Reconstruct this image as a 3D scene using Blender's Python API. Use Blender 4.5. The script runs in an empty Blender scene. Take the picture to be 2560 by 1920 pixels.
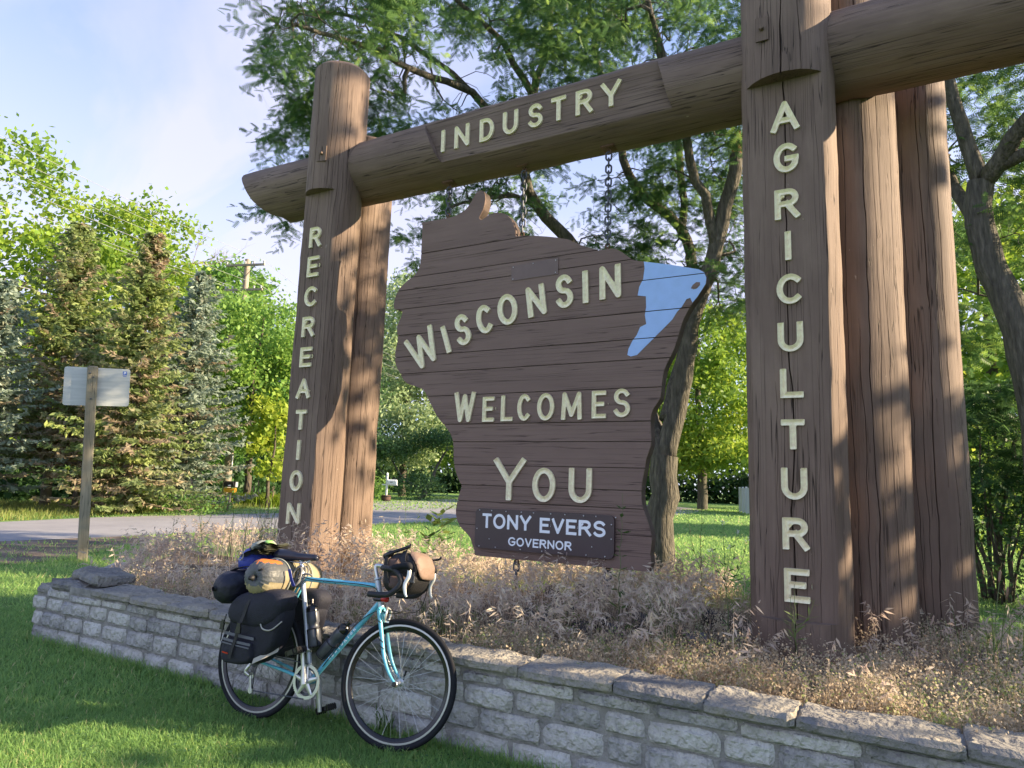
import bpy, bmesh, math, random
import numpy as np
from mathutils import Vector, Matrix

S = bpy.context.scene
COL = S.collection
rng = np.random.default_rng(7)
random.seed(7)
R = math.radians

# ------------------------------------------------------------------ camera
# World axes: X runs along the gateway to the right, Y away from the camera, Z up.
cam_d = bpy.data.cameras.new("camera")
cam = bpy.data.objects.new("camera", cam_d)
COL.objects.link(cam)
cr, cu, cf = (Vector((0.873568, 0.485587, 0.034118)), Vector((0.041999, -0.145017, 0.988538)),
              Vector((-0.484969, 0.862123, 0.147065)))
cam.matrix_world = Matrix(((cr.x, cu.x, -cf.x, 0), (cr.y, cu.y, -cf.y, 0), (cr.z, cu.z, -cf.z, 1.433), (0, 0, 0, 1)))
cam_d.sensor_width = 36.0
cam_d.lens = 36.0 * 1711.1 / 2560.0
cam_d.clip_start = 0.05
cam_d.clip_end = 3000
S.camera = cam

# ------------------------------------------------------------------ sun, sky, exposure
SUN_AZ, SUN_EL = R(25), R(23)
sdir = Vector((math.cos(SUN_AZ) * math.cos(SUN_EL), math.sin(SUN_AZ) * math.cos(SUN_EL), math.sin(SUN_EL)))
sun_d = bpy.data.lights.new("sun", "SUN")
sun_d.energy = 2.6
sun_d.angle = R(0.5)
sun_d.color = (1.0, 0.80, 0.54)
sun = bpy.data.objects.new("sun", sun_d)
sun.rotation_euler = (-sdir).to_track_quat('-Z', 'Y').to_euler()
COL.objects.link(sun)

W = bpy.data.worlds.new("World")
S.world = W
W.use_nodes = True
nt = W.node_tree
N, L = nt.nodes, nt.links
for n in list(N):
    N.remove(n)
out = N.new("ShaderNodeOutputWorld")
bg = N.new("ShaderNodeBackground")
bg.inputs["Strength"].default_value = 0.085
sky = N.new("ShaderNodeTexSky")
sky.sky_type = 'NISHITA'
sky.sun_disc = False
sky.sun_elevation = SUN_EL
sky.sun_rotation = R(90) - SUN_AZ
sky.air_density = 0.75
sky.dust_density = 0.6
sky.ozone_density = 4.0
tc = N.new("ShaderNodeTexCoord")
sep = N.new("ShaderNodeSeparateXYZ")
L.new(tc.outputs["Generated"], sep.inputs[0])
def wmath(op, a, b=None, c=None):
    m = N.new("ShaderNodeMath"); m.operation = op
    for i, v in enumerate((a, b, c)):
        if v is None: continue
        if isinstance(v, (int, float)): m.inputs[i].default_value = v
        else: L.new(v, m.inputs[i])
    return m.outputs[0]
zc = wmath('MAXIMUM', sep.outputs[2], 0.0)
den = wmath('ADD', zc, 0.22)
px = wmath('DIVIDE', sep.outputs[0], den)
py = wmath('DIVIDE', sep.outputs[1], den)
comb = N.new("ShaderNodeCombineXYZ")
L.new(px, comb.inputs[0]); L.new(py, comb.inputs[1])
mp = N.new("ShaderNodeMapping")
mp.inputs["Rotation"].default_value = (0, 0, R(52))
mp.inputs["Scale"].default_value = (0.75, 2.1, 1)
mp.inputs["Location"].default_value = (4.2, 1.6, 0)
L.new(comb.outputs[0], mp.inputs[0])
n1 = N.new("ShaderNodeTexNoise")
n1.inputs["Scale"].default_value = 1.15
n1.inputs["Detail"].default_value = 7
n1.inputs["Roughness"].default_value = 0.52
n1.inputs["Distortion"].default_value = 0.5
L.new(mp.outputs[0], n1.inputs["Vector"])
ramp = N.new("ShaderNodeValToRGB")
ramp.color_ramp.elements[0].position = 0.45
ramp.color_ramp.elements[0].color = (0.0, 0.0, 0.0, 1)
ramp.color_ramp.elements[1].position = 0.72
ramp.color_ramp.elements[1].color = (1, 1, 1, 1)
L.new(n1.outputs[0], ramp.inputs[0])
# thin veil grows towards the horizon, with a clear gap low down
veil = N.new("ShaderNodeMapRange")
veil.inputs["From Min"].default_value = 0.75
veil.inputs["From Max"].default_value = 0.28
veil.inputs["To Min"].default_value = 0.0
veil.inputs["To Max"].default_value = 0.88
L.new(zc, veil.inputs[0])
low = N.new("ShaderNodeMapRange")
low.interpolation_type = 'SMOOTHSTEP'
low.inputs["From Min"].default_value = 0.17
low.inputs["From Max"].default_value = 0.26
low.inputs["To Min"].default_value = 0.72
low.inputs["To Max"].default_value = 1.0
L.new(zc, low.inputs[0])
cl = wmath('MULTIPLY_ADD', ramp.outputs[0], 0.80, veil.outputs[0])
cl = wmath('MULTIPLY', cl, low.outputs[0])
cl = wmath('MINIMUM', cl, 0.95)
mix = N.new("ShaderNodeMix"); mix.data_type = 'RGBA'
L.new(cl, mix.inputs["Factor"])
L.new(sky.outputs[0], mix.inputs[6])
# cirrus: the sky's own brightness, whitened, plus what it scatters forward everywhere
bw = N.new("ShaderNodeRGBToBW"); L.new(sky.outputs[0], bw.inputs[0])
cw = N.new("ShaderNodeVectorMath"); cw.operation = 'SCALE'; cw.inputs[0].default_value = (1.03, 1.0, 1.06); L.new(wmath("POWER", bw.outputs[0], 0.4), cw.inputs[3])
ca = N.new("ShaderNodeVectorMath"); ca.operation = 'ADD'; ca.inputs[1].default_value = (0.80, 0.88, 1.50); L.new(cw.outputs[0], ca.inputs[0])
L.new(ca.outputs[0], mix.inputs[7])
L.new(mix.outputs[2], bg.inputs["Color"])
L.new(bg.outputs[0], out.inputs[0])

S.view_settings.view_transform = 'Standard'
S.view_settings.look = 'None'
S.view_settings.gamma = 1
S.view_settings.use_curve_mapping = False
S.view_settings.exposure = 2.42
S.render.engine = 'CYCLES'
S.cycles.max_bounces = 6
S.cycles.diffuse_bounces = 3
S.cycles.glossy_bounces = 2
S.cycles.transmission_bounces = 4
S.cycles.transparent_max_bounces = 4
S.cycles.caustics_reflective = False
S.cycles.caustics_refractive = False

# ------------------------------------------------------------------ helpers
def tag(o, label=None, cat=None, group=None, kind=None):
    if label: o["label"] = label
    if cat: o["category"] = cat
    if group: o["group"] = group
    if kind: o["kind"] = kind
    return o

def empty(name, loc=(0, 0, 0), rot=(0, 0, 0)):
    o = bpy.data.objects.new(name, None)
    o.empty_display_size = 0.1
    o.location = loc
    o.rotation_euler = rot
    COL.objects.link(o)
    return o

def link(name, me, parent=None, loc=None, rot=None):
    o = bpy.data.objects.new(name, me)
    COL.objects.link(o)
    if parent is not None: o.parent = parent
    if loc is not None: o.location = loc
    if rot is not None: o.rotation_euler = rot
    return o

def np_mesh(name, V, faces, mats, smooth=False, tint=None, midx=None):
    """V (n,3); faces: list of int arrays (m,k); tint: per-vertex float"""
    me = bpy.data.meshes.new(name)
    V = np.asarray(V, np.float32)
    me.vertices.add(len(V))
    me.vertices.foreach_set("co", V.ravel())
    faces = [np.asarray(f, np.int32) for f in faces if len(f)]
    loops = np.concatenate([f.ravel() for f in faces])
    sizes = np.concatenate([np.full(len(f), f.shape[1], np.int32) for f in faces])
    starts = np.concatenate([[0], np.cumsum(sizes)[:-1]]).astype(np.int32)
    me.loops.add(len(loops))
    me.loops.foreach_set("vertex_index", loops)
    me.polygons.add(len(sizes))
    me.polygons.foreach_set("loop_start", starts)
    if midx is not None:
        me.polygons.foreach_set("material_index", np.asarray(midx, np.int32))
    me.polygons.foreach_set("use_smooth", np.full(len(sizes), bool(smooth)))
    if tint is not None:
        a = me.attributes.new("tint", 'FLOAT', 'POINT')
        a.data.foreach_set("value", np.asarray(tint, np.float32))
    me.update(calc_edges=True)
    for m in (mats if isinstance(mats, (list, tuple)) else [mats]):
        me.materials.append(m)
    return me

class MB:
    """collects vertices and faces; faces may be 3- or 4-gons"""
    def __init__(self):
        self.V, self.F3, self.F4, self.T = [], [], [], []
        self.M3, self.M4 = [], []
        self.n = 0
    def add(self, V, F, tint=0.5, mi=0):
        V = np.asarray(V, float).reshape(-1, 3)
        if not isinstance(F, list) or (len(F) and not hasattr(F[0], 'shape')): F = [np.asarray(F, int)]
        for f in F:
            if len(f) == 0: continue
            f = np.asarray(f, int)
            (self.F3 if f.shape[1] == 3 else self.F4).append(f + self.n)
            (self.M3 if f.shape[1] == 3 else self.M4).append(np.full(len(f), mi))
        self.V.append(V)
        self.T.append(np.full(len(V), tint) if np.isscalar(tint) else np.asarray(tint))
        self.n += len(V)
        return self
    def mesh(self, name, mats, smooth=False, sharp=None):
        V = np.concatenate(self.V)
        fs, mi = [], []
        if self.F4: fs.append(np.concatenate(self.F4)); mi.append(np.concatenate(self.M4))
        if self.F3: fs.append(np.concatenate(self.F3)); mi.append(np.concatenate(self.M3))
        me = np_mesh(name, V, fs, mats, smooth, np.concatenate(self.T), np.concatenate(mi))
        if sharp is not None:
            me.set_sharp_from_angle(angle=R(sharp))
        return me
    def build(self, name, mats, parent=None, smooth=False, sharp=None, loc=None, rot=None):
        return link(name, self.mesh(name, mats, smooth, sharp), parent, loc, rot)

def unit(v):
    v = np.asarray(v, float)
    return v / (np.linalg.norm(v, axis=-1, keepdims=True) + 1e-12)

def tube(P, Rr, n=8, cap=True, closed=False):
    P = np.asarray(P, float); m = len(P)
    Rr = np.full(m, Rr) if np.isscalar(Rr) else np.asarray(Rr, float)
    T = np.zeros_like(P)
    if closed:
        T = np.roll(P, -1, 0) - np.roll(P, 1, 0)
    else:
        T[1:-1] = P[2:] - P[:-2]; T[0] = P[1] - P[0]; T[-1] = P[-1] - P[-2]
    T = unit(T)
    a = np.array([0, 0, 1.0]) if abs(T[0][2]) < 0.9 else np.array([1.0, 0, 0])
    u = unit(np.cross(T[0], a))
    ang = np.arange(n) * 2 * np.pi / n
    V = np.zeros((m, n, 3))
    for i in range(m):
        u = unit(u - T[i] * np.dot(u, T[i]))
        w = np.cross(T[i], u)
        V[i] = P[i] + Rr[i] * (np.cos(ang)[:, None] * u + np.sin(ang)[:, None] * w)
    k = np.arange(n); k2 = (k + 1) % n
    rows = m if closed else m - 1
    F = [np.stack([i * n + k, i * n + k2, ((i + 1) % m) * n + k2, ((i + 1) % m) * n + k], 1) for i in range(rows)]
    F = np.concatenate(F)
    V = V.reshape(-1, 3)
    if cap and not closed:
        V = np.vstack([V, P[0], P[-1]])
        c0, c1 = m * n, m * n + 1
        F3 = np.concatenate([np.stack([np.full(n, c0), k2, k], 1), np.stack([np.full(n, c1), (m - 1) * n + k, (m - 1) * n + k2], 1)])
        return V, [F, F3]
    return V, [F]

def box(x0, x1, y0, y1, z0, z1):
    V = np.array([(x, y, z) for z in (z0, z1) for y in (y0, y1) for x in (x0, x1)], float)
    F = np.array([(0, 2, 3, 1), (4, 5, 7, 6), (0, 1, 5, 4), (2, 6, 7, 3), (0, 4, 6, 2), (1, 3, 7, 5)])
    return V, F

def bevel_mesh(me, w, seg=1):
    bm = bmesh.new(); bm.from_mesh(me)
    bmesh.ops.bevel(bm, geom=list(bm.edges), offset=w, segments=seg, affect='EDGES', profile=0.7)
    bm.to_mesh(me); bm.free()
    return me

def box_obj(name, b, m, parent=None, bev=0.0, loc=None, rot=None):
    mb = MB().add(*box(*b))
    me = mb.mesh(name, m)
    if bev: bevel_mesh(me, bev)
    return link(name, me, parent, loc, rot)

def lathe(prof, n=16, axis='z', center=(0, 0, 0)):
    """prof: list of (r, h)"""
    prof = np.asarray(prof, float); m = len(prof)
    a = np.arange(n) * 2 * np.pi / n
    V = np.zeros((m, n, 3))
    V[..., 0] = prof[:, 0:1] * np.cos(a); V[..., 1] = prof[:, 0:1] * np.sin(a); V[..., 2] = prof[:, 1:2]
    if axis == 'y': V = V[..., [1, 2, 0]]
    if axis == 'x': V = V[..., [2, 0, 1]]
    k = np.arange(n); k2 = (k + 1) % n
    F = np.concatenate([np.stack([i * n + k, i * n + k2, (i + 1) * n + k2, (i + 1) * n + k], 1) for i in range(m - 1)])
    return V.reshape(-1, 3) + np.asarray(center, float), F

def inst(TV, TF, M, P):
    """copies of a template: M (N,3,3) columns = axes, P (N,3)"""
    TV = np.asarray(TV, float); TF = np.asarray(TF, int)
    n = len(P)
    V = np.einsum('nij,kj->nki', M, TV) + P[:, None, :]
    F = TF[None] + (np.arange(n) * len(TV))[:, None, None]
    return V.reshape(-1, 3), F.reshape(-1, TF.shape[1])

def frames(d, up_jit=0.6, g=None):
    """(N,3,3) frames whose x axis is d, the others random about 'up'"""
    g = g or rng
    d = unit(d)
    up = np.array([0, 0, 1.0]) + g.normal(0, up_jit, d.shape)
    y = unit(np.cross(up, d)); z = np.cross(d, y)
    return np.stack([d, y, z], 2)

def vnoise(x, seed=0):
    """smooth 1-D value noise for arrays"""
    x = np.asarray(x, float); i = np.floor(x).astype(int); f = x - i; f = f * f * (3 - 2 * f)
    def h(k): return np.modf(np.abs(np.sin((k + seed * 57.3) * 12.9898) * 43758.5453))[0] * 2 - 1
    return h(i) * (1 - f) + h(i + 1) * f

# ------------------------------------------------------------------ materials
def new_mat(name):
    m = bpy.data.materials.new(name); m.use_nodes = True
    nt = m.node_tree
    b = nt.nodes["Principled BSDF"]
    return m, nt.nodes, nt.links, b

def simple(name, col, rough=0.6, metal=0.0, spec=0.5, noise=0.0, nscale=20, bump=0.0, bscale=60):
    m, N, L, b = new_mat(name)
    b.inputs["Base Color"].default_value = (*col, 1)
    b.inputs["Roughness"].default_value = rough
    b.inputs["Metallic"].default_value = metal
    b.inputs["Specular IOR Level"].default_value = spec
    tc = N.new("ShaderNodeTexCoord")
    if noise:
        n = N.new("ShaderNodeTexNoise"); n.inputs["Scale"].default_value = nscale; n.inputs["Detail"].default_value = 5
        L.new(tc.outputs["Object"], n.inputs["Vector"])
        r = N.new("ShaderNodeValToRGB")
        r.color_ramp.elements[0].position = 0.3; r.color_ramp.elements[1].position = 0.7
        r.color_ramp.elements[0].color = (*[c * (1 - noise) for c in col], 1)
        r.color_ramp.elements[1].color = (*[min(1, c * (1 + noise)) for c in col], 1)
        L.new(n.outputs[0], r.inputs[0]); L.new(r.outputs[0], b.inputs["Base Color"])
    if bump:
        n2 = N.new("ShaderNodeTexNoise"); n2.inputs["Scale"].default_value = bscale; n2.inputs["Detail"].default_value = 4
        L.new(tc.outputs["Object"], n2.inputs["Vector"])
        bp = N.new("ShaderNodeBump"); bp.inputs["Strength"].default_value = bump; bp.inputs["Distance"].default_value = 0.01
        L.new(n2.outputs[0], bp.inputs["Height"]); L.new(bp.outputs[0], b.inputs["Normal"])
    return m

def ramp_mat(name, stops, rough=0.8, trans=0.0, attr="tint", spec=0.2, noise_scale=None):
    """colour from the tint attribute (random per leaf, blade, ...); trans = share of light let through"""
    m, N, L, b = new_mat(name)
    b.inputs["Roughness"].default_value = rough
    b.inputs["Specular IOR Level"].default_value = spec
    a = N.new("ShaderNodeAttribute"); a.attribute_name = attr
    r = N.new("ShaderNodeValToRGB")
    cr = r.color_ramp
    while len(cr.elements) < len(stops): cr.elements.new(0.5)
    for e, (p, c) in zip(cr.elements, stops):
        e.position = p; e.color = (*c, 1)
    L.new(a.outputs["Fac"], r.inputs[0])
    L.new(r.outputs[0], b.inputs["Base Color"])
    if trans:
        t = N.new("ShaderNodeBsdfTranslucent")
        hs = N.new("ShaderNodeHueSaturation"); hs.inputs["Hue"].default_value = 0.485; hs.inputs["Value"].default_value = 1.5
        L.new(r.outputs[0], hs.inputs["Color"]); L.new(hs.outputs[0], t.inputs["Color"])
        mx = N.new("ShaderNodeMixShader"); mx.inputs[0].default_value = trans
        L.new(b.outputs[0], mx.inputs[1]); L.new(t.outputs[0], mx.inputs[2])
        L.new(mx.outputs[0], N["Material Output"].inputs[0])
    return m

def wood_mat(name, cols, axis=2, streak=38.0, crack=0.5, bump=0.5, rough=0.75, flake=0.0):
    """painted, weathered timber; grain along local axis"""
    m, N, L, b = new_mat(name)
    tc = N.new("ShaderNodeTexCoord")
    oi = N.new("ShaderNodeObjectInfo")
    off = N.new("ShaderNodeVectorMath"); off.operation = 'SCALE'; off.inputs[3].default_value = 13.0
    cmb = N.new("ShaderNodeCombineXYZ")
    for i in range(3): L.new(oi.outputs["Random"], cmb.inputs[i])
    L.new(cmb.outputs[0], off.inputs[0])
    add = N.new("ShaderNodeVectorMath"); add.operation = 'ADD'
    L.new(tc.outputs["Object"], add.inputs[0]); L.new(off.outputs[0], add.inputs[1])
    def noise(sc_across, sc_along, detail=5, rough=0.6, dist=0.0):
        mp = N.new("ShaderNodeMapping")
        s = [sc_across] * 3; s[axis] = sc_along
        mp.inputs["Scale"].default_value = s
        L.new(add.outputs[0], mp.inputs[0])
        n = N.new("ShaderNodeTexNoise"); n.inputs["Scale"].default_value = 1.0
        n.inputs["Detail"].default_value = detail; n.inputs["Roughness"].default_value = rough
        n.inputs["Distortion"].default_value = dist
        L.new(mp.outputs[0], n.inputs["Vector"])
        return n.outputs[0]
    g1 = noise(streak, 1.3)
    g2 = noise(streak * 3.2, 3.5, 3)
    blot = noise(3.2, 1.1, 6)
    crk = noise(streak * 1.5, 0.8, 1, 0.4, 0.15)
    r = N.new("ShaderNodeValToRGB")
    cr = r.color_ramp
    cr.elements[0].position = 0.28; cr.elements[0].color = (*cols[0], 1)
    cr.elements[1].position = 0.72; cr.elements[1].color = (*cols[2], 1)
    e = cr.elements.new(0.5); e.color = (*cols[1], 1)
    mxv = N.new("ShaderNodeMath"); mxv.operation = 'MULTIPLY_ADD'
    L.new(g1, mxv.inputs[0]); mxv.inputs[1].default_value = 0.27
    m2 = N.new("ShaderNodeMath"); m2.operation = 'MULTIPLY'; L.new(blot, m2.inputs[0]); m2.inputs[1].default_value = 0.75
    L.new(m2.outputs[0], mxv.inputs[2])
    L.new(mxv.outputs[0], r.inputs[0])
    # narrow dark checks where the stretched noise crosses its middle
    d = N.new("ShaderNodeMath"); d.operation = 'SUBTRACT'; L.new(crk, d.inputs[0]); d.inputs[1].default_value = 0.5
    ab = N.new("ShaderNodeMath"); ab.operation = 'ABSOLUTE'; L.new(d.outputs[0], ab.inputs[0])
    mr = N.new("ShaderNodeMapRange"); mr.inputs["From Min"].default_value = 0.0; mr.inputs["From Max"].default_value = 0.020
    L.new(ab.outputs[0], mr.inputs[0])
    msk = noise(5, 0.8, 2)
    gate = N.new("ShaderNodeMapRange"); gate.inputs["From Min"].default_value = 0.38; gate.inputs["From Max"].default_value = 0.50
    gate.inputs["To Min"].default_value = 1.0; gate.inputs["To Max"].default_value = 0.0
    L.new(msk, gate.inputs[0])
    mxx = N.new("ShaderNodeMath"); mxx.operation = 'MAXIMUM'
    L.new(mr.outputs[0], mxx.inputs[0]); L.new(gate.outputs[0], mxx.inputs[1])
    mixc = N.new("ShaderNodeMix"); mixc.data_type = 'RGBA'
    L.new(mxx.outputs[0], mixc.inputs["Factor"])
    mixc.inputs[6].default_value = (*[c * (1 - crack) for c in cols[0]], 1)
    L.new(r.outputs[0], mixc.inputs[7])
    # flaked spots where pale wood shows
    fl = noise(26, 9, 3, 0.6)
    fr_ = N.new("ShaderNodeMapRange"); fr_.inputs["From Min"].default_value = 0.735; fr_.inputs["From Max"].default_value = 0.76
    fr_.inputs["To Max"].default_value = flake
    L.new(fl, fr_.inputs[0])
    mixf = N.new("ShaderNodeMix"); mixf.data_type = 'RGBA'
    L.new(fr_.outputs[0], mixf.inputs["Factor"]); L.new(mixc.outputs[2], mixf.inputs[6]); mixf.inputs[7].default_value = (0.42, 0.36, 0.30, 1)
    L.new(mixf.outputs[2], b.inputs["Base Color"])
    b.inputs["Roughness"].default_value = rough
    b.inputs["Specular IOR Level"].default_value = 0.3
    h = N.new("ShaderNodeMath"); h.operation = 'MULTIPLY_ADD'
    L.new(g2, h.inputs[0]); h.inputs[1].default_value = 0.35; L.new(mxx.outputs[0], h.inputs[2])
    h2 = N.new("ShaderNodeMath"); h2.operation = 'MULTIPLY_ADD'
    L.new(g1, h2.inputs[0]); h2.inputs[1].default_value = 0.5; L.new(h.outputs[0], h2.inputs[2])
    bp = N.new("ShaderNodeBump"); bp.inputs["Strength"].default_value = bump; bp.inputs["Distance"].default_value = 0.008
    L.new(h2.outputs[0], bp.inputs["Height"]); L.new(bp.outputs[0], b.inputs["Normal"])
    return m

def layered(name, stops, scale=3.0, detail=8, stretch=(1, 1, 1), rough=0.9, bump=0.4, bscale=40.0, bdist=0.02, rand=0.0, coord="Object"):
    m, N, L, b = new_mat(name)
    tc = N.new("ShaderNodeTexCoord")
    mp = N.new("ShaderNodeMapping"); mp.inputs["Scale"].default_value = stretch
    L.new(tc.outputs[coord], mp.inputs[0])
    n = N.new("ShaderNodeTexNoise"); n.inputs["Scale"].default_value = scale; n.inputs["Detail"].default_value = detail
    n.inputs["Roughness"].default_value = 0.65
    L.new(mp.outputs[0], n.inputs["Vector"])
    src = n.outputs[0]
    if rand:
        oi = N.new("ShaderNodeObjectInfo")
        ma = N.new("ShaderNodeMath"); ma.operation = 'MULTIPLY_ADD'
        L.new(oi.outputs["Random"], ma.inputs[0]); ma.inputs[1].default_value = rand
        sb = N.new("ShaderNodeMath"); sb.operation = 'SUBTRACT'; L.new(n.outputs[0], sb.inputs[0]); sb.inputs[1].default_value = rand / 2
        L.new(sb.outputs[0], ma.inputs[2]); src = ma.outputs[0]
    r = N.new("ShaderNodeValToRGB"); cr = r.color_ramp
    while len(cr.elements) < len(stops): cr.elements.new(0.5)
    for e, (p, c) in zip(cr.elements, stops):
        e.position = p; e.color = (*c, 1)
    L.new(src, r.inputs[0]); L.new(r.outputs[0], b.inputs["Base Color"])
    b.inputs["Roughness"].default_value = rough
    b.inputs["Specular IOR Level"].default_value = 0.25
    if bump:
        n2 = N.new("ShaderNodeTexNoise"); n2.inputs["Scale"].default_value = bscale; n2.inputs["Detail"].default_value = 6
        L.new(mp.outputs[0], n2.inputs["Vector"])
        bp = N.new("ShaderNodeBump"); bp.inputs["Strength"].default_value = bump; bp.inputs["Distance"].default_value = bdist
        L.new(n2.outputs[0], bp.inputs["Height"]); L.new(bp.outputs[0], b.inputs["Normal"])
    return m

BROWN = [(0.135, 0.094, 0.072), (0.192, 0.136, 0.105), (0.268, 0.196, 0.149)]
M_log = wood_mat("painted_log_wood", BROWN, axis=2, streak=34, crack=0.75, bump=0.75, flake=0.6)
M_plank = wood_mat("painted_plank_wood", [(0.175, 0.116, 0.095), (0.205, 0.138, 0.113), (0.238, 0.162, 0.132)], axis=0, streak=34, crack=0.6, bump=0.4, rough=0.62)
M_core = simple("dark_board_edge", (0.11, 0.075, 0.060), 0.8, noise=0.3, nscale=9)
M_cream = simple("cream_paint", (0.98, 0.84, 0.58), 0.6, noise=0.14, nscale=35, bump=0.25, bscale=90)
M_bluep = simple("light_blue_paint", (0.37, 0.56, 0.92), 0.55, noise=0.04, nscale=14, bump=0.15, bscale=120)
M_white = simple("white_letter_film", (0.88, 0.92, 0.97), 0.4)
M_plate = simple("brown_sign_sheet", (0.066, 0.042, 0.046), 0.38, noise=0.06, nscale=6)
M_patch = simple("painted_patch_sheet", (0.165, 0.111, 0.093), 0.5, noise=0.1, nscale=10)
M_steel = simple("weathered_steel", (0.12, 0.13, 0.15), 0.55, 0.7, noise=0.35, nscale=40, bump=0.3, bscale=200)
M_rust = simple("rusty_steel", (0.16, 0.09, 0.06), 0.8, 0.3, noise=0.5, nscale=60)
M_screw = simple("bright_screw", (0.6, 0.6, 0.6), 0.35, 0.9)
M_alu = layered("bare_aluminium", [(0.3, (0.40, 0.43, 0.43)), (0.7, (0.56, 0.58, 0.57))], scale=1.5, stretch=(1, 1, 14), rough=0.42, bump=0.0)
M_alu.node_tree.nodes["Principled BSDF"].inputs["Metallic"].default_value = 0.35
M_greywood = wood_mat("grey_weathered_timber", [(0.17, 0.145, 0.105), (0.27, 0.24, 0.18), (0.38, 0.35, 0.28)], axis=2, streak=30, crack=0.6, bump=0.5)
M_pole = wood_mat("utility_pole_wood", [(0.20, 0.16, 0.12), (0.32, 0.27, 0.21), (0.42, 0.37, 0.30)], axis=2, streak=10, crack=0.4, bump=0.3)
# ------------------------------------------------------------------ ground
M_lawn = layered("lawn_soil_and_turf", [(0.25, (0.104, 0.189, 0.048)), (0.5, (0.161, 0.284, 0.069)), (0.8, (0.246, 0.340, 0.095))], scale=1.1, detail=12, bump=0.9, bscale=55, bdist=0.05)
def smooth01(x): x = np.clip(x, 0, 1); return x * x * (3 - 2 * x)
def bed_h(x, y):
    """height of the raised planting bed behind the wall"""
    x = np.asarray(x, float); y = np.asarray(y, float)
    h = 0.43 + 0.05 * smooth01((y - 3.7) / 1.5) + 0.10 * np.exp(-((x + 1.7) / 1.3) ** 2 - ((y - 5.6) / 0.8) ** 2) + 0.12 * np.exp(-((x + 5.0) / 1.2) ** 2 - ((y - 5.2) / 0.9) ** 2)
    h = h * (1 - smooth01((y - 5.9) / 2.2)) * smooth01((x + 6.45 + .95 * (y - 3.5)) / 0.5)
    return h
xs = np.concatenate([[-1500, -400, -150], np.linspace(-90, 60, 61), [150, 400, 1500]])
ys = np.concatenate([[-300, -60], np.linspace(-20, 110, 53), [200, 500, 2000]])
gx, gy = np.meshgrid(xs, ys)
gz = 0.02 * np.sin(gx * 0.31) * np.cos(gy * 0.27) * (np.hypot(gx, gy) > 8) * 0.5 - 0.012
gz[(gx < -10) & (gx > -42) & (gy < 70)] = -0.012
V = np.stack([gx, gy, gz], -1).reshape(-1, 3)
nx = len(xs); ii, jj = np.meshgrid(np.arange(nx - 1), np.arange(len(ys) - 1))
q = (jj * nx + ii).ravel()
F = np.stack([q, q + 1, q + nx + 1, q + nx], 1)
tag(link("lawn", np_mesh("lawn", V, [F], M_lawn, True)), "mown green lawn around the gateway", kind="structure")

M_road = layered("road_asphalt", [(0.3, (0.23, 0.225, 0.235)), (0.7, (0.32, 0.315, 0.32))], scale=0.5, detail=10, bump=0.5, bscale=90, bdist=0.01)
def sheet(name, pts, z, m, kind="structure", label=None, th=0.0):
    bm = bmesh.new()
    f = bm.faces.new([bm.verts.new((x, y, z)) for x, y in pts])
    bmesh.ops.triangulate(bm, faces=[f])
    me = bpy.data.meshes.new(name); bm.to_mesh(me); bm.free(); me.materials.append(m)
    return tag(link(name, me), label, kind=kind)
sheet("road", [(-16.4, -60), (-15.9, -6), (-15.51, 7.2), (-15.35, 9.4), (-15.5, 13), (-15.3, 17), (-14.75, 22), (-13.4, 30), (-11.7, 39), (-12.4, 49),
               (-14.1, 57.6), (-16.5, 63), (-19.8, 66.6), (-28, 62), (-37.5, 56), (-32.3, 38.3), (-25.8, 22.5), (-22.1, 12.9), (-21.1, 9.7), (-20.2, 0), (-19.6, -20), (-19, -60)], 0.004, M_road,
      label="grey asphalt road widening into the side street")
M_gravel = layered("gravel_drive", [(0.3, (0.20, 0.16, 0.12)), (0.7, (0.36, 0.30, 0.24))], scale=3, detail=12, bump=0.8, bscale=40, bdist=0.02)
sheet("gravel_drive", [(-24.9, 16.2), (-26.2, 18.8), (-28.4, 22.3), (-31.5, 27.5), (-33.5, 30), (-29.0, 28.0), (-26.9, 23.2), (-25.3, 19.6), (-23.9, 16.9)], 0.008, M_gravel, label="pale gravel drive beside the black mailbox")
M_dirt = layered("bare_dirt", [(0.3, (0.11, 0.085, 0.06)), (0.55, (0.19, 0.15, 0.115)), (0.75, (0.30, 0.26, 0.22))], scale=1.3, detail=14, bump=0.9, bscale=45, bdist=0.03)
sheet("dirt_shoulder", [(-15.52, 4.2), (-15.50, 7.2), (-15.35, 9.4), (-15.45, 12.5), (-15.0, 12.9), (-14.4, 10.4), (-13.4, 8.6), (-12.6, 7.4), (-11.9, 6.5), (-11.7, 5.7), (-12.3, 4.9), (-13.6, 4.2)], 0.006, M_dirt, label="bare gravelly dirt at the road edge")

# raised bed
bx = np.linspace(-8.9, 6, 120); by = np.linspace(3.52, 8.6, 42)
gx, gy = np.meshgrid(bx, by)
gz = bed_h(gx, gy) + 0.015 * vnoise(gx * 5.1 + gy * 3.3, 3) - 0.05
gz[bed_h(gx, gy) < 0.03] = -0.08
nx = len(bx); ii, jj = np.meshgrid(np.arange(nx - 1), np.arange(len(by) - 1)); q = (jj * nx + ii).ravel()
M_bed = layered("dry_bed_soil", [(0.3, (0.10, 0.078, 0.055)), (0.55, (0.20, 0.16, 0.115)), (0.75, (0.30, 0.255, 0.195))], scale=4, detail=12, bump=1.0, bscale=30, bdist=0.04)
tag(link("planting_bed", np_mesh("planting_bed", np.stack([gx, gy, gz], -1).reshape(-1, 3), [np.stack([q, q + 1, q + nx + 1, q + nx], 1)], M_bed, True)), "raised bed of dry soil behind the stone wall", kind="structure")

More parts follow.
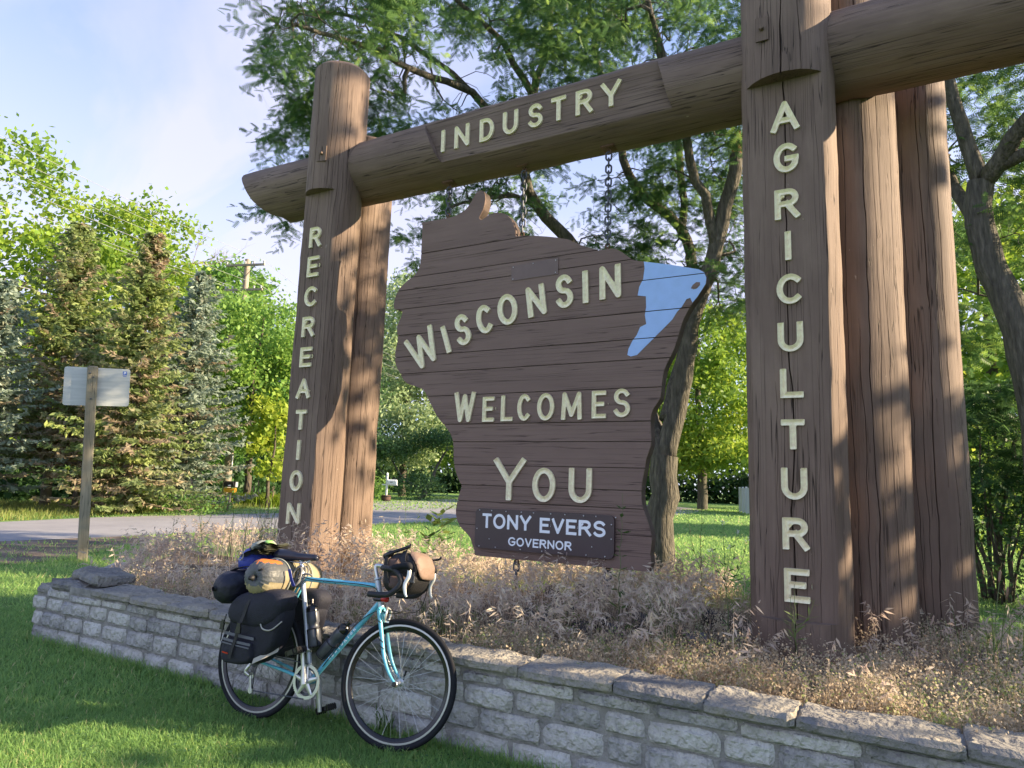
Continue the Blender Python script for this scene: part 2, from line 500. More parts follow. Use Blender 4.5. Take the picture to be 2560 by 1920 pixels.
# ------------------------------------------------------------------ stone wall
M_stone = layered("rock_faced_limestone", [(0.20, (0.161, 0.158, 0.161)), (0.40, (0.360, 0.351, 0.342)), (0.6, (0.570, 0.548, 0.510)), (0.82, (0.702, 0.702, 0.665))], scale=7, detail=15, rough=0.92, bump=1.0, bscale=22, bdist=0.06, rand=0.28)
M_cap = layered("capping_limestone", [(0.22, (0.115, 0.115, 0.121)), (0.42, (0.213, 0.207, 0.201)), (0.6, (0.299, 0.282, 0.247)), (0.82, (0.425, 0.374, 0.287))], scale=6, detail=15, rough=0.92, bump=1.0, bscale=22, bdist=0.05, rand=0.25)
M_mortar = layered("lime_mortar", [(0.3, (0.182, 0.178, 0.168)), (0.7, (0.382, 0.364, 0.337))], scale=12, detail=10, bump=0.8, bscale=70, bdist=0.015)

def fbm3(P, seed):
    """cheap smooth 3-D pseudo noise from sines"""
    g = np.random.default_rng(seed)
    s = np.zeros(len(P))
    for o in range(4):
        for k in range(3):
            d = g.normal(0, 1, 3) * (9 * 2.1 ** o)
            s += np.sin(P @ d + g.uniform(0, 6.28)) / (1.7 ** o)
    return s / 5.0

def stone_mesh(name, lx, ly, lz, m, seed, face=0.015, nx=11, ny=3, nz=7, rnd=0.012, top=0.004, skew=0.0):
    """a rock-faced block centred at its origin; -Y is the dressed face"""
    g = np.random.default_rng(seed)
    bm = bmesh.new()
    us, vs, ws = np.linspace(-1, 1, nx), np.linspace(-1, 1, ny), np.linspace(-1, 1, nz)
    idx = {}
    def vert(i, j, k):
        if (i, j, k) not in idx:
            idx[(i, j, k)] = len(pts); pts.append((us[i], vs[j], ws[k]))
        return idx[(i, j, k)]
    pts, F = [], []
    for i in range(nx - 1):
        for k in range(nz - 1):
            F.append((vert(i, 0, k), vert(i + 1, 0, k), vert(i + 1, 0, k + 1), vert(i, 0, k + 1)))
            F.append((vert(i, ny - 1, k), vert(i, ny - 1, k + 1), vert(i + 1, ny - 1, k + 1), vert(i + 1, ny - 1, k)))
        for j in range(ny - 1):
            F.append((vert(i, j, 0), vert(i, j + 1, 0), vert(i + 1, j + 1, 0), vert(i + 1, j, 0)))
            F.append((vert(i, j, nz - 1), vert(i + 1, j, nz - 1), vert(i + 1, j + 1, nz - 1), vert(i, j + 1, nz - 1)))
    for j in range(ny - 1):
        for k in range(nz - 1):
            F.append((vert(0, j, k), vert(0, j, k + 1), vert(0, j + 1, k + 1), vert(0, j + 1, k)))
            F.append((vert(nx - 1, j, k), vert(nx - 1, j + 1, k), vert(nx - 1, j + 1, k + 1), vert(nx - 1, j, k + 1)))
    P = np.array(pts)
    h = np.array([lx, ly, lz]) / 2
    Q = P * h
    # pull corners in so that outlines are not straight
    e = np.abs(P)
    for a, b in ((0, 2), (2, 0)):
        pull = (e[:, b] > 0.99) & (e[:, a] > 0.6)
        Q[pull, b] *= 1 - g.uniform(0.0, 0.10, pull.sum())
    edge = np.maximum(e[:, 0], e[:, 2])
    nz_ = fbm3(Q + g.uniform(0, 9, 3), seed)
    front = P[:, 1] < -0.9
    bulge = (1 - edge ** 6) * face * 0.7
    Q[front, 1] -= (bulge + face * 1.15 * nz_)[front] * (edge[front] < 0.99) - rnd * (edge[front] > 0.99)
    topm = P[:, 2] > 0.9
    Q[topm, 2] += top * 2 * nz_[topm]
    rim = edge > 0.99
    Q[rim & ~front, 0] += 0.004 * nz_[rim & ~front]
    Q[rim, 2] += 0.006 * fbm3(Q[rim] * 1.7, seed + 5)
    Q[:, 2] += skew * Q[:, 0]
    me = np_mesh(name, Q, [np.array(F)], m, False)
    me.polygons.foreach_set("use_smooth", np.ones(len(me.polygons), bool))
    me.set_sharp_from_angle(angle=R(24))
    bm.free()
    return me

wall = empty("stone_wall", (-3.0, 3.37, 0))
tag(wall, "low retaining wall of grey rock-faced stone blocks along the lawn", "wall")
WX0, WX1, WY = -6.57, 2.6, 3.37
def wparent(o, x, y, z):
    o.parent = wall; o.location = (x + 3.0, y - 3.37, z); return o
courses = [(-0.05, 0.108, -6.57), (0.118, 0.238, -6.57), (0.248, 0.352, -6.59), (0.362, 0.424, -6.40)]
sd = 100
g = np.random.default_rng(41)
for ci, (z0, z1, xs0) in enumerate(courses):
    x = xs0 + 0.0
    first = True
    while x < WX1:
        ln = g.uniform(0.19, 0.40) if ci else g.uniform(0.24, 0.46)
        if ci == 3: ln = g.uniform(0.26, 0.50)
        if first: ln *= 0.5 + 0.5 * g.random(); ln = max(ln, 0.16); first = False
        gap = g.uniform(0.010, 0.018)
        sd += 1
        dz = g.uniform(-0.006, 0.006)
        me = stone_mesh("stone", ln - gap, 0.16, (z1 - z0) + g.uniform(-0.008, 0.006), M_stone, sd, face=g.uniform(0.009, 0.018), skew=g.normal(0, 0.008))
        o = link("stone", me)
        wparent(o, x + ln / 2, WY + 0.08 + g.uniform(-0.008, 0.010), (z0 + z1) / 2 + dz)
        x += ln
# capping slabs
x = -5.72
while x < WX1:
    ln = g.uniform(0.36, 0.66)
    gap = g.uniform(0.004, 0.009)
    sd += 1
    th = g.uniform(0.056, 0.070)
    dp = g.uniform(0.26, 0.33)
    me = stone_mesh("capping_stone", ln - gap, dp, th, M_cap, sd, face=0.016, nx=14, ny=8, nz=5, top=0.011, skew=g.normal(0, 0.010))
    o = link("capping_stone", me)
    wparent(o, x + ln / 2, WY - 0.035 + dp / 2 + g.uniform(-0.012, 0.012), 0.434 + th / 2)
    o.rotation_euler = (0, 0, g.normal(0, 0.006))
    x += ln
# split blocks stacked loose at the stepped end
for (bx_, by_, bz_, lx, ly, lz, rz) in ((-6.13, 3.53, 0.472, 0.44, 0.30, 0.085, 0.10), (-5.92, 3.60, 0.545, 0.42, 0.30, 0.080, -0.22), (-6.18, 3.62, 0.547, 0.22, 0.24, 0.07, 0.5), (-6.47, 3.50, 0.410, 0.2, 0.2, 0.075, 0.05)):
    sd += 1
    o = link("capping_stone", stone_mesh("capping_stone", lx, ly, lz, M_cap, sd, face=0.02, nx=8, ny=5, nz=4, top=0.012))
    wparent(o, bx_, by_, bz_); o.rotation_euler = (0.04, 0.03, rz)
# side return of the wall at its left end
for ci, (z0, z1, xs0) in enumerate(courses[:4]):
    y = 3.56
    while y < 5.4:
        ln = g.uniform(0.24, 0.42); sd += 1
        o = link("stone", stone_mesh("stone", ln - 0.014, 0.16, z1 - z0, M_stone, sd))
        q_ = y + ln / 2 - 3.50
        wparent(o, WX0 + 0.06 - 0.70 * q_ + 0.10 * (ci == 3), 3.50 + 0.72 * q_, (z0 + z1) / 2); o.rotation_euler = (0, 0, math.atan2(0.72, -0.70) + math.pi)
        y += ln
mo = MB().add(*box(WX0 + 0.02 + 3, WX1 + 3, 0.015, 0.15, -0.06, 0.428))
mo.add(*box(-6.05 + 3, WX1 + 3, 0.005, 0.20, 0.4285, 0.478))
mo.build("mortar", M_mortar, wall)

# ------------------------------------------------------------------ carved lettering
def arc(cx, cy, rx, ry, a0, a1, n=14):
    a = np.radians(np.linspace(a0, a1, n))
    return [(cx + rx * math.cos(t), cy + ry * math.sin(t)) for t in a]
GL = {
    'A': [[(0, 0), (.5, 1), (1, 0)], [(.27, .33), (.73, .33)]],
    'C': [arc(.56, .5, .56, .5, 48, 312, 20)],
    'D': [[(0, 0), (0, 1)], [(0, 1), (.4, 1)] + arc(.4, .5, .6, .5, 90, -90, 14)[1:] + [(0, 0)]],
    'E': [[(0, 0), (0, 1)], [(0, 1), (1, 1)], [(0, .52), (.82, .52)], [(0, 0), (1, 0)]],
    'G': [arc(.54, .5, .54, .5, 48, 325, 20) + [(1, .42)], [(.6, .46), (1.03, .46)]],
    'I': [[(.5, 0), (.5, 1)]],
    'L': [[(0, 1), (0, 0)], [(0, 0), (1, 0)]],
    'M': [[(0, 0), (.06, 1), (.5, .12), (.94, 1), (1, 0)]],
    'N': [[(0, 0), (0, 1), (1, 0), (1, 1)]],
    'O': [arc(.5, .5, .5, .5, 90, 450, 28)],
    'R': [[(0, 0), (0, 1)], [(0, 1), (.6, 1)] + arc(.6, .75, .36, .25, 90, -90, 10)[1:] + [(0, .5)], [(.5, .5), (1, 0)]],
    'S': [arc(.5, .76, .46, .24, 25, 270, 14) + arc(.5, .26, .5, .26, 90, -155, 14)[1:]],
    'T': [[(0, 1), (1, 1)], [(.5, 1), (.5, 0)]],
    'U': [[(0, 1), (0, .38)] + arc(.5, .38, .5, .38, 180, 360, 14)[1:] + [(1, 1)]],
    'V': [[(0, 1), (.5, 0), (1, 1)]],
    'W': [[(0, 1), (.26, 0), (.5, .92), (.74, 0), (1, 1)]],
    'Y': [[(0, 1), (.5, .42), (1, 1)], [(.5, .42), (.5, .2), (.5, 0)]],
}
def glyph_mesh(ch, w, h, sw, m, depth=0.018, flat=False, res=5.0):
    """letter of outer size w x h and stroke sw, in the local XZ plane facing -Y, centred; a V-cut channel between raised arrises (or flat film)"""
    sk = []
    iw, ih = max(w - sw, 1e-4), h - sw
    for st in GL[ch]:
        sk.append(np.array([((p[0] - .5) * iw, (p[1] - .5) * ih) for p in st]))
    c = sw / res
    xs = np.arange(-w / 2 - 2.5 * c, w / 2 + 2.6 * c, c); zs = np.arange(-h / 2 - 2.5 * c, h / 2 + 2.6 * c, c)
    X, Z = np.meshgrid(xs, zs)
    G = np.full(X.shape, -9.0)
    for P in sk:
        closed = np.allclose(P[0], P[-1])
        D = np.full(X.shape, 9.0)
        for a, b in zip(P[:-1], P[1:]):
            d = b - a; l2 = d @ d
            t = np.clip(((X - a[0]) * d[0] + (Z - a[1]) * d[1]) / l2, -0.5 if not closed else 0, 1.5 if not closed else 1)
            if len(P) > 2: t = np.clip(t, 0, 1)
            D = np.minimum(D, np.hypot(X - a[0] - t * d[0], Z - a[1] - t * d[1]))
        gg = sw / 2 - D
        if not closed:                        # square ends
            for e, f in ((P[0], P[1]), (P[-1], P[-2])):
                u = (e - f) / np.linalg.norm(e - f)
                lim = sw / 2 - ((X - e[0]) * u[0] + (Z - e[1]) * u[1])
                near = np.hypot(X - e[0], Z - e[1]) < sw * 1.3
                gg = np.where(near, np.minimum(gg if len(P) == 2 else np.where(((X - e[0]) * u[0] + (Z - e[1]) * u[1]) > 0, sw / 2 - np.abs((X - e[0]) * u[1] - (Z - e[1]) * u[0]), gg), lim), gg)
        G = np.maximum(G, gg)
    # marching triangles: keep G > 0
    nx = len(xs); ii, jj = np.meshgrid(np.arange(nx - 1), np.arange(len(zs) - 1)); q = (jj * nx + ii).ravel()
    tris = np.concatenate([np.stack([q, q + 1, q + nx + 1], 1), np.stack([q, q + nx + 1, q + nx], 1)])
    xz = np.stack([X.ravel(), Z.ravel()], 1); g_ = G.ravel()
    pts = {}; PV = []; F = []
    def vid(key, p, gv):
        if key not in pts:
            pts[key] = len(PV); PV.append((p[0], p[1], gv))
        return pts[key]
    def cut(a, b):
        k = (a, b) if a < b else (b, a)
        t = g_[a] / (g_[a] - g_[b])
        return vid(k, xz[a] + (xz[b] - xz[a]) * t, 0.0)
    s = g_[tris] > 0
    cnt = s.sum(1)
    rimE = []
    for t, m_, n_ in zip(tris, s, cnt):
        if n_ == 0: continue
        if n_ == 3:
            F.append([vid(int(v), xz[v], g_[v]) for v in t]); continue
        if n_ == 1:
            i = int(np.argmax(m_)); a, b, c_ = t[i], t[(i + 1) % 3], t[(i + 2) % 3]
            p, q2 = cut(a, b), cut(a, c_)
            F.append([vid(int(a), xz[a], g_[a]), p, q2]); rimE.append((p, q2))
        else:
            i = int(np.argmin(m_)); c_, a, b = t[i], t[(i + 1) % 3], t[(i + 2) % 3]
            p, q2 = cut(b, c_), cut(a, c_)
            va, vb = vid(int(a), xz[a], g_[a]), vid(int(b), xz[b], g_[b])
            F.append([va, vb, p]); F.append([va, p, q2]); rimE.append((p, q2))
    PV = np.array(PV)
    hgt = np.full(len(PV), depth) if flat else depth * (1.0 - 0.93 * np.clip(PV[:, 2] / (sw / 2), 0, 1))
    n0 = len(PV)
    V = np.stack([PV[:, 0], -hgt, PV[:, 1]], 1)
    V2 = np.stack([PV[:, 0], np.full(n0, 0.002), PV[:, 1]], 1)
    E = np.array(rimE)
    FQ = np.stack([E[:, 0], E[:, 0] + n0, E[:, 1] + n0, E[:, 1]], 1)
    me = np_mesh("letter", np.vstack([V, V2]), [FQ, np.array(F)], m, False)
    return me
_gl = {}
def letter(ch, cx, cz, y, w, h, sw, parent, ang=0.0, m=None, depth=0.018, flat=False, off=(0, 0, 0)):
    m = m or M_cream
    k = (ch, round(w, 3), round(h, 3), sw, m.name)
    if k not in _gl: _gl[k] = glyph_mesh(ch, w, h, sw, m, depth, flat)
    o = link("letter", _gl[k], parent)
    o.location = (cx - off[0], y - off[1], cz - off[2])
    o.rotation_euler = (0, -R(ang), 0)
    return o

# ------------------------------------------------------------------ log gateway
def log_mesh(name, r0, z0, z1, mat, seed, facet=None, cracks=(), nb=84, nr=70, taper=0.0, end0=None, chamfer=0.0, wob=0.006):
    """a peeled log along local Z. facet: (a, zlo, zhi): flat at y = -a between zlo and zhi (local). cracks: (theta_deg, zlo, zhi, depth, width_m)
    end0(h): start of the log as a function of the height coordinate, for a shaped end (local +X is up there)"""
    g = np.random.default_rng(seed)
    base = list(np.arange(nb) * 2 * np.pi / nb)
    cid = {}
    for ci, c in enumerate(cracks):
        t = R(c[0]) % (2 * np.pi)
        base = [b for b in base if abs((b - t + np.pi) % (2 * np.pi) - np.pi) > 0.03]
        for k, d in enumerate((-c[4] / r0 * 0.33, 0, c[4] / r0 * 0.33)):
            base.append((t + d) % (2 * np.pi) + 0.0)
            cid[(ci, k)] = (t + d) % (2 * np.pi)
    if facet:
        ca = math.asin(min(1, facet[0] / r0))
        for t in (np.pi + ca, 2 * np.pi - ca):
            base.append(t)
    base = np.array(sorted(base)); n = len(base)
    zz = list(np.linspace(z0, z1, nr))
    if chamfer: zz = [z for z in zz if z < z1 - chamfer * 1.01] + [z1 - chamfer, z1]
    rows = [(z, None) for z in zz]
    if facet:
        for zb, s in ((facet[1], 1), (facet[2], -1)):
            if z0 < zb < z1:
                rows = [r for r in rows if abs(r[0] - zb) > 0.02]
                rows += [(zb - 1e-5, s < 0), (zb + 1e-5, s > 0)]
    rows.sort(key=lambda r: r[0])
    V = np.zeros((len(rows), n, 3))
    lob = [(g.integers(2, 6), g.uniform(0, 6.28), g.uniform(0.2, 1)) for _ in range(4)]
    for i, (z, force) in enumerate(rows):
        th = base.copy(); dep = np.zeros(n)
        for ci, c in enumerate(cracks):
            t0 = R(c[0]) % (2 * np.pi)
            dlt = (base - t0 + np.pi) % (2 * np.pi) - np.pi
            wan = 0.016 / r0 * vnoise(np.array([z * 1.6]), seed + ci)[0] + 0.005 / r0 * vnoise(np.array([z * 7.0]), seed + ci + 9)[0]
            th = th + wan * np.exp(-(dlt / 0.22) ** 2)
            mid = np.abs(dlt) < 1e-6
            if c[1] <= z <= c[2]:
                env = min(1.0, (z - c[1]) / 0.25, (c[2] - z) / 0.25)
                dep[mid] = 0.8 * c[3] * max(env, 0.0) * (0.75 + 0.25 * vnoise(np.array([z * 5.0]), ci)[0])
        rr = r0 * (1 + taper * (z - z0) / (z1 - z0))
        rad = rr + wob * sum(a * np.sin(k * th + p + 0.7 * vnoise(np.array([z * 0.9]), int(k))[0]) for k, p, a in lob)
        rad = rad + 0.004 * vnoise(np.array([z * 3.0]), seed)[0] + 0.0022 * vnoise(z * 8.0 + 2.2 * base, seed + 3) + 0.0018 * vnoise(base * 9.0 + 0.6 * z, seed + 4)
        if chamfer and z >= z1 - 1e-6: rad = rad - chamfer * 0.9
        X, Yc = rad * np.cos(th), rad * np.sin(th)
        if facet:
            inside = (facet[1] < z < facet[2]) if force is None else force
            if inside: Yc = np.maximum(Yc, -facet[0])
        rd = np.hypot(X, Yc) + 1e-9
        X, Yc = X * (1 - dep / rd), Yc * (1 - dep / rd)
        V[i, :, 0], V[i, :, 1], V[i, :, 2] = X, Yc, z
    if end0 is not None:
        t = (V[:, :, 2] - z0) / (z1 - z0)
        ze = end0(V[:, :, 0] / r0)
        V[:, :, 2] = ze + t * (z1 - ze)
    m = len(rows)
    k = np.arange(n); k2 = (k + 1) % n
    F = np.concatenate([np.stack([i * n + k, i * n + k2, (i + 1) * n + k2, (i + 1) * n + k], 1) for i in range(m - 1)])
    VV = np.vstack([V.reshape(-1, 3), V[0].mean(0), V[-1].mean(0)])
    F3 = np.concatenate([np.stack([np.full(n, m * n), k2, k], 1), np.stack([np.full(n, m * n + 1), (m - 1) * n + k, (m - 1) * n + k2], 1)])
    me = np_mesh(name, VV, [F, F3], mat, True)
    me.set_sharp_from_angle(angle=R(32))
    return me

gate = empty("log_gateway", (-2.8, 5.2, 0))
tag(gate, "massive brown log gateway with carved words on its posts and crossbeam", "gateway")
GO = np.array([-2.8, 5.2, 0.0])
def gpart(o, x, y, z, rot=None):
    o.parent = gate; o.location = (x - GO[0], y - GO[1], z - GO[2])
    if rot: o.rotation_euler = rot
    return o
def bolt_plate(parent, loc, sx, sz, rot=0.0):
    mb = MB().add(*box(-sx / 2, sx / 2, -0.010, 0.004, -sz / 2, sz / 2))
    Vh, Fh = lathe([(0.0, 0.03), (0.016, 0.028), (0.018, 0.0)], 6, 'y'); Vh = Vh * np.array([1, -1, 1])
    mb.add(Vh + np.array([0, -0.01, 0]), Fh)
    o = mb.build("bolt_plate", M_log, parent); o.location = loc; o.rotation_euler = (0, 0, rot)
    return o

# AGRICULTURE post
p2 = link("log_post", log_mesh("log_post", 0.315, 0.0, 5.8, M_log, 11, facet=(0.20, 0.66, 4.335), chamfer=0.03,
          cracks=((271, 0.3, 5.8, 0.09, 0.013), (252, 0.5, 2.2, 0.03, 0.006), (286, 0.6, 1.7, 0.03, 0.006), (262, 2.0, 3.2, 0.025, 0.005), (300, 0.6, 2.3, 0.03, 0.006), (318, 1.2, 4.2, 0.03, 0.005), (246, 3.4, 5.6, 0.03, 0.006), (292, 4.3, 5.8, 0.03, 0.006), (335, 0.4, 3.3, 0.03, 0.005))))
gpart(p2, -0.585, 5.0, 0)
for ch, cz, w, h in zip("AGRICULTURE", (4.058, 3.747, 3.412, 3.112, 2.808, 2.478, 2.166, 1.828, 1.509, 1.192, 0.871),
                        (.185, .160, .160, .045, .160, .160, .143, .146, .158, .158, .151), (.222, .213, .214, .203, .209, .200, .196, .196, .204, .202, .208)):
    letter(ch, -0.578, cz, 4.80, w, h, 0.040, p2, off=(-0.585, 5.0, 0))
bolt_plate(p2, (-0.118, -0.306, 4.70), 0.085, 0.18, 0.0)
# RECREATION post
p1 = link("log_post", log_mesh("log_post", 0.292, 0.0, 5.76, M_log, 23, facet=(0.20, -1, 4.335), chamfer=0.05,
          cracks=((268, 0.3, 5.76, 0.05, 0.009), (284, 0.4, 3.2, 0.03, 0.006), (300, 1.2, 5.7, 0.035, 0.006), (318, 0.5, 4.9, 0.035, 0.006), (336, 0.5, 5.5, 0.03, 0.006), (352, 1.0, 5.0, 0.03, 0.006), (248, 3.9, 5.76, 0.05, 0.010), (309, 2.5, 5.76, 0.025, 0.005), (327, 3.2, 5.7, 0.025, 0.005))))
gpart(p1, -5.035, 5.0, 0)
for ch, cz, w, h in zip("RECREATION", (3.854, 3.544, 3.233, 2.925, 2.618, 2.306, 1.998, 1.706, 1.412, 1.102), (.156, .154, .165, .165, .154, .178, .140, .045, .160, .172), (.210, .212, .206, .203, .198, .196, .194, .192, .198, .198)):
    letter(ch, -5.033, cz, 4.80, w, h, 0.038, p1, off=(-5.035, 5.0, 0))
bolt_plate(p1, (0.08, -0.283, 4.70), 0.10, 0.16, 0.22)
# rear logs
for x, y, r, top, sd_ in ((-0.20, 5.60, 0.300, 5.3, 31), (0.175, 6.12, 0.302, 5.25, 37), (-5.205, 5.66, 0.300, 5.27, 43)):
    cs = ((285, 0.2, top, 0.06, 0.010), (262, 0.2, top * .8, 0.04, 0.007), (310, 0.3, top, 0.05, 0.009), (240, 0.3, top, 0.03, 0.006), (332, 0.3, top * .9, 0.03, 0.006), (275, 0.5, top * .5, 0.03, 0.006), (298, 1.5, top, 0.03, 0.006), (350, 0.4, top, 0.03, 0.006))
    gpart(link("log_post", log_mesh("log_post", r, 0.0, top, M_log, sd_, cracks=cs, wob=0.010, chamfer=0.03)), x, y, 0)
# crossbeam: log along X; local Z -> +X, local X -> up
BY, BZ, BR = 5.2, 4.655, 0.313
hx = np.array([-1.3, -1, -.9, -.7, -.5, .1, .5, .88, 1, 1.3]); hz = np.array([0.84, .80, .68, .60, .54, .42, .31, .22, .20, .20])
hz2 = np.interp
beam = link("crossbeam", log_mesh("crossbeam", BR, 0.0, 7.9, M_log, 57, facet=(0.222, 2.70, 5.10), nr=80,
            cracks=((35, 0.0, 2.4, 0.05, 0.010), (330, 0.02, 1.6, 0.03, 0.006), (300, 1.8, 5.6, 0.03, 0.006), (318, 5.2, 7.9, 0.05, 0.009), (336, 5.6, 7.9, 0.06, 0.010), (292, 4.4, 6.0, 0.03, 0.006), (278, 2.8, 4.9, 0.02, 0.005)),
            end0=lambda h: np.interp(h, hx, hz)))
# rotate: local (x,y,z) -> world (z, y, x) keeps -Y facing the viewer; that is a mirror, so flip local y instead of x
beam.parent = gate
BM_ = Matrix(((0, 0, 1, -6.74 - GO[0]), (0, 1, 0, BY - GO[1]), (-1, 0, 0, BZ), (0, 0, 0, 1)))
beam.location = BM_.translation; beam.rotation_euler = BM_.to_euler()
bm = bmesh.new(); bm.from_mesh(beam.data)
for v in bm.verts: v.co.x = -v.co.x
bmesh.ops.reverse_faces(bm, faces=bm.faces); bm.to_mesh(beam.data); bm.free()
for ch, cx, cz, w in zip("INDUSTRY", (-3.638, -3.424, -3.151, -2.903, -2.650, -2.425, -2.185, -1.943), (4.664, 4.667, 4.668, 4.676, 4.680, 4.687, 4.690, 4.697), (.045, .162, .151, .155, .142, .140, .155, .178)):
    o = letter(ch, 0, 0, 0, w, 0.222, 0.038, beam)
    LM_ = BM_.inverted() @ Matrix.Translation((cx - GO[0], 4.978 - GO[1], cz - 0.008)) @ Matrix.Rotation(R(-1.0), 4, 'Y')
    o.location = LM_.translation; o.rotation_euler = LM_.to_euler()

# ------------------------------------------------------------------ state-shaped sign
OUT = [(-3.969, 3.967), (-3.658, 3.963), (-3.552, 3.976), (-3.466, 4.015), (-3.401, 4.088), (-3.361, 4.158), (-3.31, 4.176), (-3.27, 4.15), (-3.253, 4.077), (-3.272, 3.981), (-3.313, 3.908), (-3.281, 3.877), (-3.189, 3.922), (-3.089, 3.917), (-3.006, 3.876), (-2.947, 3.799), (-2.92, 3.722), (-2.908, 3.662), (-2.807, 3.653), (-2.59, 3.61), (-2.396, 3.555), (-2.279, 3.489), (-2.108, 3.417), (-2.039, 3.421), (-1.944, 3.4), (-1.849, 3.327), (-1.796, 3.287), (-1.712, 3.263), (-1.502, 3.21), (-1.272, 3.142), (-1.23, 3.112), (-1.213, 3.067), (-1.219, 3.018), (-1.249, 2.973), (-1.327, 2.87), (-1.393, 2.754), (-1.423, 2.658), (-1.466, 2.527), (-1.502, 2.456), (-1.545, 2.361), (-1.563, 2.253), (-1.575, 2.144), (-1.63, 2.061), (-1.654, 1.965), (-1.646, 1.821), (-1.657, 1.75), (-1.684, 1.678), (-1.696, 1.595), (-1.719, 1.477), (-1.721, 1.359), (-1.706, 1.29), (-1.675, 1.21), (-1.65, 1.131), (-1.638, 1.063), (-1.65, 0.96), (-1.661, 0.828), (-3.196, 0.828), (-3.209, 0.853), (-3.232, 0.904), (-3.259, 0.967), (-3.309, 1.017), (-3.376, 1.066), (-3.412, 1.131), (-3.425, 1.211), (-3.406, 1.306), (-3.385, 1.374), (-3.374, 1.415), (-3.397, 1.455), (-3.434, 1.523), (-3.463, 1.604), (-3.477, 1.701), (-3.482, 1.784), (-3.521, 1.882), (-3.594, 1.96), (-3.685, 2.054), (-3.743, 2.142), (-3.802, 2.23), (-3.86, 2.306), (-4.046, 2.365), (-4.126, 2.451), (-4.19, 2.545), (-4.209, 2.607), (-4.211, 2.699), (-4.19, 2.805), (-4.209, 2.93), (-4.168, 3.019), (-4.153, 3.08), (-4.183, 3.098), (-4.261, 3.121), (-4.259, 3.215), (-4.234, 3.276), (-4.209, 3.32), (-4.118, 3.388), (-4.046, 3.426), (-4.002, 3.468), (-3.969, 3.541), (-3.967, 3.651), (-3.968, 3.809), (-3.971, 3.936)]
LAKE = [(-1.712, 3.263), (-1.502, 3.21), (-1.272, 3.142), (-1.23, 3.112), (-1.213, 3.067), (-1.219, 3.018), (-1.249, 2.973), (-1.285, 2.921), (-1.321, 2.88), (-1.338, 2.921), (-1.368, 2.912), (-1.405, 2.854), (-1.441, 2.82), (-1.478, 2.762), (-1.527, 2.716), (-1.589, 2.659), (-1.638, 2.613), (-1.701, 2.556), (-1.764, 2.497), (-1.816, 2.488), (-1.844, 2.502), (-1.835, 2.552), (-1.804, 2.613), (-1.766, 2.661), (-1.74, 2.722), (-1.689, 2.743), (-1.7, 2.819), (-1.69, 2.882), (-1.693, 2.971), (-1.761, 2.985), (-1.749, 3.054), (-1.717, 3.115), (-1.705, 3.204)]
SEAMS = [4.3, 3.645, 3.418, 3.296, 3.105, 2.845, 2.628, 2.460, 2.233, 1.968, 1.808, 1.603, 1.428, 1.289, 1.088, 0.80]
def clip_z(poly, z, keep_above):
    o = []
    n = len(poly)
    for i in range(n):
        a, b = poly[i], poly[(i + 1) % n]
        ia, ib = (a[1] >= z) == keep_above, (b[1] >= z) == keep_above
        if ia: o.append(a)
        if ia != ib:
            t = (z - a[1]) / (b[1] - a[1]); o.append((a[0] + (b[0] - a[0]) * t, z))
    return o
def dens(poly):
    P = np.array(poly); o = []
    n = len(P)
    for i in range(n):          # Catmull-Rom so that the sawn edge curves
        p0, p1, p2_, p3 = P[i - 1], P[i], P[(i + 1) % n], P[(i + 2) % n]
        o.append(tuple(p1))
        if np.linalg.norm(p2_ - p1) < 0.25:
            for t in (0.5,):
                c = 0.5 * ((2 * p1) + (p2_ - p0) * t + (2 * p0 - 5 * p1 + 4 * p2_ - p3) * t * t + (-p0 + 3 * p1 - 3 * p2_ + p3) * t ** 3)
                l = (p1 + p2_) / 2
                o.append(tuple(l + np.clip(c - l, -0.012, 0.012)))
    return o
def slab(name, poly, y0, y1, mats, parent, off=(0, 0, 0)):
    bm = bmesh.new()
    a = [bm.verts.new((x - off[0], y0 - off[1], z - off[2])) for x, z in poly]
    b = [bm.verts.new((x - off[0], y1 - off[1], z - off[2])) for x, z in poly]
    n = len(poly)
    f0 = bm.faces.new(a); f1 = bm.faces.new(b[::-1])
    for i in range(n):
        bm.faces.new((a[i], b[i], b[(i + 1) % n], a[(i + 1) % n]))
    bmesh.ops.recalc_face_normals(bm, faces=bm.faces)
    bmesh.ops.triangulate(bm, faces=[f0, f1])
    me = bpy.data.meshes.new(name); bm.to_mesh(me); bm.free(); me.materials.append(mats)
    return link(name, me, parent)
SO = (-2.7, 5.2, 2.4)
sign = empty("state_shaped_sign", SO)
tag(sign, "brown plank sign cut to a state outline, reading Wisconsin Welcomes You", "sign")
OUTD = dens(OUT); LAKED = LAKE
SY = 5.15
slab("core_board", OUTD, SY + 0.016, SY + 0.105, M_core, sign, SO)
gs = np.random.default_rng(5)
for hi, lo in zip(SEAMS[:-1], SEAMS[1:]):
    p = clip_z(clip_z(OUTD, hi - 0.0035, False), lo + 0.0035, True)
    if len(p) > 2:
        dy = gs.uniform(-0.0022, 0.0022)
        slab("plank", p, SY + dy, SY + 0.0155, M_plank, sign, SO)
    q = clip_z(clip_z(LAKED, hi - 0.0035, False), lo + 0.0035, True)
    if len(q) > 2:
        slab("painted_lake", q, SY + dy - 0.0022, SY + dy - 0.0002, M_bluep, sign, SO)
isl = [(-1.332, 2.995), (-1.318, 3.020), (-1.29, 3.040), (-1.262, 3.036), (-1.261, 3.015), (-1.285, 2.990), (-1.31, 2.985)]
slab("painted_island", isl, SY - 0.0068, SY - 0.0030, M_plank, sign, SO)
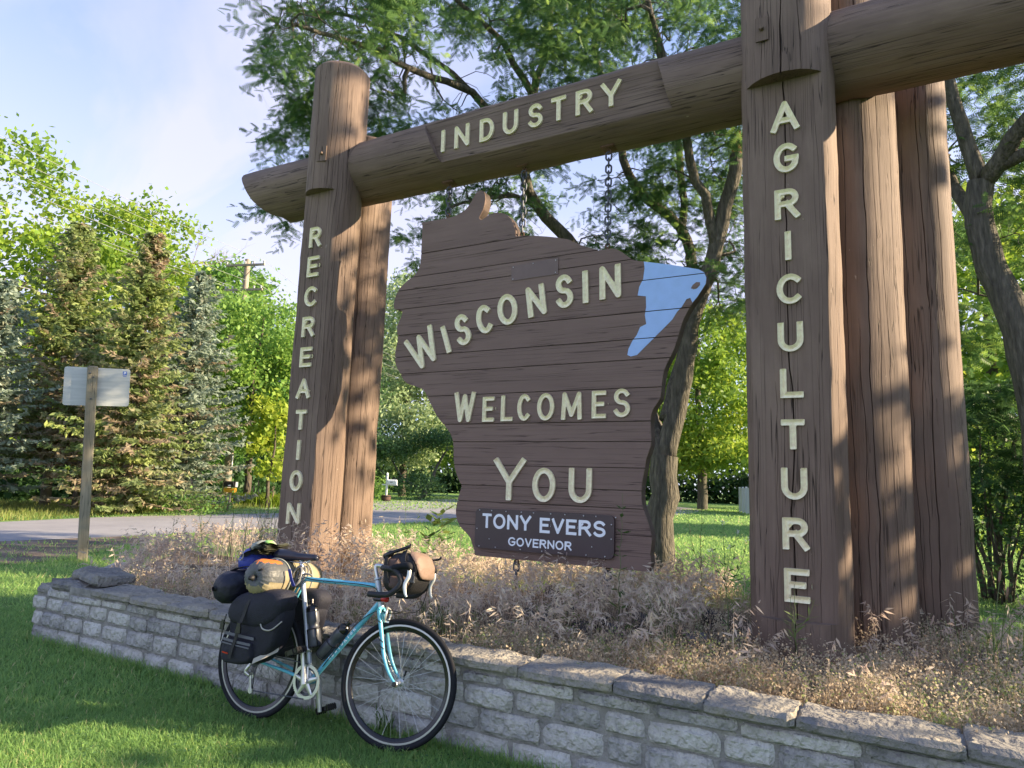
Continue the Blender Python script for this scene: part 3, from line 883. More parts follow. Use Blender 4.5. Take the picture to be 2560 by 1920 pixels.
WL = [('W', -3.872, 2.690, 26, .345, .350), ('I', -3.612, 2.760, 20, .052, .270), ('S', -3.430, 2.838, 14, .155, .300), ('C', -3.203, 2.915, 13, .160, .270), ('O', -2.963, 2.984, 9, .200, .285), ('N', -2.678, 3.035, 8.5, .180, .278),
      ('S', -2.410, 3.090, 4, .160, .295), ('I', -2.215, 3.106, 2.5, .052, .282), ('N', -1.995, 3.124, 1.5, .186, .286)]
for ch, cx, cz, a, w, h in WL: letter(ch, cx, cz, SY - 0.001, w, h, 0.050, sign, a, off=SO)
for ch, cx, cz, w, h, sw in (('W', -3.371, 2.120, .222, .272, .040), ('E', -3.120, 2.094, .118, .222, .036), ('L', -2.932, 2.098, .116, .225, .036), ('C', -2.765, 2.101, .124, .230, .036), ('O', -2.557, 2.101, .158, .232, .036), ('M', -2.318, 2.103, .184, .230, .036), ('E', -2.077, 2.107, .122, .224, .036), ('S', -1.883, 2.115, .138, .230, .036),
                             ('Y', -2.885, 1.488, .305, .355, .050), ('O', -2.555, 1.450, .210, .282, .046), ('U', -2.228, 1.455, .200, .280, .046)):
    letter(ch, cx, cz, SY - 0.001, w, h, sw, sign, 0, off=SO)
# governor's name plate
def rrect(x0, x1, z0, z1, r, n=5):
    o = []
    for cx, cz, a0 in ((x1 - r, z0 + r, 270), (x1 - r, z1 - r, 0), (x0 + r, z1 - r, 90), (x0 + r, z0 + r, 180)):
        o += [(cx + r * math.cos(R(a0 + 90 * i / n)), cz + r * math.sin(R(a0 + 90 * i / n))) for i in range(n + 1)]
    return o
plate = slab("name_plate", rrect(-3.197, -1.928, 0.899, 1.232, 0.045), SY - 0.030, SY - 0.004, M_plate, sign, SO)
def word(s, x0, x1, cz, h, sw, y, parent, off, wf):
    ws = [wf.get(c, 1.0) for c in s]
    gap = 0.16
    tot = sum(ws) + gap * (len(s) - 1)
    u = (x1 - x0) / tot
    x = x0
    for c, w_ in zip(s, ws):
        letter(c, x + w_ * u / 2, cz, y, w_ * u, h * (1.03 if c in "OGSC" else 1), sw, parent, 0, M_white, 0.002, True, off=off)
        x += (w_ + gap) * u
WF = {'T': .86, 'O': 1.12, 'N': .98, 'Y': .98, 'E': .84, 'V': 1.0, 'R': .98, 'S': .94, 'G': 1.1}
word("TONY", -3.125, -2.654, 1.131, 0.122, 0.0225, SY - 0.0305, plate, SO, WF)
word("EVERS", -2.573, -1.998, 1.122, 0.122, 0.0225, SY - 0.0305, plate, SO, WF)
word("GOVERNOR", -2.864, -2.284, 0.973, 0.070, 0.0125, SY - 0.0305, plate, SO, WF)
sc_pts = [(-3.17 + 0.1385 * i + gs.uniform(-.02, .02), 1.217) for i in range(10)] + [(-3.17 + 0.2 * i + gs.uniform(-.03, .03), 0.914) for i in range(7)] + [(-3.175, 1.06), (-1.95, 1.05), (-1.95, 1.16), (-3.05, 0.98), (-2.11, 0.98)]
mb = MB()
for x, z in sc_pts:
    Vh, Fh = lathe([(0.0, 0.007), (0.005, 0.005), (0.0065, 0)], 6, 'y'); mb.add(Vh * [1, -1, 1] + np.array([x - SO[0], SY - 0.030 - SO[1], z - SO[2]]), Fh)
mb.build("screw_heads", M_screw, plate)["kind"] = "stuff"
pt = slab("patch_plate", [(-2.938, 3.245), (-2.476, 3.253), (-2.478, 3.400), (-2.940, 3.381)], SY - 0.007, SY - 0.003, M_patch, sign, SO)
mb = MB()
for x, z in ((-2.92, 3.37), (-2.92, 3.26), (-2.5, 3.38), (-2.5, 3.27), (-2.72, 3.38)):
    Vh, Fh = lathe([(0.0, 0.004), (0.004, 0.003), (0.005, 0)], 6, 'y'); mb.add(Vh * [1, -1, 1] + np.array([x - SO[0], SY - 0.007 - SO[1], z - SO[2]]), Fh)
mb.build("screw_heads", M_screw, pt)["kind"] = "stuff"

# ------------------------------------------------------------------ chains
def link_mesh():
    r, hw, hl = 0.0085, 0.024, 0.038
    P = [(hw * math.cos(a), 0, (hl - hw) * (1 if math.sin(a) >= 0 else -1) + hw * math.sin(a)) for a in np.linspace(0, 2 * np.pi, 16, endpoint=False) + 0.01]
    V, F = tube(P, r, 7, closed=True)
    return MB().add(V, F).mesh("chain_link", M_steel, True)
LK = link_mesh()
def chain(x, y, ztop, zbot, label, group, plate_up=True):
    e = empty("sign_chain", (x, y, ztop)); tag(e, label, "chain", group)
    mb = MB()
    if plate_up: mb.add(*box(-0.06, 0.06, -0.05, 0.05, 0.0, 0.015))
    V, F = tube([(0, 0, 0.02), (0, 0, -0.015)], 0.012, 8); mb.add(V, F)
    t = np.linspace(0, 2 * np.pi, 12, endpoint=False)
    V, F = tube([(0.020 * math.cos(a), 0, -0.03 + 0.020 * math.sin(a)) for a in t], 0.007, 6, closed=True); mb.add(V, F)
    mb.build("eye_bolt", M_rust, e, True)
    L_ = ztop - zbot - 0.085
    n = max(1, round((L_ - 0.02) / 0.0585)); pit = (L_ - 0.02) / n
    for i in range(n):
        o = link("chain_link", LK, e); o.location = (0, 0, -0.070 - pit * i); o.rotation_euler = (0, 0, R(20 + 90 * (i % 2)))
    mb = MB(); zb = -(ztop - zbot)
    V, F = tube([(0.018 * math.cos(a), 0, zb + 0.045 + 0.020 * math.sin(a)) for a in t], 0.007, 6, closed=True); mb.add(V, F)
    V, F = tube([(0, 0, zb + 0.028), (0, 0, zb - 0.02)], 0.009, 8); mb.add(V, F)
    mb.build("eye_bolt", M_rust, e, True)
chain(-3.702, 5.2, 4.335, 3.965, "short rusty chain between the crossbeam and the sign beside the thumb-shaped point", "chains holding up the sign")
chain(-2.874, 5.2, 4.335, 3.645, "middle chain from the crossbeam to the sign's shoulder", "chains holding up the sign")
chain(-2.047, 5.2, 4.335, 3.415, "longest chain, hanging from below the letter R of the crossbeam", "chains holding up the sign")
chain(-2.822, 5.2, 0.832, 0.60, "rusty anchor chain under the sign below the word Governor", "chains tying down the sign", False)
chain(-2.006, 5.2, 0.832, 0.60, "anchor chain under the sign beneath the leafy weed", "chains tying down the sign", False)
# ------------------------------------------------------------------ bicycle
BO = (-3.448, 3.073, 0.0)
BROT = (-0.1007, 0.0, 0.0669)
M_teal = simple("sky_blue_bike_paint", (0.13, 0.50, 0.66), 0.32, noise=0.12, nscale=18)
# chips in the paint
_n = M_teal.node_tree; _b = _n.nodes["Principled BSDF"]
_b.inputs["Coat Weight"].default_value = 0.3
_tc = _n.nodes.new("ShaderNodeTexCoord"); _vo = _n.nodes.new("ShaderNodeTexNoise"); _vo.inputs["Scale"].default_value = 42; _vo.inputs["Detail"].default_value = 3
_n.links.new(_tc.outputs["Object"], _vo.inputs["Vector"])
_mr = _n.nodes.new("ShaderNodeMapRange"); _mr.inputs["From Min"].default_value = 0.66; _mr.inputs["From Max"].default_value = 0.69
_n.links.new(_vo.outputs[0], _mr.inputs[0])
_mx = _n.nodes.new("ShaderNodeMix"); _mx.data_type = 'RGBA'
_n.links.new(_mr.outputs[0], _mx.inputs["Factor"])
_n.links.new(_b.inputs["Base Color"].links[0].from_socket, _mx.inputs[6]); _mx.inputs[7].default_value = (0.02, 0.03, 0.06, 1)
_n.links.new(_mx.outputs[2], _b.inputs["Base Color"])
M_pearl = simple("silver_white_bike_paint", (0.52, 0.58, 0.64), 0.3, 0.25, noise=0.08, nscale=30)
M_chrome = simple("polished_alloy", (0.62, 0.64, 0.66), 0.22, 0.95)
M_satin = simple("satin_alloy", (0.66, 0.67, 0.66), 0.36, 0.75)
M_rimw = simple("machined_rim", (0.62, 0.61, 0.56), 0.4, 0.35)
M_black = simple("black_rubber", (0.012, 0.013, 0.017), 0.75, spec=0.25, noise=0.2, nscale=40)
M_tape = simple("black_bar_tape", (0.016, 0.017, 0.021), 0.55, bump=0.4, bscale=140)
M_gloss = simple("glossy_black_plastic", (0.012, 0.012, 0.014), 0.25)
M_saddle = simple("navy_black_saddle", (0.015, 0.018, 0.035), 0.28)
M_spoke = simple("steel_spoke", (0.66, 0.68, 0.70), 0.3, 0.8)
M_dspoke = simple("dark_spoke", (0.10, 0.10, 0.10), 0.4, 0.8)
M_levw = simple("white_brake_lever", (0.72, 0.74, 0.74), 0.3, 0.2)
M_cable = simple("black_cable", (0.012, 0.012, 0.012), 0.4)
M_lock = simple("grey_lock_cable", (0.20, 0.20, 0.20), 0.35)
M_red = simple("red_lens", (0.45, 0.012, 0.010), 0.2)
M_frost = simple("smoky_bottle_plastic", (0.075, 0.08, 0.095), 0.38, noise=0.25, nscale=22)
M_navy = simple("navy_pannier_nylon", (0.011, 0.012, 0.024), 0.7, noise=0.25, nscale=60, bump=0.5, bscale=220)
M_navy2 = simple("navy_stuff_sack_nylon", (0.009, 0.010, 0.024), 0.55, noise=0.3, nscale=9, bump=0.7, bscale=26)
M_blk = simple("black_webbing", (0.008, 0.008, 0.010), 0.6, bump=0.3, bscale=200)
M_gtrim = simple("grey_trim_tape", (0.115, 0.12, 0.14), 0.6)
M_refl = simple("pale_reflective_tape", (0.40, 0.38, 0.33), 0.5)
M_grey = simple("grey_sleeping_bag_nylon", (0.082, 0.088, 0.092), 0.5, noise=0.2, nscale=12, bump=0.8, bscale=30)
M_khaki = simple("khaki_canvas", (0.30, 0.255, 0.155), 0.8, noise=0.15, nscale=9, bump=0.6, bscale=24)
M_orange = simple("orange_nylon", (0.60, 0.17, 0.035), 0.5)
M_bluej = simple("bright_blue_nylon", (0.028, 0.050, 0.33), 0.5, bump=0.7, bscale=30)
M_olive = simple("olive_tarp", (0.060, 0.062, 0.038), 0.6, noise=0.3, nscale=20, bump=0.8, bscale=40)
M_lime = simple("lime_fabric", (0.30, 0.62, 0.16), 0.6)
M_palec = simple("pale_grey_fabric", (0.30, 0.32, 0.27), 0.7)
M_tan = simple("tan_leather", (0.22, 0.15, 0.115), 0.65, noise=0.15, nscale=8, bump=0.3, bscale=60)
M_brnb = simple("brown_bag_panel", (0.10, 0.062, 0.050), 0.7)

bike = empty("touring_bicycle", BO, BROT)
tag(bike, "sky blue touring bicycle with drop handlebars leaning on the stone wall", "bicycle")
bpy.context.view_layer.update()
def bthing(name, label, cat, group=None):
    """something carried by the bicycle: a thing of its own, standing in the same leaning frame"""
    e = empty(name, BO, BROT); tag(e, label, cat, group); return e
XR, XF, YA = 0.0, 1.0085, 0.339
def saxis(z): return 0.9614 - (z - 0.339) * 0.3057
_ax = unit(np.array([-0.3057, 0, 1.0])); _c = np.array([saxis(0.339), 0, 0.339]); ST = 0.21
_K = np.array([[0, -_ax[2], _ax[1]], [_ax[2], 0, -_ax[0]], [-_ax[1], _ax[0], 0]])
SM = np.eye(3) + math.sin(ST) * _K + (1 - math.cos(ST)) * _K @ _K
def st(V): return (np.asarray(V, float) - _c) @ SM.T + _c     # turn with the fork
def bz(P, n=12):
    """smooth curve through points"""
    P = np.asarray(P, float); o = []
    Q = np.vstack([2 * P[0] - P[1], P, 2 * P[-1] - P[-2]])
    for i in range(len(P) - 1):
        p0, p1, p2_, p3 = Q[i:i + 4]
        for t in np.arange(n) / n:
            o.append(0.5 * (2 * p1 + (p2_ - p0) * t + (2 * p0 - 5 * p1 + 4 * p2_ - p3) * t * t + (3 * p1 - p0 - 3 * p2_ + p3) * t ** 3))
    o.append(P[-1]); return np.array(o)

def wheel(xc, steer, label, dark):
    def rev(prof, n=64):
        V, F = lathe(prof, n, 'y'); V = V + np.array([xc, 0, YA]); return (st(V) if steer else V), F
    w = MB().add(*rev([(0.308, -0.0085), (0.305, -0.0105), (0.2965, -0.0105), (0.2945, 0), (0.2965, 0.0105), (0.305, 0.0105), (0.308, 0.0085)])).build("wheel", M_rimw, bike, True, 50)
    tag(w, label)
    MB().add(*rev([(0.2960, -0.0102), (0.276, -0.006), (0.272, 0), (0.276, 0.006), (0.2960, 0.0102)])).build("rim", M_gloss, w, True)
    a = np.linspace(np.pi * 1.28, -np.pi * 0.28, 11)
    MB().add(*rev([(0.3230 + 0.0160 * math.sin(t), 0.0160 * math.cos(t)) for t in a] + [(0.306, 0.010), (0.306, -0.010), (0.3230 + 0.0160 * math.sin(a[0]), 0.0160 * math.cos(a[0]))])).build("tyre", M_black, w, True)
    hubp = [(0.004, -0.062), (0.009, -0.060), (0.009, -0.050), (0.012, -0.050), (0.020, -0.038), (0.021, -0.034), (0.012, -0.028), (0.011, 0.028), (0.021, 0.034), (0.020, 0.038), (0.012, 0.050), (0.009, 0.050), (0.009, 0.060), (0.004, 0.062)]
    MB().add(*rev(hubp, 16)).build("hub", M_satin, w, True, 40)
    mb = MB()
    for i in range(32):
        side = 1 if i % 2 else -1
        a0 = 2 * np.pi * i / 32
        cross = 0.95 if (i // 2) % 2 else -0.95
        p0 = np.array([0.020 * math.cos(a0 + cross), side * 0.034, 0.020 * math.sin(a0 + cross)]); p1 = np.array([0.278 * math.cos(a0), side * 0.002, 0.278 * math.sin(a0)])
        P = np.array([p0, p1]) + np.array([xc, 0, YA]); P = st(P) if steer else P
        mb.add(*tube(P, 0.00105 if not dark else 0.0009, 5, False))
    mb.build("spokes", M_dspoke if dark else M_spoke, w, True)
    return w
wheel(XR, False, "rear wheel with dark spokes", True)
wheel(XF, True, "front wheel with bright steel spokes", False)

BB = np.array([0.415, 0, 0.27]); SC = np.array([0.246, 0, 0.822])
HT = np.array([saxis(0.868), 0, 0.868]); HB = np.array([saxis(0.722), 0, 0.722])
f = MB()
f.add(*tube([SC + [0, 0, 0.008], [saxis(0.838), 0, 0.838]], 0.0142, 14)).add(*tube([[saxis(0.752) , 0, 0.752], BB], 0.0158, 14))
fr = f.build("frame", M_teal, bike, True, 50)
MB().add(*tube([SC + unit(SC - BB) * 0.02, BB], 0.0145, 14)).build("seat_tube", M_pearl, bike, True, 50)
MB().add(*tube([HT, HB], 0.0175, 14)).add(*tube([HT + [-.0009, 0, 0.004], HT + [-0.004, 0, 0.014]], 0.021, 14)).build("head_tube", M_pearl, bike, True, 50)
s_ = MB()
for y in (-1, 1):
    s_.add(*tube(bz([SC + [0.004, y * 0.016, -0.005], [0.17, y * 0.024, 0.655], [0.09, y * 0.045, 0.50], [0.006, y * 0.062, 0.352]], 5), [0.0085] * 11 + [0.008] * 4 + [0.006], 10))
    s_.add(*tube(bz([BB + [-0.02, y * 0.022, 0], [0.26, y * 0.035, 0.30], [0.01, y * 0.062, 0.338]], 6), np.linspace(0.011, 0.0075, 13), 10))
s_.add(*tube([[0.162, -0.028, 0.648], [0.168, 0, 0.668], [0.162, 0.028, 0.648]], 0.008, 8))
s_.build("rear_stays", M_teal, bike, True, 50)
Vb, Fb = lathe([(0.012, -0.036), (0.020, -0.036), (0.0205, 0.036), (0.012, 0.036)], 16, 'y', BB); MB().add(Vb, Fb).build("bottom_bracket", M_teal, bike, True, 40)
# maker's lettering along the down tube
dt0, dt1 = BB, np.array([saxis(0.752), 0, 0.752])
ud = unit(dt1 - dt0); angd = math.degrees(math.atan2(ud[2], ud[0]))
for i, ch in enumerate("CENTURION"):
    P = dt0 + ud * (0.185 + 0.029 * i)
    o = link("letter", glyph_mesh(ch, 0.014 if ch != 'I' else 0.005, 0.015, 0.0034, M_white, 0.0006, True, 3.0), fr)
    nrm = np.array([0, -1, 0])
    o.matrix_local = Matrix.Translation(P + nrm * 0.0160) @ Matrix.Rotation(-math.atan2(ud[2], ud[0]), 4, 'Y')
# fork
f = MB()
for y in (-1, 1):
    c = bz([[saxis(0.712), y * 0.030, 0.708], [saxis(0.60) , y * 0.037, 0.60], [saxis(0.47) + 0.002, y * 0.046, 0.47], [saxis(0.39) + 0.018, y * 0.050, 0.395], [XF - 0.002, y * 0.051, 0.345]], 6)
    f.add(st(tube(c, np.linspace(0.0135, 0.0065, len(c)), 10)[0]), tube(c, 0.01, 10)[1])
V_, F_ = tube([[saxis(0.712), -0.040, 0.708], [saxis(0.714), 0, 0.722], [saxis(0.712), 0.040, 0.708]], [0.011, 0.015, 0.011], 10); f.add(st(V_), F_)
f.build("fork", M_teal, bike, True, 50)
f = MB()
for y in (-0.058, 0.058):
    V_, F_ = lathe([(0.0, -0.006), (0.012, -0.006), (0.014, 0), (0.010, 0.006), (0, 0.007)], 12, 'y', (XF, y, YA)); f.add(st(V_), F_)
V_, F_ = tube([[XF, 0.064, YA], [XF + 0.012, 0.068, YA + 0.06]], [0.004, 0.007], 8); f.add(st(V_), F_)
f.build("quick_release", M_gloss, bike, True, 40)
# saddle, post
spd = unit(SC - BB)
MB().add(*tube([SC + spd * 0.01, SC + spd * 0.115], 0.0133, 14)).add(*tube([SC + spd * 0.010, SC + spd * 0.028], 0.019, 14)).build("seat_post", M_chrome, bike, True, 40)
xs = np.linspace(0, 1, 26)
wid = np.interp(xs, [0, .06, .2, .35, .5, .7, .95, 1], [.045, .062, .068, .052, .031, .021, .018, .009])
zt = np.interp(xs, [0, .1, .3, .55, .8, .95, 1], [.974, .998, .996, .980, .979, .980, .966]); zb = np.interp(xs, [0, .2, .5, .9, 1], [.940, .918, .930, .938, .944])
V = []
na = 16
for i, t in enumerate(xs):
    x = 0.022 + 0.316 * t
    for k in range(na):
        a = 2 * np.pi * k / na
        zz = (zt[i] + zb[i]) / 2 + (zt[i] - zb[i]) / 2 * np.sign(math.sin(a)) * abs(math.sin(a)) ** 0.7
        V.append((x, wid[i] * np.sign(math.cos(a)) * abs(math.cos(a)) ** 0.8, zz))
V = np.array(V); k = np.arange(na); k2 = (k + 1) % na
F = np.concatenate([np.stack([i * na + k, (i + 1) * na + k, (i + 1) * na + k2, i * na + k2], 1) for i in range(25)])
V = np.vstack([V, V[:na].mean(0), V[-na:].mean(0)]); n_ = 26 * na
F3 = np.concatenate([np.stack([np.full(na, n_), k, k2], 1), np.stack([np.full(na, n_ + 1), 25 * na + k2, 25 * na + k], 1)])
sad = MB().add(V, [F, F3]).build("saddle", M_saddle, bike, True, 70)
mb = MB()
for y in (-0.022, 0.022): mb.add(*tube(bz([[0.06, y, .945], [0.13, y, .925], [0.25, y, .925], [0.30, y * .4, .945]], 6), 0.0035, 6))
mb.add(*tube([SC + spd * 0.11, SC + spd * 0.122], 0.016, 10)); mb.build("saddle_rails", M_chrome, sad, True)
# stem and handlebar
S0 = np.array([saxis(0.872), 0, 0.872]); S1 = np.array([saxis(0.945), 0, 0.945]); BC = np.array([S1[0] + 0.115, 0, 0.938])
V_, F_ = tube(bz([S0, S1 - [0, 0, 0.012], S1 + [0.016, 0, 0.006], BC], 6), np.linspace(0.0115, 0.0125, 19), 12)
f = MB(); f.add(st(V_), F_); V_, F_ = lathe([(0.012, -0.022), (0.019, -0.022), (0.019, 0.022), (0.012, 0.022)], 14, 'y', BC); f.add(st(V_), F_)
f.build("stem", M_satin, bike, True, 40)
hb = MB()
def drop(y):
    s = np.sign(y); b = BC
    return bz([b, b + [0, s * 0.10, 0], b + [0.002, s * 0.165, 0.0], b + [0.030, s * 0.196, -0.002], [b[0] + 0.085, y, b[2] - 0.006], [b[0] + 0.128, y, b[2] - 0.042], [b[0] + 0.130, y, b[2] - 0.085], [b[0] + 0.085, y, b[2] - 0.130], [b[0] + 0.035, y, b[2] - 0.143], [b[0] - 0.045, y, b[2] - 0.145]], 6)
for y in (-0.205, 0.205):
    V_, F_ = tube(drop(y), 0.0158, 12); hb.add(st(V_), F_)
hbo = hb.build("handlebar", M_tape, bike, True, 60)
for y in (-0.205, 0.205):
    h = MB(); b = BC
    V_, F_ = tube(bz([[b[0] + 0.075, y, b[2] + 0.0], [b[0] + 0.12, y, b[2] + 0.016], [b[0] + 0.165, y, b[2] + 0.022], [b[0] + 0.180, y, b[2] + 0.000]], 5), [.016, .018, .018, .018, .018, .017, .017, .018, .019, .020, .021, .020, .019, .017, .015, .010], 10)
    h.add(st(V_), F_); ho = h.build("brake_hood", M_black, bike, True, 60)
    h = MB()
    P = bz([[b[0] + 0.172, y, b[2] + 0.018], [b[0] + 0.176, y, b[2] - 0.03], [b[0] + 0.160, y - 0.002, b[2] - 0.075], [b[0] + 0.168, y - 0.004, b[2] - 0.120], [b[0] + 0.180, y - 0.004, b[2] - 0.140]], 5)
    V_, F_ = tube(P, np.interp(np.linspace(0, 1, len(P)), [0, .15, .6, 1], [.008, .012, .010, .005]), 10); V_[:, 1] = y + (V_[:, 1] - y) * 0.75
    h.add(st(V_), F_); h.build("brake_lever", M_levw, bike, True, 60)
# brake callipers
def caliper(x, z, steer, yaw=1):
    h = MB()
    for s in (-1, 1):
        V_, F_ = tube(bz([[x, 0, z + 0.03], [x + 0.012, s * 0.030, z + 0.012], [x + 0.010, s * 0.034, z - 0.022], [x + 0.004, s * 0.022, z - 0.045]], 5), 0.0065, 8); h.add(st(V_) if steer else V_, F_)
        V_, F_ = box(x - 0.022, x + 0.028, s * 0.012 - 0.005, s * 0.012 + 0.005, z - 0.050, z - 0.040); h.add(st(V_) if steer else V_, F_)
    h.build("brake_caliper", M_satin, bike, True, 50)
caliper(saxis(0.71) + 0.035, 0.695, True); caliper(0.155, 0.69, False)
# cranks
ck = MB()
ring = []
n = 96
for i in range(n):
    a = 2 * np.pi * i / n
    ring.append((0.0945 if i % 2 else 0.0985, a))
V = []
for y in (-0.0455, -0.0425):
    for r_, a in ring: V.append((BB[0] + r_ * math.cos(a), y, BB[2] + r_ * math.sin(a)))
    for r_, a in ring: V.append((BB[0] + 0.078 * math.cos(a), y, BB[2] + 0.078 * math.sin(a)))
k = np.arange(n); k2 = (k + 1) % n
F = np.concatenate([np.stack([k, k2, n + k2, n + k], 1), np.stack([2 * n + k, 3 * n + k, 3 * n + k2, 2 * n + k2], 1), np.stack([k, 2 * n + k, 2 * n + k2, k2], 1), np.stack([n + k, n + k2, 3 * n + k2, 3 * n + k], 1)])
ck.add(np.array(V), F)
V2 = np.array(V) * 1.0; V2 = (V2 - BB) * [0.8, 1, 0.8] + BB; V2[:, 1] += 0.010
cr_ = MB().add(np.array(V), F).build("chainring", M_satin, bike, False)
MB().add(V2, F).build("inner_chainring", M_steel, cr_, False)
ck = MB()
for i in range(5):
    a = R(72 * i + 20)
    V_, F_ = tube([BB + [0, -0.052, 0], BB + [0.082 * math.cos(a), -0.046, 0.082 * math.sin(a)]], [0.020, 0.009], 8); V_[:, 1] = -0.049 + (V_[:, 1] + 0.049) * 0.35; ck.add(V_, F_)
ua = unit(np.array([-0.035, 0, 0.168])); E1 = BB + ua * 0.170; E2 = BB - ua * 0.170
V_, F_ = tube([BB + [0, -0.064, 0] - ua * 0.01, BB + [0, -0.066, 0] + ua * 0.08, E1 + [0, -0.074, 0] + ua * 0.008], [0.021, 0.0135, 0.0125], 10); V_[:, 1] = -0.066 + (V_[:, 1] + 0.066) * 0.75; ck.add(V_, F_)
ck.build("crank_arm", M_satin, bike, True, 50)
ck = MB(); V_, F_ = tube([BB + [0, 0.058, 0], E2 + [0, 0.070, 0] - ua * 0.008], [0.020, 0.0125], 10); ck.add(V_, F_); ck.build("crank_arm", M_satin, bike, True, 50)
for E_, s in ((E1, -1), (E2, 1)):
    p = MB(); y0 = s * 0.085
    ca, sa = math.cos(0.45), math.sin(0.45)
    def pr(V_): V_ = V_ - E_; return np.stack([V_[:, 0] * ca - V_[:, 2] * sa, V_[:, 1], V_[:, 0] * sa + V_[:, 2] * ca], 1) + E_
    for b in ((-0.042, 0.042, 0.0, 0.012, -0.012, 0.012), (-0.042, 0.042, 0.068, 0.080, -0.012, 0.012), (-0.046, -0.032, 0.0, 0.08, -0.014, 0.014), (0.032, 0.046, 0.0, 0.08, -0.014, 0.014), (-0.014, 0.014, 0.0, 0.085, -0.014, 0.014)):
        ys = sorted((y0 + s * b[2], y0 + s * b[3])); V_, F_ = box(E_[0] + b[0], E_[0] + b[1], ys[0], ys[1], E_[2] + b[4], E_[2] + b[5]); p.add(pr(V_), F_)
    for dx in (-0.039, 0.039):
        for yy in np.linspace(0.006, 0.074, 5):
            V_, F_ = box(E_[0] + dx - .003, E_[0] + dx + .003, y0 + s * yy - .003, y0 + s * yy + .003, E_[2] - 0.019, E_[2] + 0.019); p.add(pr(V_), F_)
    p.build("pedal", M_gloss, bike)
# chain and rear mech
cp = [BB + [0.0, -0.044, 0.094], [0.0, -0.044, YA + 0.042]]
mb = MB().add(*tube([BB + [0, -.044, .094], [0.0, -.044, YA + .040]], 0.004, 6)).add(*tube([BB + [0, -.044, -.094], [0.030, -.050, 0.165], [0.012, -.050, 0.155]], 0.004, 6)).add(*tube([[0.024, -.05, .175], [0.018, -.05, .26], [0.03, -.048, .30]], 0.004, 6))
mb.build("drive_chain", M_steel, bike, True)
mb = MB()
for r_, y in ((0.030, -.056), (0.038, -.048), (0.046, -.040)):
    mb.add(*lathe([(0.01, y - .001), (r_, y - .001), (r_, y + .001), (0.01, y + .001)], 24, 'y', (0, 0, YA)))
mb.build("sprockets", M_steel, bike)
mb = MB()
mb.add(*tube(bz([[0.0, -.060, YA], [-0.012, -.068, .30], [-0.030, -.070, .268], [0.0, -.064, .250]], 5), [.008] * 5 + [.011] * 6 + [.013] * 5, 8)).add(*tube([[0.002, -.060, .25], [0.018, -.056, .16]], 0.007, 8))
for z in (0.245, 0.165): mb.add(*lathe([(0.003, -.056), (0.018, -.056), (0.018, -.050), (0.003, -.050)], 14, 'y', (0.012 if z < .2 else .004, 0, z)))
mb.build("rear_derailleur", M_satin, bike, True, 50)
mb = MB().add(*tube([BB + [-0.055, -.03, .085], BB + [-0.075, -.03, .13], BB + [-0.05, -.012, .17]], 0.007, 8)).add(*lathe([(0.0145, -.012), (0.020, -.012), (0.020, .012), (0.0145, .012)], 14, 'z', BB + (SC - BB) * 0.30)); mb.build("front_derailleur", M_satin, bike, True)
# cables
mb = MB()
mb.add(*tube(bz(np.array([st([[BC[0] + .16, -.20, BC[2] + .01]])[0], st([[BC[0] + .14, -.13, BC[2] - .12]])[0], [saxis(.80) + .05, -.05, .80], [saxis(.83) - .06, -.016, .835], [SC[0] + .12, -.016, .832], [SC[0] + .02, -.018, .842]]), 8), 0.0026, 6))
mb.add(*tube(bz(np.array([st([[BC[0] + .16, .20, BC[2] + .01]])[0], st([[BC[0] + .12, .20, BC[2] - .20]])[0], [saxis(.72) + .12, .06, .705], [saxis(.72) + .04, 0.01, .715]]), 8), 0.0026, 6))
mb.add(*tube(bz(np.array([[saxis(.72) + .16, .16, .78], [saxis(.72) + .10, .02, .70], [saxis(.70) - .02, -.02, .70], [.70, -.022, .615], [.60, -.02, .49], [.50, -.02, .36]]), 8), 0.0026, 6))
for z in (0.66, 0.56, 0.525): mb.add(st(tube(bz([[saxis(z) - .016, -.05, z], [saxis(z) + .0, -.056, z - .008], [saxis(z) + .016, -.05, z - .016]], 4), .0026, 6)[0]), tube(np.zeros((9, 3)) + np.arange(9)[:, None], .1, 6)[1])
mb.build("cables", M_cable, bike, True)
# bottle cages, rack
def along(P0, u, n, V):                     # lathe along an axis u starting at P0
    u = unit(u); a = unit(np.cross(u, [0, 1, 0])); b = np.cross(u, a)
    return V[:, 0:1] * a + V[:, 1:2] * b + V[:, 2:3] * u + np.asarray(P0)
U1 = unit(SC - BB); C1 = BB + U1 * 0.190 + np.array([0.030, 0, 0.0]) + np.array([0.024, 0, 0.006])
U2 = unit(dt1 - dt0); C2 = BB + U2 * 0.145 + np.cross(U2, [0, 1, 0]) * 0.060
for C_, U_ in ((C1, U1), (C2, U2)):
    mb = MB(); t = np.linspace(0, 2 * np.pi, 24, endpoint=False)
    nrm = unit(np.cross(U_, [0, 1, 0]))
    for h in (0.0, 0.10):
        mb.add(*tube([C_ + U_ * h + 0.040 * (math.cos(a) * nrm + math.sin(a) * np.array([0, 1, 0])) for a in t], 0.0028, 6, closed=True))
    for a in (0.6, -0.6, 2.54, -2.54):
        mb.add(*tube([C_ + U_ * h + 0.040 * (math.cos(a) * nrm + math.sin(a) * np.array([0, 1, 0])) for h in (-0.004, 0.05, 0.10)], 0.0028, 6))
    mb.build("bottle_cage", M_cable, bike, True)
mb = MB()
for y in (-0.07, 0.07):
    mb.add(*tube(bz([[0.22, y * .6, .70], [0.12, y, .725], [-0.16, y, .725], [-0.20, y, .70]], 5), .005, 6))
    for x in (0.08, -0.02, -0.12): mb.add(*tube([[x, y, .722], [0.01, y * 1.05, .38]], .005, 6))
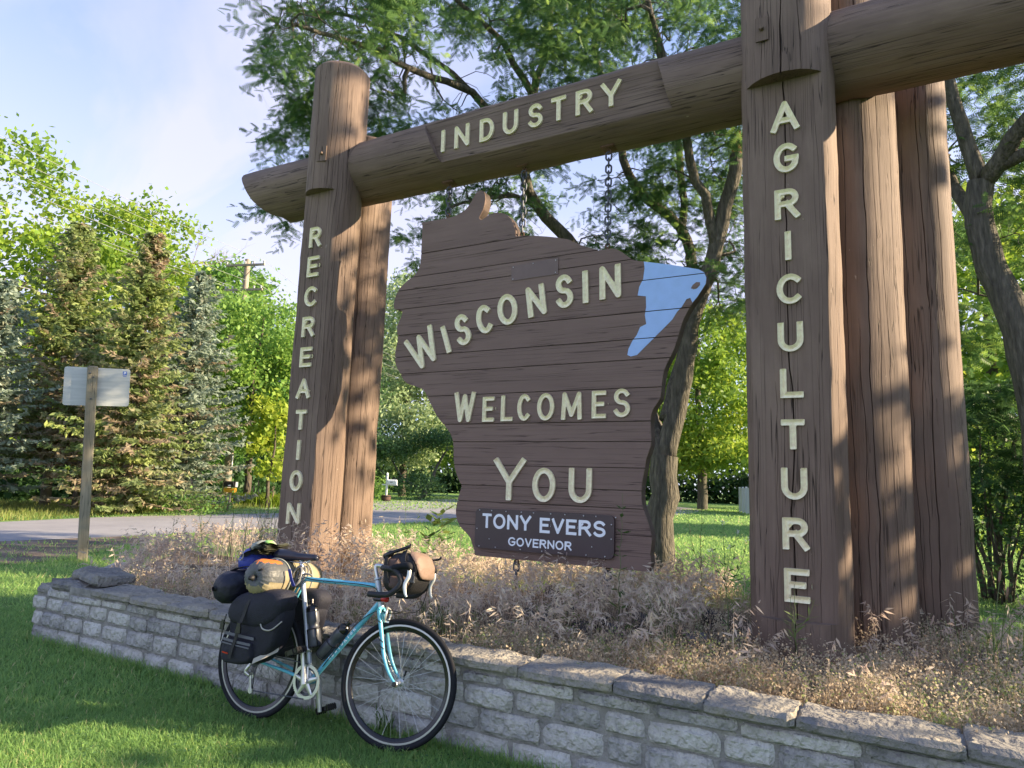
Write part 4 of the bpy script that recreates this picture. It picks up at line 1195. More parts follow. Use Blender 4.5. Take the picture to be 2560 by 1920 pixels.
mb.add(*tube([[-0.16, -.07, .724], [-0.16, .07, .724]], .005, 6)).add(*tube([[0.06, -.07, .724], [0.06, .07, .724]], .005, 6))
mb.build("rear_rack", M_gloss, bike, True)
mb = MB(); t = np.linspace(0, 2 * np.pi, 28, endpoint=False)
lock = bthing("cable_lock", "coiled grey cable lock hanging under the bicycle saddle", "lock")
for i, (r_, y, dx) in enumerate(((.052, -.045, 0), (.055, -.030, -.008), (.050, -.015, .006), (.057, .0, -.012), (.054, .015, .0))):
    mb.add(*tube([[.232 + dx + r_ * .62 * math.cos(a), y + .015 * math.sin(a), .842 + r_ * 1.1 * math.sin(a)] for a in t], .0058, 8, closed=True))
mb.add(*tube(bz([[.205, -.03, .80], [.235, -.03, .84], [.29, -.024, .862], [.32, -.01, .856]], 6), .0058, 8))
mb.build("cable_coil", M_lock, lock, True)
# lamp on the head tube
lamp = bthing("bicycle_light", "small red bicycle light clamped to the head tube below the handlebar", "light")
hp = np.array([saxis(.768), 0, .768])
MB().add(*lathe([(.012, -.014), (.024, -.014), (.025, .012), (.012, .012)], 14, 'z', hp)).add(*tube([hp + [-.03, -.012, -.004], hp + [.03, -.024, -.002]], [.010, .012], 8)).build("clamp", M_gloss, lamp, True, 40)
V_, F_ = lathe([(0, -.024), (.012, -.022), (.018, -.012), (.019, .010), (.014, .022), (0, .024)], 14, 'x'); MB().add(V_ + hp + [.048, -.022, .004], F_).build("red_lens", M_red, lamp, True, 60)

# bottles
def bottle(name, label, C_, U_, h):
    e = bthing(name, label, "bottle", "bottles in the bicycle cages")
    pr = [(0.0, 0), (.032, 0), (.0365, .006), (.0365, .085), (.0365, .098), (.031, .106), (.0305, .128), (.036, .138), (.0365, .19 * h), (.034, .20 * h)]
    V_, F_ = lathe(pr, 24, 'z'); MB().add(along(C_, U_, 1, V_), F_).build("bottle_body", M_frost, e, True, 40)
    z = .20 * h
    pr = [(.0345, z - .002), (.0365, z), (.0365, z + .022), (.030, z + .030), (.020, z + .040), (.012, z + .042), (.012, z + .058), (.015, z + .060), (.015, z + .070), (0, z + .072)]
    V_, F_ = lathe(pr, 24, 'z'); MB().add(along(C_, U_, 1, V_), F_).build("bottle_cap", M_gloss, e, True, 40)
bottle("water_bottle", "scuffed smoky water bottle upright on the bicycle's seat tube", C1, U1, 1.0)
bottle("water_bottle", "dark grey water bottle lying along the bicycle's down tube", C2, U2, 1.0)

# ------------------------------------------------------------------ luggage
def puffy(name, outline, y0, y1, m, parent, bulge=0.0, n=40, round_=0.03, top=None, noise=0.004, seed=1):
    """a stuffed bag: outline in XZ, from back y1 to front y0 (y0 < y1), rounded at both faces"""
    P = np.array(outline, float)
    # resample closed
    Q = np.vstack([P, P[:1]]); dl = np.linalg.norm(np.diff(Q, axis=0), axis=1); s = np.concatenate([[0], np.cumsum(dl)])
    u = np.linspace(0, s[-1], n, endpoint=False)
    C = np.stack([np.interp(u, s, Q[:, 0]), np.interp(u, s, Q[:, 1])], 1)
    C = 0.25 * np.roll(C, 1, 0) + 0.5 * C + 0.25 * np.roll(C, -1, 0)
    c = C.mean(0)
    size = np.linalg.norm(C - c, axis=1).mean()
    rings = []
    for t in np.linspace(0, 1, 5): rings.append((y1 - round_ * math.sin(t * math.pi / 2) if False else y1 - round_ * (t), 1 - (round_ / size) * (1 - math.sin(t * math.pi / 2))))
    for t in np.linspace(0, 1, 5)[1:]: rings.append((y1 - round_ + t * (y0 + round_ - y1 + round_), 1 + 0.02 * math.sin(t * math.pi)))
    for t in np.linspace(0, 1, 5)[1:]: rings.append((y0 + round_ - round_ * math.sin(t * math.pi / 2), 1 - (round_ / size) * (1 - math.cos(t * math.pi / 2))))
    last = rings[-1][1]
    for t in (0.75, 0.5, 0.25): rings.append((y0 - bulge * (1 - t * t), last * t))
    V = np.array([[(c[0] + (p[0] - c[0]) * k_, y, c[1] + (p[1] - c[1]) * k_) for p in C] for y, k_ in rings])
    V = V.reshape(-1, 3)
    V += noise * np.stack([fbm3(V * 1.3, seed), fbm3(V * 1.3, seed + 1), fbm3(V * 1.3, seed + 2)], 1)
    m_ = len(rings); k = np.arange(n); k2 = (k + 1) % n
    F = np.concatenate([np.stack([i * n + k, i * n + k2, (i + 1) * n + k2, (i + 1) * n + k], 1) for i in range(m_ - 1)])
    V = np.vstack([V, [c[0], y1, c[1]], [c[0], y0 - bulge, c[1]]])
    F3 = np.concatenate([np.stack([np.full(n, m_ * n), k2, k], 1), np.stack([np.full(n, m_ * n + 1), (m_ - 1) * n + k, (m_ - 1) * n + k2], 1)])
    me = MB().add(V, [F, F3]).mesh(name, m, True)
    bm = bmesh.new(); bm.from_mesh(me); bmesh.ops.recalc_face_normals(bm, faces=bm.faces); bm.to_mesh(me); bm.free()
    me.set_sharp_from_angle(angle=R(60))
    return link(name, me, parent)
def ribbon(P, w, th, axis=(1, 0, 0)):
    """flat strap: centreline P, half-width direction axis"""
    P = np.asarray(P, float); a = unit(np.asarray(axis, float)) * w / 2
    T = unit(np.gradient(P, axis=0)); nn = unit(np.cross(T, a)) * th
    V = np.concatenate([P - a, P + a, P + a + nn, P - a + nn]); n = len(P)
    i = np.arange(n - 1); F = []
    for s in range(4):
        b, c = s * n, ((s + 1) % 4) * n
        F.append(np.stack([b + i, c + i, c + i + 1, b + i + 1], 1))
    F.append(np.array([[0, 3 * n, 2 * n, n], [n - 1, 2 * n - 1, 3 * n - 1, 4 * n - 1]]))
    return V, np.concatenate(F)
def buckle(mb, c, w=0.034, h=0.05, d=0.010):
    x, y, z = c
    mb.add(*box(x - w / 2, x + w / 2, y - d, y, z - h / 2, z + h * .1)).add(*box(x - w * .36, x + w * .36, y - d * .9, y + .001, z + h * .1, z + h / 2)).add(*box(x - w * .6, x + w * .6, y - d * 1.1, y, z - h * .62, z - h * .48))
pan = bthing("pannier", "navy pannier with buckled flap on the near side of the rear wheel", "pannier", "panniers on the rear rack")
BODY = [(-.075, .66), (-.03, .70), (.05, .735), (.20, .745), (.30, .74), (.325, .66), (.325, .60), (.285, .45), (.20, .365), (.15, .345), (-.04, .345), (-.068, .37), (-.070, .43), (-.058, .52), (-.085, .60)]
puffy("pannier_body", BODY, -.235, -.085, M_navy, pan, 0.012, round_=0.035)
FLAP = [(-.095, .60), (-.080, .665), (-.03, .712), (.06, .748), (.20, .768), (.31, .768), (.352, .715), (.325, .655), (.30, .60), (.22, .555), (.15, .535), (.06, .545), (-.02, .545), (-.06, .56)]
puffy("pannier_flap", FLAP, -.258, -.08, M_navy, pan, 0.014, round_=0.05, seed=4)
POCK = [(-.062, .470), (.16, .465), (.172, .40), (.155, .352), (.09, .336), (-.03, .338), (-.062, .36), (-.072, .42)]
po = puffy("front_pocket", POCK, -.268, -.20, M_navy, pan, 0.006, round_=0.025, seed=6)
mb = MB()
mb.add(*ribbon(bz([[-.062, -.249, .498], [.05, -.254, .494], [.168, -.249, .488]], 5), .016, .004, (0, 0, 1)))
mb.add(*ribbon(bz([[-.058, -.262, .468], [.05, -.276, .463], [.160, -.262, .456]], 5), .014, .004, (0, 0, 1)))
mb.add(*ribbon(bz([[-.060, -.270, .449], [.05, -.277, .445], [.160, -.270, .438]], 5), .007, .004, (0, 0, 1)))
mb.build("zip_tape", M_gtrim, pan)
mb = MB().add(*tube(bz([[.205, -.255, .575], [.235, -.262, .552], [.285, -.25, .552], [.325, -.215, .600]], 6), .0042, 6))
mb.build("reflective_piping", M_refl, pan, True)
mb = MB().add(*ribbon(bz([[.178, -.240, .368], [.225, -.225, .395], [.282, -.16, .44]], 5), .030, .004, (0, .3, 1))); mb.build("reflective_strip", M_refl, pan)
mb = MB()
mb.add(*ribbon(bz([[.13, -.200, .758], [.105, -.262, .700], [.090, -.275, .62], [.078, -.285, .555], [.062, -.281, .49], [.048, -.286, .42], [.040, -.287, .375]], 5), .024, .003, (1, 0, .1)))
mb.build("strap", M_blk, pan)
MB().add(*ribbon(bz([[-.078, -.245, .60], [-.076, -.258, .55], [-.080, -.255, .49], [-.086, -.25, .45]], 5), .020, .003, (.8, -.5, 0))).build("strap", M_blk, pan)
mb = MB(); buckle(mb, (.080, -.287, .545)); buckle(mb, (-.076, -.262, .545), .026, .05); buckle(mb, (.145, -.235, .725), .030, .045); mb.build("buckle", M_gloss, pan)
tag(MB().add(*ribbon([[-.035, -.2765, .398], [.015, -.2795, .394]], .008, .001, (0, 0, 1))).build("red_badge", M_red, pan), "small red maker's badge")
pan2 = bthing("pannier", "dark pannier on the wall side of the rear wheel, half hidden by it", "pannier", "panniers on the rear rack")
puffy("pannier_body", BODY, .07, .20, M_navy, pan2, 0.0, round_=0.03, seed=9)
puffy("pannier_flap", FLAP, .065, .215, M_navy, pan2, 0.0, round_=0.04, seed=10)
mb = MB().add(*ribbon(bz([[.21, .066, .46], [.235, .062, .42], [.25, .066, .385]], 4), .03, .003, (1, 0, .3))); mb.build("reflective_strip", M_refl, pan2)

# rolled sleeping bag lying across the rack
sb = bthing("sleeping_bag_roll", "grey and khaki sleeping bag roll with gathered end behind the saddle", "sleeping bag")
A0 = np.array([.128, -.285, .826]); A1 = np.array([.055, .30, .812])
def roll(prof, n, A0, A1, pleat=0.0, npl=16, seed=1, sag=0.0, noise=0.006):
    u = unit(A1 - A0); a = unit(np.cross([0, 0, 1.0], u)); b = np.cross(u, a); Lg = np.linalg.norm(A1 - A0)
    V = []
    for r_, h, pl in prof:
        for k in range(n):
            t = 2 * np.pi * k / n
            rr = r_ * (1 + pleat * pl * math.cos(npl * t + 1.3 * math.sin(3 * t)) + 0.025 * math.sin(2 * t + 9 * h) + 0.02 * math.sin(5 * t + 14 * h))
            V.append(A0 + u * h * Lg + rr * (math.cos(t) * a + math.sin(t) * b))
    V = np.array(V); V += noise * np.stack([fbm3(V, seed), fbm3(V, seed + 1), fbm3(V, seed + 2)], 1)
    m_ = len(prof); k = np.arange(n); k2 = (k + 1) % n
    F = np.concatenate([np.stack([i * n + k, i * n + k2, (i + 1) * n + k2, (i + 1) * n + k], 1) for i in range(m_ - 1)])
    return V, F
NS = 64
prof = [(.004, .035, 0), (.016, .010, 1), (.030, .0, 1), (.050, .004, 1), (.072, .022, .9), (.092, .055, .6), (.104, .10, .3), (.109, .16, .1), (.110, .25, 0), (.109, .40, 0), (.110, .55, 0), (.110, .70, 0), (.107, .85, 0), (.098, .95, .1), (.07, .99, .3), (.03, 1.0, .3), (.003, .99, 0)]
Vr, Fr = roll(prof, NS, A0, A1, .055, 23, 3)
cen = Vr[Fr].mean(1)
uu = unit(A1 - A0); hh = (cen - A0) @ uu / np.linalg.norm(A1 - A0)
grey = (hh + (cen[:, 2] - A0[2]) * -1.3 - (cen[:, 0] - A0[0]) * 0.1 < 0.22) if False else (hh - (cen[:, 2] - A0[2]) * 1.9 < 0.10 + 0.15 * ((cen[:, 2] - A0[2]) > -.02))
orange = grey & (cen[:, 2] > A0[2] + .085) & (hh < .22) & (hh > .02)
grey &= ~orange
def sub(V, F, m, name, parent):
    u, inv = np.unique(F, return_inverse=True)
    me = np_mesh(name, V[u], [inv.reshape(F.shape)], m, True); return link(name, me, parent)
sub(Vr, Fr[~grey & ~orange], M_khaki, "khaki_cover", sb); sub(Vr, Fr[grey], M_grey, "gathered_end", sb)
if orange.any(): sub(Vr, Fr[orange], M_orange, "orange_panel", sb)
mb = MB(); t = np.linspace(0, 2 * np.pi, 40, endpoint=False)
a_ = unit(np.cross([0, 0, 1.0], uu)); b_ = np.cross(uu, a_)
for h_, m_ in ((.33, 0), (.72, 0)):
    Pc = A0 + (A1 - A0) * h_
    MB().add(*tube([Pc + .116 * (math.cos(x) * a_ + math.sin(x) * b_) for x in t], .005, 6, closed=True)).build("strap", M_palec, sb, True)
mb = MB().add(*ribbon(bz([[.245, -.13, .885], [.262, -.12, .83], [.272, -.10, .79]], 4), .020, .003, (1, 0, .3))); mb.build("blue_strap", M_bluej, sb)
mb = MB().add(*tube([A0 + [.0, -.004, .0], A0 + [-.01, -.03, -.004]], [.018, .010], 10)).add(*tube([A0 + [.035, -.008, .045], A0 + [.065, -.004, .055]], .007, 6)); mb.build("cord_lock", M_blk, sb, True)
# black stuff sack
ss = bthing("stuff_sack", "bulging navy black stuff sack strapped across the rear of the rack", "stuff sack")
prof = [(.003, .0, 0), (.035, .005, .5), (.065, .03, .5), (.086, .08, .3), (.098, .16, .1), (.101, .30, 0), (.100, .5, 0), (.099, .7, 0), (.095, .85, .1), (.07, .95, .3), (.03, .99, .3), (.003, 1.0, 0)]
Vs, Fs = roll(prof, 48, np.array([-.165, -.285, .735]), np.array([-.045, .26, .82]), .05, 13, 8, noise=.009)
link("sack_body", np_mesh("sack_body", Vs, [Fs], M_navy2, True), ss)
Vq, Fq = roll([(.014, 0, 0), (.020, .04, 0), (.010, .07, 0)], 12, np.array([-.17, -.292, .735]), np.array([-.045, .26, .82])); MB().add(Vq, Fq).build("drawstring_end", M_blk, ss)
mb = MB()
mb.add(*ribbon(bz([[-.21, -.20, .80], [-.13, -.18, .855], [-.03, -.15, .875], [.04, -.14, .83]], 5), .03, .004, (0, 1, 0))); mb.build("strap", M_blk, ss)
# blue jacket bundle, olive tarp
bj = bthing("jacket_bundle", "bright blue jacket bundled on top of the black stuff sack", "jacket")
Vs, Fs = roll([(.003, 0, 0), (.05, .04, .5), (.085, .15, .3), (.098, .35, 0), (.095, .6, 0), (.075, .85, .3), (.03, .98, .5), (.003, 1.0, 0)], 40, np.array([-.175, -.13, .895]), np.array([-.06, .25, .92]), .06, 11, 12, noise=.012)
link("blue_body", np_mesh("blue_body", Vs, [Fs], M_bluej, True), bj)
MB().add(*tube([[-.148 + .022 * math.cos(x), -.145, .935 + .026 * math.sin(x)] for x in np.linspace(-2.2, 2.2, 14)], .004, 6)).build("pull_ring", M_refl, bj, True)
tp = bthing("folded_tarp", "folded olive tarp tucked between the sleeping bag and the saddle", "tarp")
mb = MB()
for i in range(5):
    g_ = np.linspace(-.155, .012, 14); yv = np.linspace(-.15 + .012 * i, .10, 12)
    X, Yv = np.meshgrid(g_, yv)
    Zv = .935 + .013 * i + .035 * np.sin((X + .115) * 13 + .4) + .004 * np.sin(X * 90 + i * 2 + Yv * 20) + .006 * np.cos(Yv * 40 + i)
    V = np.stack([X + .006 * i, Yv, Zv], -1).reshape(-1, 3)
    ii, jj = np.meshgrid(np.arange(13), np.arange(11)); q = (jj * 14 + ii).ravel(); Fq = np.stack([q, q + 1, q + 15, q + 14], 1)
    mb.add(V, Fq).add(V - [0, 0, .008], Fq[:, ::-1])
mb.build("olive_layers", M_olive, tp, True, 40)
Vs, Fs = roll([(.003, 0, 0), (.03, .05, 0), (.045, .4, 0), (.035, .85, 0), (.003, 1, 0)], 20, np.array([-.12, -.10, .985]), np.array([-.01, .02, 1.01]), .1, 7, 15, noise=.008)
link("pale_fold", np_mesh("pale_fold", Vs, [Fs], M_palec, True), tp)
Vs, Fs = roll([(.003, 0, 0), (.018, .2, 0), (.018, .8, 0), (.003, 1, 0)], 14, np.array([-.055, -.06, 1.022]), np.array([.0, -.03, 1.022]), .1, 5, 16, noise=.004)
link("lime_corner", np_mesh("lime_corner", Vs, [Fs], M_lime, True), tp)
Vs, Fs = roll([(.003, 0, 0), (.03, .2, 0), (.035, .8, 0), (.003, 1, 0)], 16, np.array([-.03, -.06, .985]), np.array([.015, .08, .975]), .1, 5, 18, noise=.006)
link("black_fold", np_mesh("black_fold", Vs, [Fs], M_blk, True), tp)
# handlebar bag
hbag = bthing("handlebar_bag", "black handlebar bag with a tan leather lid between the drops", "bag")
HB_ = [(.885, .985), (.92, 1.025), (1.0, 1.035), (1.06, 1.015), (1.085, .96), (1.085, .88), (1.05, .825), (.98, .805), (.91, .81), (.875, .85), (.870, .92)]
def stp(o): 
    me = o.data; n = len(me.vertices); c = np.zeros(n * 3, np.float32); me.vertices.foreach_get("co", c)
    me.vertices.foreach_set("co", st(c.reshape(-1, 3)).astype(np.float32).ravel()); me.update(); return o
stp(puffy("bag_body", HB_, -.135, .135, M_blk, hbag, 0.006, round_=.05, seed=21))
LID = [(1.005, 1.046), (1.04, 1.043), (1.078, 1.02), (1.106, .965), (1.110, .91), (1.100, .89), (1.088, .93), (1.07, .975), (1.045, 1.01)]
stp(puffy("tan_lid", LID, -.138, .138, M_tan, hbag, 0.003, round_=.06, seed=22))
PK = [(.93, .90), (1.02, .90), (1.05, .87), (1.04, .83), (.98, .82), (.93, .84)]
stp(puffy("side_pocket", PK, -.160, -.12, M_brnb, hbag, 0.004, round_=.02, seed=23))
PK2 = [(.905, .99), (.96, 1.0), (.985, .97), (.97, .93), (.91, .93)]
stp(puffy("side_panel", PK2, -.150, -.12, M_brnb, hbag, 0.002, round_=.02, seed=24))
mb = MB()
mb.add(*ribbon(bz([[1.05, -.150, .985], [1.075, -.153, .94], [1.072, -.152, .885], [1.055, -.15, .84]], 5), .022, .004, (1, 0, .2))).add(*ribbon(bz([[.90, -.152, 1.0], [.905, -.156, .93], [.93, -.156, .86]], 5), .02, .004, (1, 0, 0)))
mb.add(*ribbon(bz([[.985, -.10, 1.042], [1.0, -.15, .99], [1.03, -.16, .93]], 5), .03, .004, (1, 0, .5)))
stp(mb.build("strap", M_blk, hbag)); mb = MB(); buckle(mb, (1.07, -.156, .905), .028, .05); stp(mb.build("buckle", M_steel, hbag))
mb = MB().add(*tube(bz([[.865, -.10, 1.0], [.93, -.11, 1.035], [1.0, -.10, 1.065], [1.012, -.10, 1.085]], 5), [.018] * 4 + [.010] * 8 + [.006] * 4, 8))
stp(mb.build("map_clip", M_gloss, hbag, True))
mb = MB().add(*tube(bz([[1.06, .12, 1.01], [1.11, .13, 1.02], [1.125, .13, 1.04]], 4), .007, 6))
stp(mb.build("lid_toggle", M_gloss, hbag, True))
# ------------------------------------------------------------------ trees
M_bark = layered("furrowed_locust_bark", [(0.3, (0.057, 0.053, 0.044)), (0.55, (0.142, 0.129, 0.103)), (0.75, (0.266, 0.237, 0.190))], scale=9, detail=10, stretch=(2.2, 2.2, 0.35), bump=1.0, bscale=14, bdist=0.06)
M_bark2 = layered("grey_brown_bark", [(0.3, (0.05, 0.042, 0.032)), (0.7, (0.16, 0.135, 0.105))], scale=5, detail=8, stretch=(2, 2, 0.4), bump=0.8, bscale=9, bdist=0.06)
M_barkp = layered("pale_spruce_bark", [(0.3, (0.12, 0.095, 0.075)), (0.7, (0.27, 0.22, 0.18))], scale=4, detail=8, bump=0.8, bscale=9, bdist=0.05)
M_orangewood = simple("fresh_split_wood", (0.42, 0.20, 0.08), 0.8, noise=0.3, nscale=15)
M_locust = ramp_mat("locust_leaflets", [(0.0, (0.034, 0.086, 0.034)), (0.5, (0.077, 0.164, 0.054)), (1.0, (0.195, 0.312, 0.070))], 0.55, 0.48, spec=0.3)
M_bright = ramp_mat("yellow_green_leaves", [(0.0, (0.084, 0.168, 0.025)), (0.5, (0.196, 0.322, 0.042)), (1.0, (0.364, 0.448, 0.063))], 0.5, 0.40, spec=0.3)
M_mid = ramp_mat("mid_green_leaves", [(0.0, (0.064, 0.145, 0.040)), (0.5, (0.145, 0.290, 0.064)), (1.0, (0.274, 0.419, 0.084))], 0.5, 0.38, spec=0.3)
M_dark = ramp_mat("dark_green_leaves", [(0.0, (0.025, 0.068, 0.025)), (0.5, (0.064, 0.137, 0.045)), (1.0, (0.137, 0.225, 0.064))], 0.55, 0.30, spec=0.3)
M_greyg = ramp_mat("grey_green_leaves", [(0.0, (0.113, 0.177, 0.097)), (0.5, (0.274, 0.370, 0.185)), (1.0, (0.451, 0.547, 0.274))], 0.5, 0.30, spec=0.3)
M_needle = ramp_mat("spruce_needles", [(0.0, (0.324, 0.252, 0.168)), (0.24, (0.432, 0.360, 0.240)), (0.34, (0.312, 0.324, 0.168)), (0.6, (0.180, 0.252, 0.096)), (1.0, (0.360, 0.420, 0.144))], 0.7, 0.38)
M_blueneedle = ramp_mat("blue_spruce_needles", [(0.0, (0.30, 0.24, 0.16)), (0.2, (0.28, 0.27, 0.19)), (0.4, (0.20, 0.26, 0.20)), (1.0, (0.38, 0.45, 0.36))], 0.7, 0.36)

def rhomb(C, d, nrm, Lg, Wd):
    """leaf-shaped quads"""
    d = unit(d); s = unit(np.cross(nrm, d)); Lg = np.asarray(Lg).reshape(-1, 1); Wd = np.asarray(Wd).reshape(-1, 1)
    n = len(C)
    V = np.stack([C - d * Lg / 2, C + s * Wd / 2 + d * Lg * .05, C + d * Lg / 2, C - s * Wd / 2 + d * Lg * .05], 1).reshape(-1, 3)
    F = np.arange(4 * n).reshape(n, 4)
    return V, F

class Tree:
    """branch graph grown from hand-laid limbs towards target points"""
    def __init__(self, seed):
        self.P, self.par, self.minr, self.limb = [], [], [], []
        self.g = np.random.default_rng(seed)
        self.chains = []
    def limb_path(self, pts, r0, r1, start=None, step=0.3, jit=0.02):
        pts = np.array(pts, float)
        c = bz(pts, 8)
        dl = np.linalg.norm(np.diff(c, axis=0), axis=1); s = np.concatenate([[0], np.cumsum(dl)])
        m = max(3, int(s[-1] / step)); u = np.linspace(0, s[-1], m)
        c = np.stack([np.interp(u, s, c[:, k]) for k in range(3)], 1)
        c[1:-1] += self.g.normal(0, jit, c[1:-1].shape)
        ids = []
        prev = -1
        if start is not None or self.P:
            if self.P:
                d = np.linalg.norm(np.array(self.P) - c[0], axis=1); prev = int(d.argmin())
        for i, p in enumerate(c):
            self.P.append(p); self.par.append(prev); self.minr.append(r0 + (r1 - r0) * i / (m - 1)); prev = len(self.P) - 1; ids.append(prev)
        self.chains.append(([self.par[ids[0]]] if self.par[ids[0]] >= 0 else []) + ids)
        return self
    def grow(self, T, sag=0.12, back=0.5, centre=None):
        T = np.array(T, float)
        L0 = np.array(self.P)
        d0 = np.array([np.min(np.linalg.norm(L0 - t, axis=1)) for t in T])
        for k in np.argsort(d0):
            t = T[k]; A = np.array(self.P)
            D = A - t; d = np.linalg.norm(D, axis=1)
            cost = d + back * np.maximum(0, A[:, 2] - t[2] - 0.3)
            j = int(cost.argmin()); p = A[j]; dist = d[j]
            if dist < 0.15: continue
            m = max(2, int(dist / 0.35) + 1)
            pd = A[j] - A[self.par[j]] if self.par[j] >= 0 else np.array([0, 0, 1.0])
            pd = unit(pd) * dist * 0.35
            prev = j; ids = [j]
            mid = p + pd + (t - p) * 0.25 + self.g.normal(0, 0.06 * dist, 3) + [0, 0, sag * dist]
            for i in range(1, m + 1):
                s = i / m
                q = (1 - s) ** 2 * p + 2 * s * (1 - s) * mid + s * s * t
                if i < m: q = q + self.g.normal(0, 0.025, 3)
                self.P.append(q); self.par.append(prev); self.minr.append(0.0); prev = len(self.P) - 1; ids.append(prev)
            self.chains.append(ids)
        return self
    def radii(self, tip=0.006, ex=2.4):
        n = len(self.P); w = np.zeros(n)
        ch = np.zeros(n, int)
        for p in self.par:
            if p >= 0: ch[p] += 1
        acc = np.where(ch == 0, 1.0, 0.0)
        for i in range(n - 1, -1, -1):
            if self.par[i] >= 0: acc[self.par[i]] += acc[i]
        r = tip * np.maximum(acc, 1) ** (1 / ex)
        m = np.array(self.minr)
        r = np.where(m > 0, m, r)
        for i in range(n):                      # children never thicker than their parent
            if self.par[i] >= 0 and m[i] == 0: r[i] = min(r[i], r[self.par[i]] * 0.8)
        return r
    def wood(self, tip=0.006, sides=6, ex=2.4, big=12):
        r = self.radii(tip, ex); mb = MB(); P = np.array(self.P)
        for ids in self.chains:
            rr = r[ids].copy()
            if len(ids) > 1 and self.par[ids[1]] == ids[0]: rr[0] = min(rr[0], rr[1] * 1.15)
            mb.add(*tube(P[ids], rr, big if rr.max() > 0.06 else sides if rr.max() > 0.015 else 4, False))
        return mb
    def tips(self):
        P = np.array(self.P); n = len(P); has = np.zeros(n, bool)
        for p in self.par:
            if p >= 0: has[p] = True
        t = np.where(~has)[0]
        par = np.array(self.par)
        return P[t], unit(P[t] - P[par[t]])

def ellip(g, n, c, r, shell=0.0, low=-1.0):
    """points in an ellipsoid, optionally biased to its shell"""
    d = unit(g.normal(0, 1, (n * 3, 3))); d = d[d[:, 2] > low][:n]
    u = g.random(len(d)) ** (1 / 3) * (1 - shell) + shell * (0.75 + 0.25 * g.random(len(d)))
    return np.asarray(c) + d * u[:, None] * np.asarray(r)

# pinnate leaf template: rachis along +X, leaflets in pairs, slightly drooping
def pinnate(np_=6):
    V, F = [], []
    for i in range(np_):
        x = 0.12 + 0.80 * i / (np_ - 1)
        l = 0.34 * (1 - 0.35 * abs(i / (np_ - 1) - 0.45) * 2)
        for s in (-1, 1):
            k = len(V)
            V += [(x - .06, 0.01 * s, -.10 * x * x), (x + .085, 0.012 * s, -.10 * x * x), (x + .10, s * l, -.10 * x * x - 0.05)]
            F.append((k, k + 1, k + 2) if s > 0 else (k + 1, k, k + 2))
    return np.array(V), np.array(F)
PINV, PINF = pinnate()
def pinnate_leaves(P, d, size, g):
    M = frames(d, 0.5, g) * np.asarray(size).reshape(-1, 1, 1)
    return inst(PINV, PINF, M, P)

def locust_spray(tp, td, g, nt=3, nl=8, tl=0.5, ls=(.13, .20), droop=0.25):
    """leaves along short drooping twigs at each branch end"""
    n = len(tp)
    P0 = np.repeat(tp, nt, 0); D = np.repeat(td, nt, 0) + g.normal(0, 0.75, (n * nt, 3)); D[:, 2] *= 0.55; D = unit(D)
    Lg = tl * g.uniform(.5, 1.2, n * nt)
    s = (np.arange(nl) + .5) / nl
    P = P0[:, None] + D[:, None] * (Lg[:, None] * s)[..., None]
    P[..., 2] -= droop * Lg[:, None] * s ** 2
    P = P.reshape(-1, 3)
    side = np.tile(np.where(np.arange(nl) % 2, 1, -1), n * nt)
    Dd = np.repeat(D, nl, 0); sd_ = unit(np.cross(Dd, [0, 0, 1.0]))
    ld = Dd * 0.55 + sd_ * side[:, None] * 0.8 + g.normal(0, .3, P.shape); ld[:, 2] -= 0.25
    V, F = pinnate_leaves(P, ld, g.uniform(*ls, len(P)), g)
    tw = []
    return V, F, P0, D, Lg

def finish_tree(name, label, cat, T, leaves, mats, group=None, tip=0.006, trunk_mat=None, tint_fn=None, sides=6):
    base = np.array(T.P[0]); 
    e = empty(name, tuple(base)); tag(e, label, cat, group)
    mb = T.wood(tip, sides)
    mb.V = [v - base for v in mb.V]
    mb.build("trunk", trunk_mat or M_bark, e, True)
    V, F, tint = leaves
    link("crown", np_mesh("crown", V - base, [F], mats, False, tint), e)
    return e

# --- honey locust behind the gateway
g = np.random.default_rng(12)
T = Tree(3)
T.limb_path([(-3.85, 12.45, -0.1), (-3.78, 12.44, 1.1), (-3.72, 12.45, 2.07)], .29, .25)
T.limb_path([(-3.72, 12.45, 1.95), (-3.57, 12.5, 2.81), (-3.38, 12.45, 3.4), (-3.21, 12.39, 4.34), (-2.94, 12.25, 5.15), (-2.71, 12.2, 5.81), (-2.53, 12.14, 6.38), (-2.34, 12.07, 7.02), (-2.30, 12.08, 7.5)], .20, .115)
T.limb_path([(-2.71, 12.2, 5.81), (-2.78, 11.88, 6.58), (-2.94, 11.63, 7.04), (-3.04, 11.4, 7.66), (-3.27, 11.03, 8.85), (-3.49, 10.64, 10.03)], .10, .04)
T.limb_path([(-3.75, 12.45, 2.0), (-4.3, 12.69, 3.29), (-5.08, 12.62, 5.3), (-5.74, 12.33, 6.52), (-6.03, 11.97, 6.9), (-6.29, 11.6, 7.34), (-6.33, 11.47, 7.65), (-6.0, 11.08, 9.14), (-5.64, 10.93, 9.76), (-5.5, 10.78, 10.3), (-5.31, 10.54, 11.09)], .20, .05)
T.limb_path([(-6.0, 11.08, 9.14), (-6.05, 10.82, 9.31), (-6.17, 10.29, 9.7), (-6.39, 9.68, 9.96), (-6.6, 9.3, 10.13), (-6.77, 8.67, 10.26)], .075, .03)
T.limb_path([(-6.03, 11.97, 6.9), (-6.25, 11.17, 7.09), (-6.46, 10.35, 6.73), (-6.85, 9.61, 6.34)], .06, .025)
T.limb_path([(-6.33, 11.47, 7.65), (-6.56, 10.05, 8.6), (-6.81, 8.64, 8.35), (-6.8, 7.6, 8.09), (-6.87, 6.7, 7.88), (-6.99, 5.98, 7.64)], .09, .025)
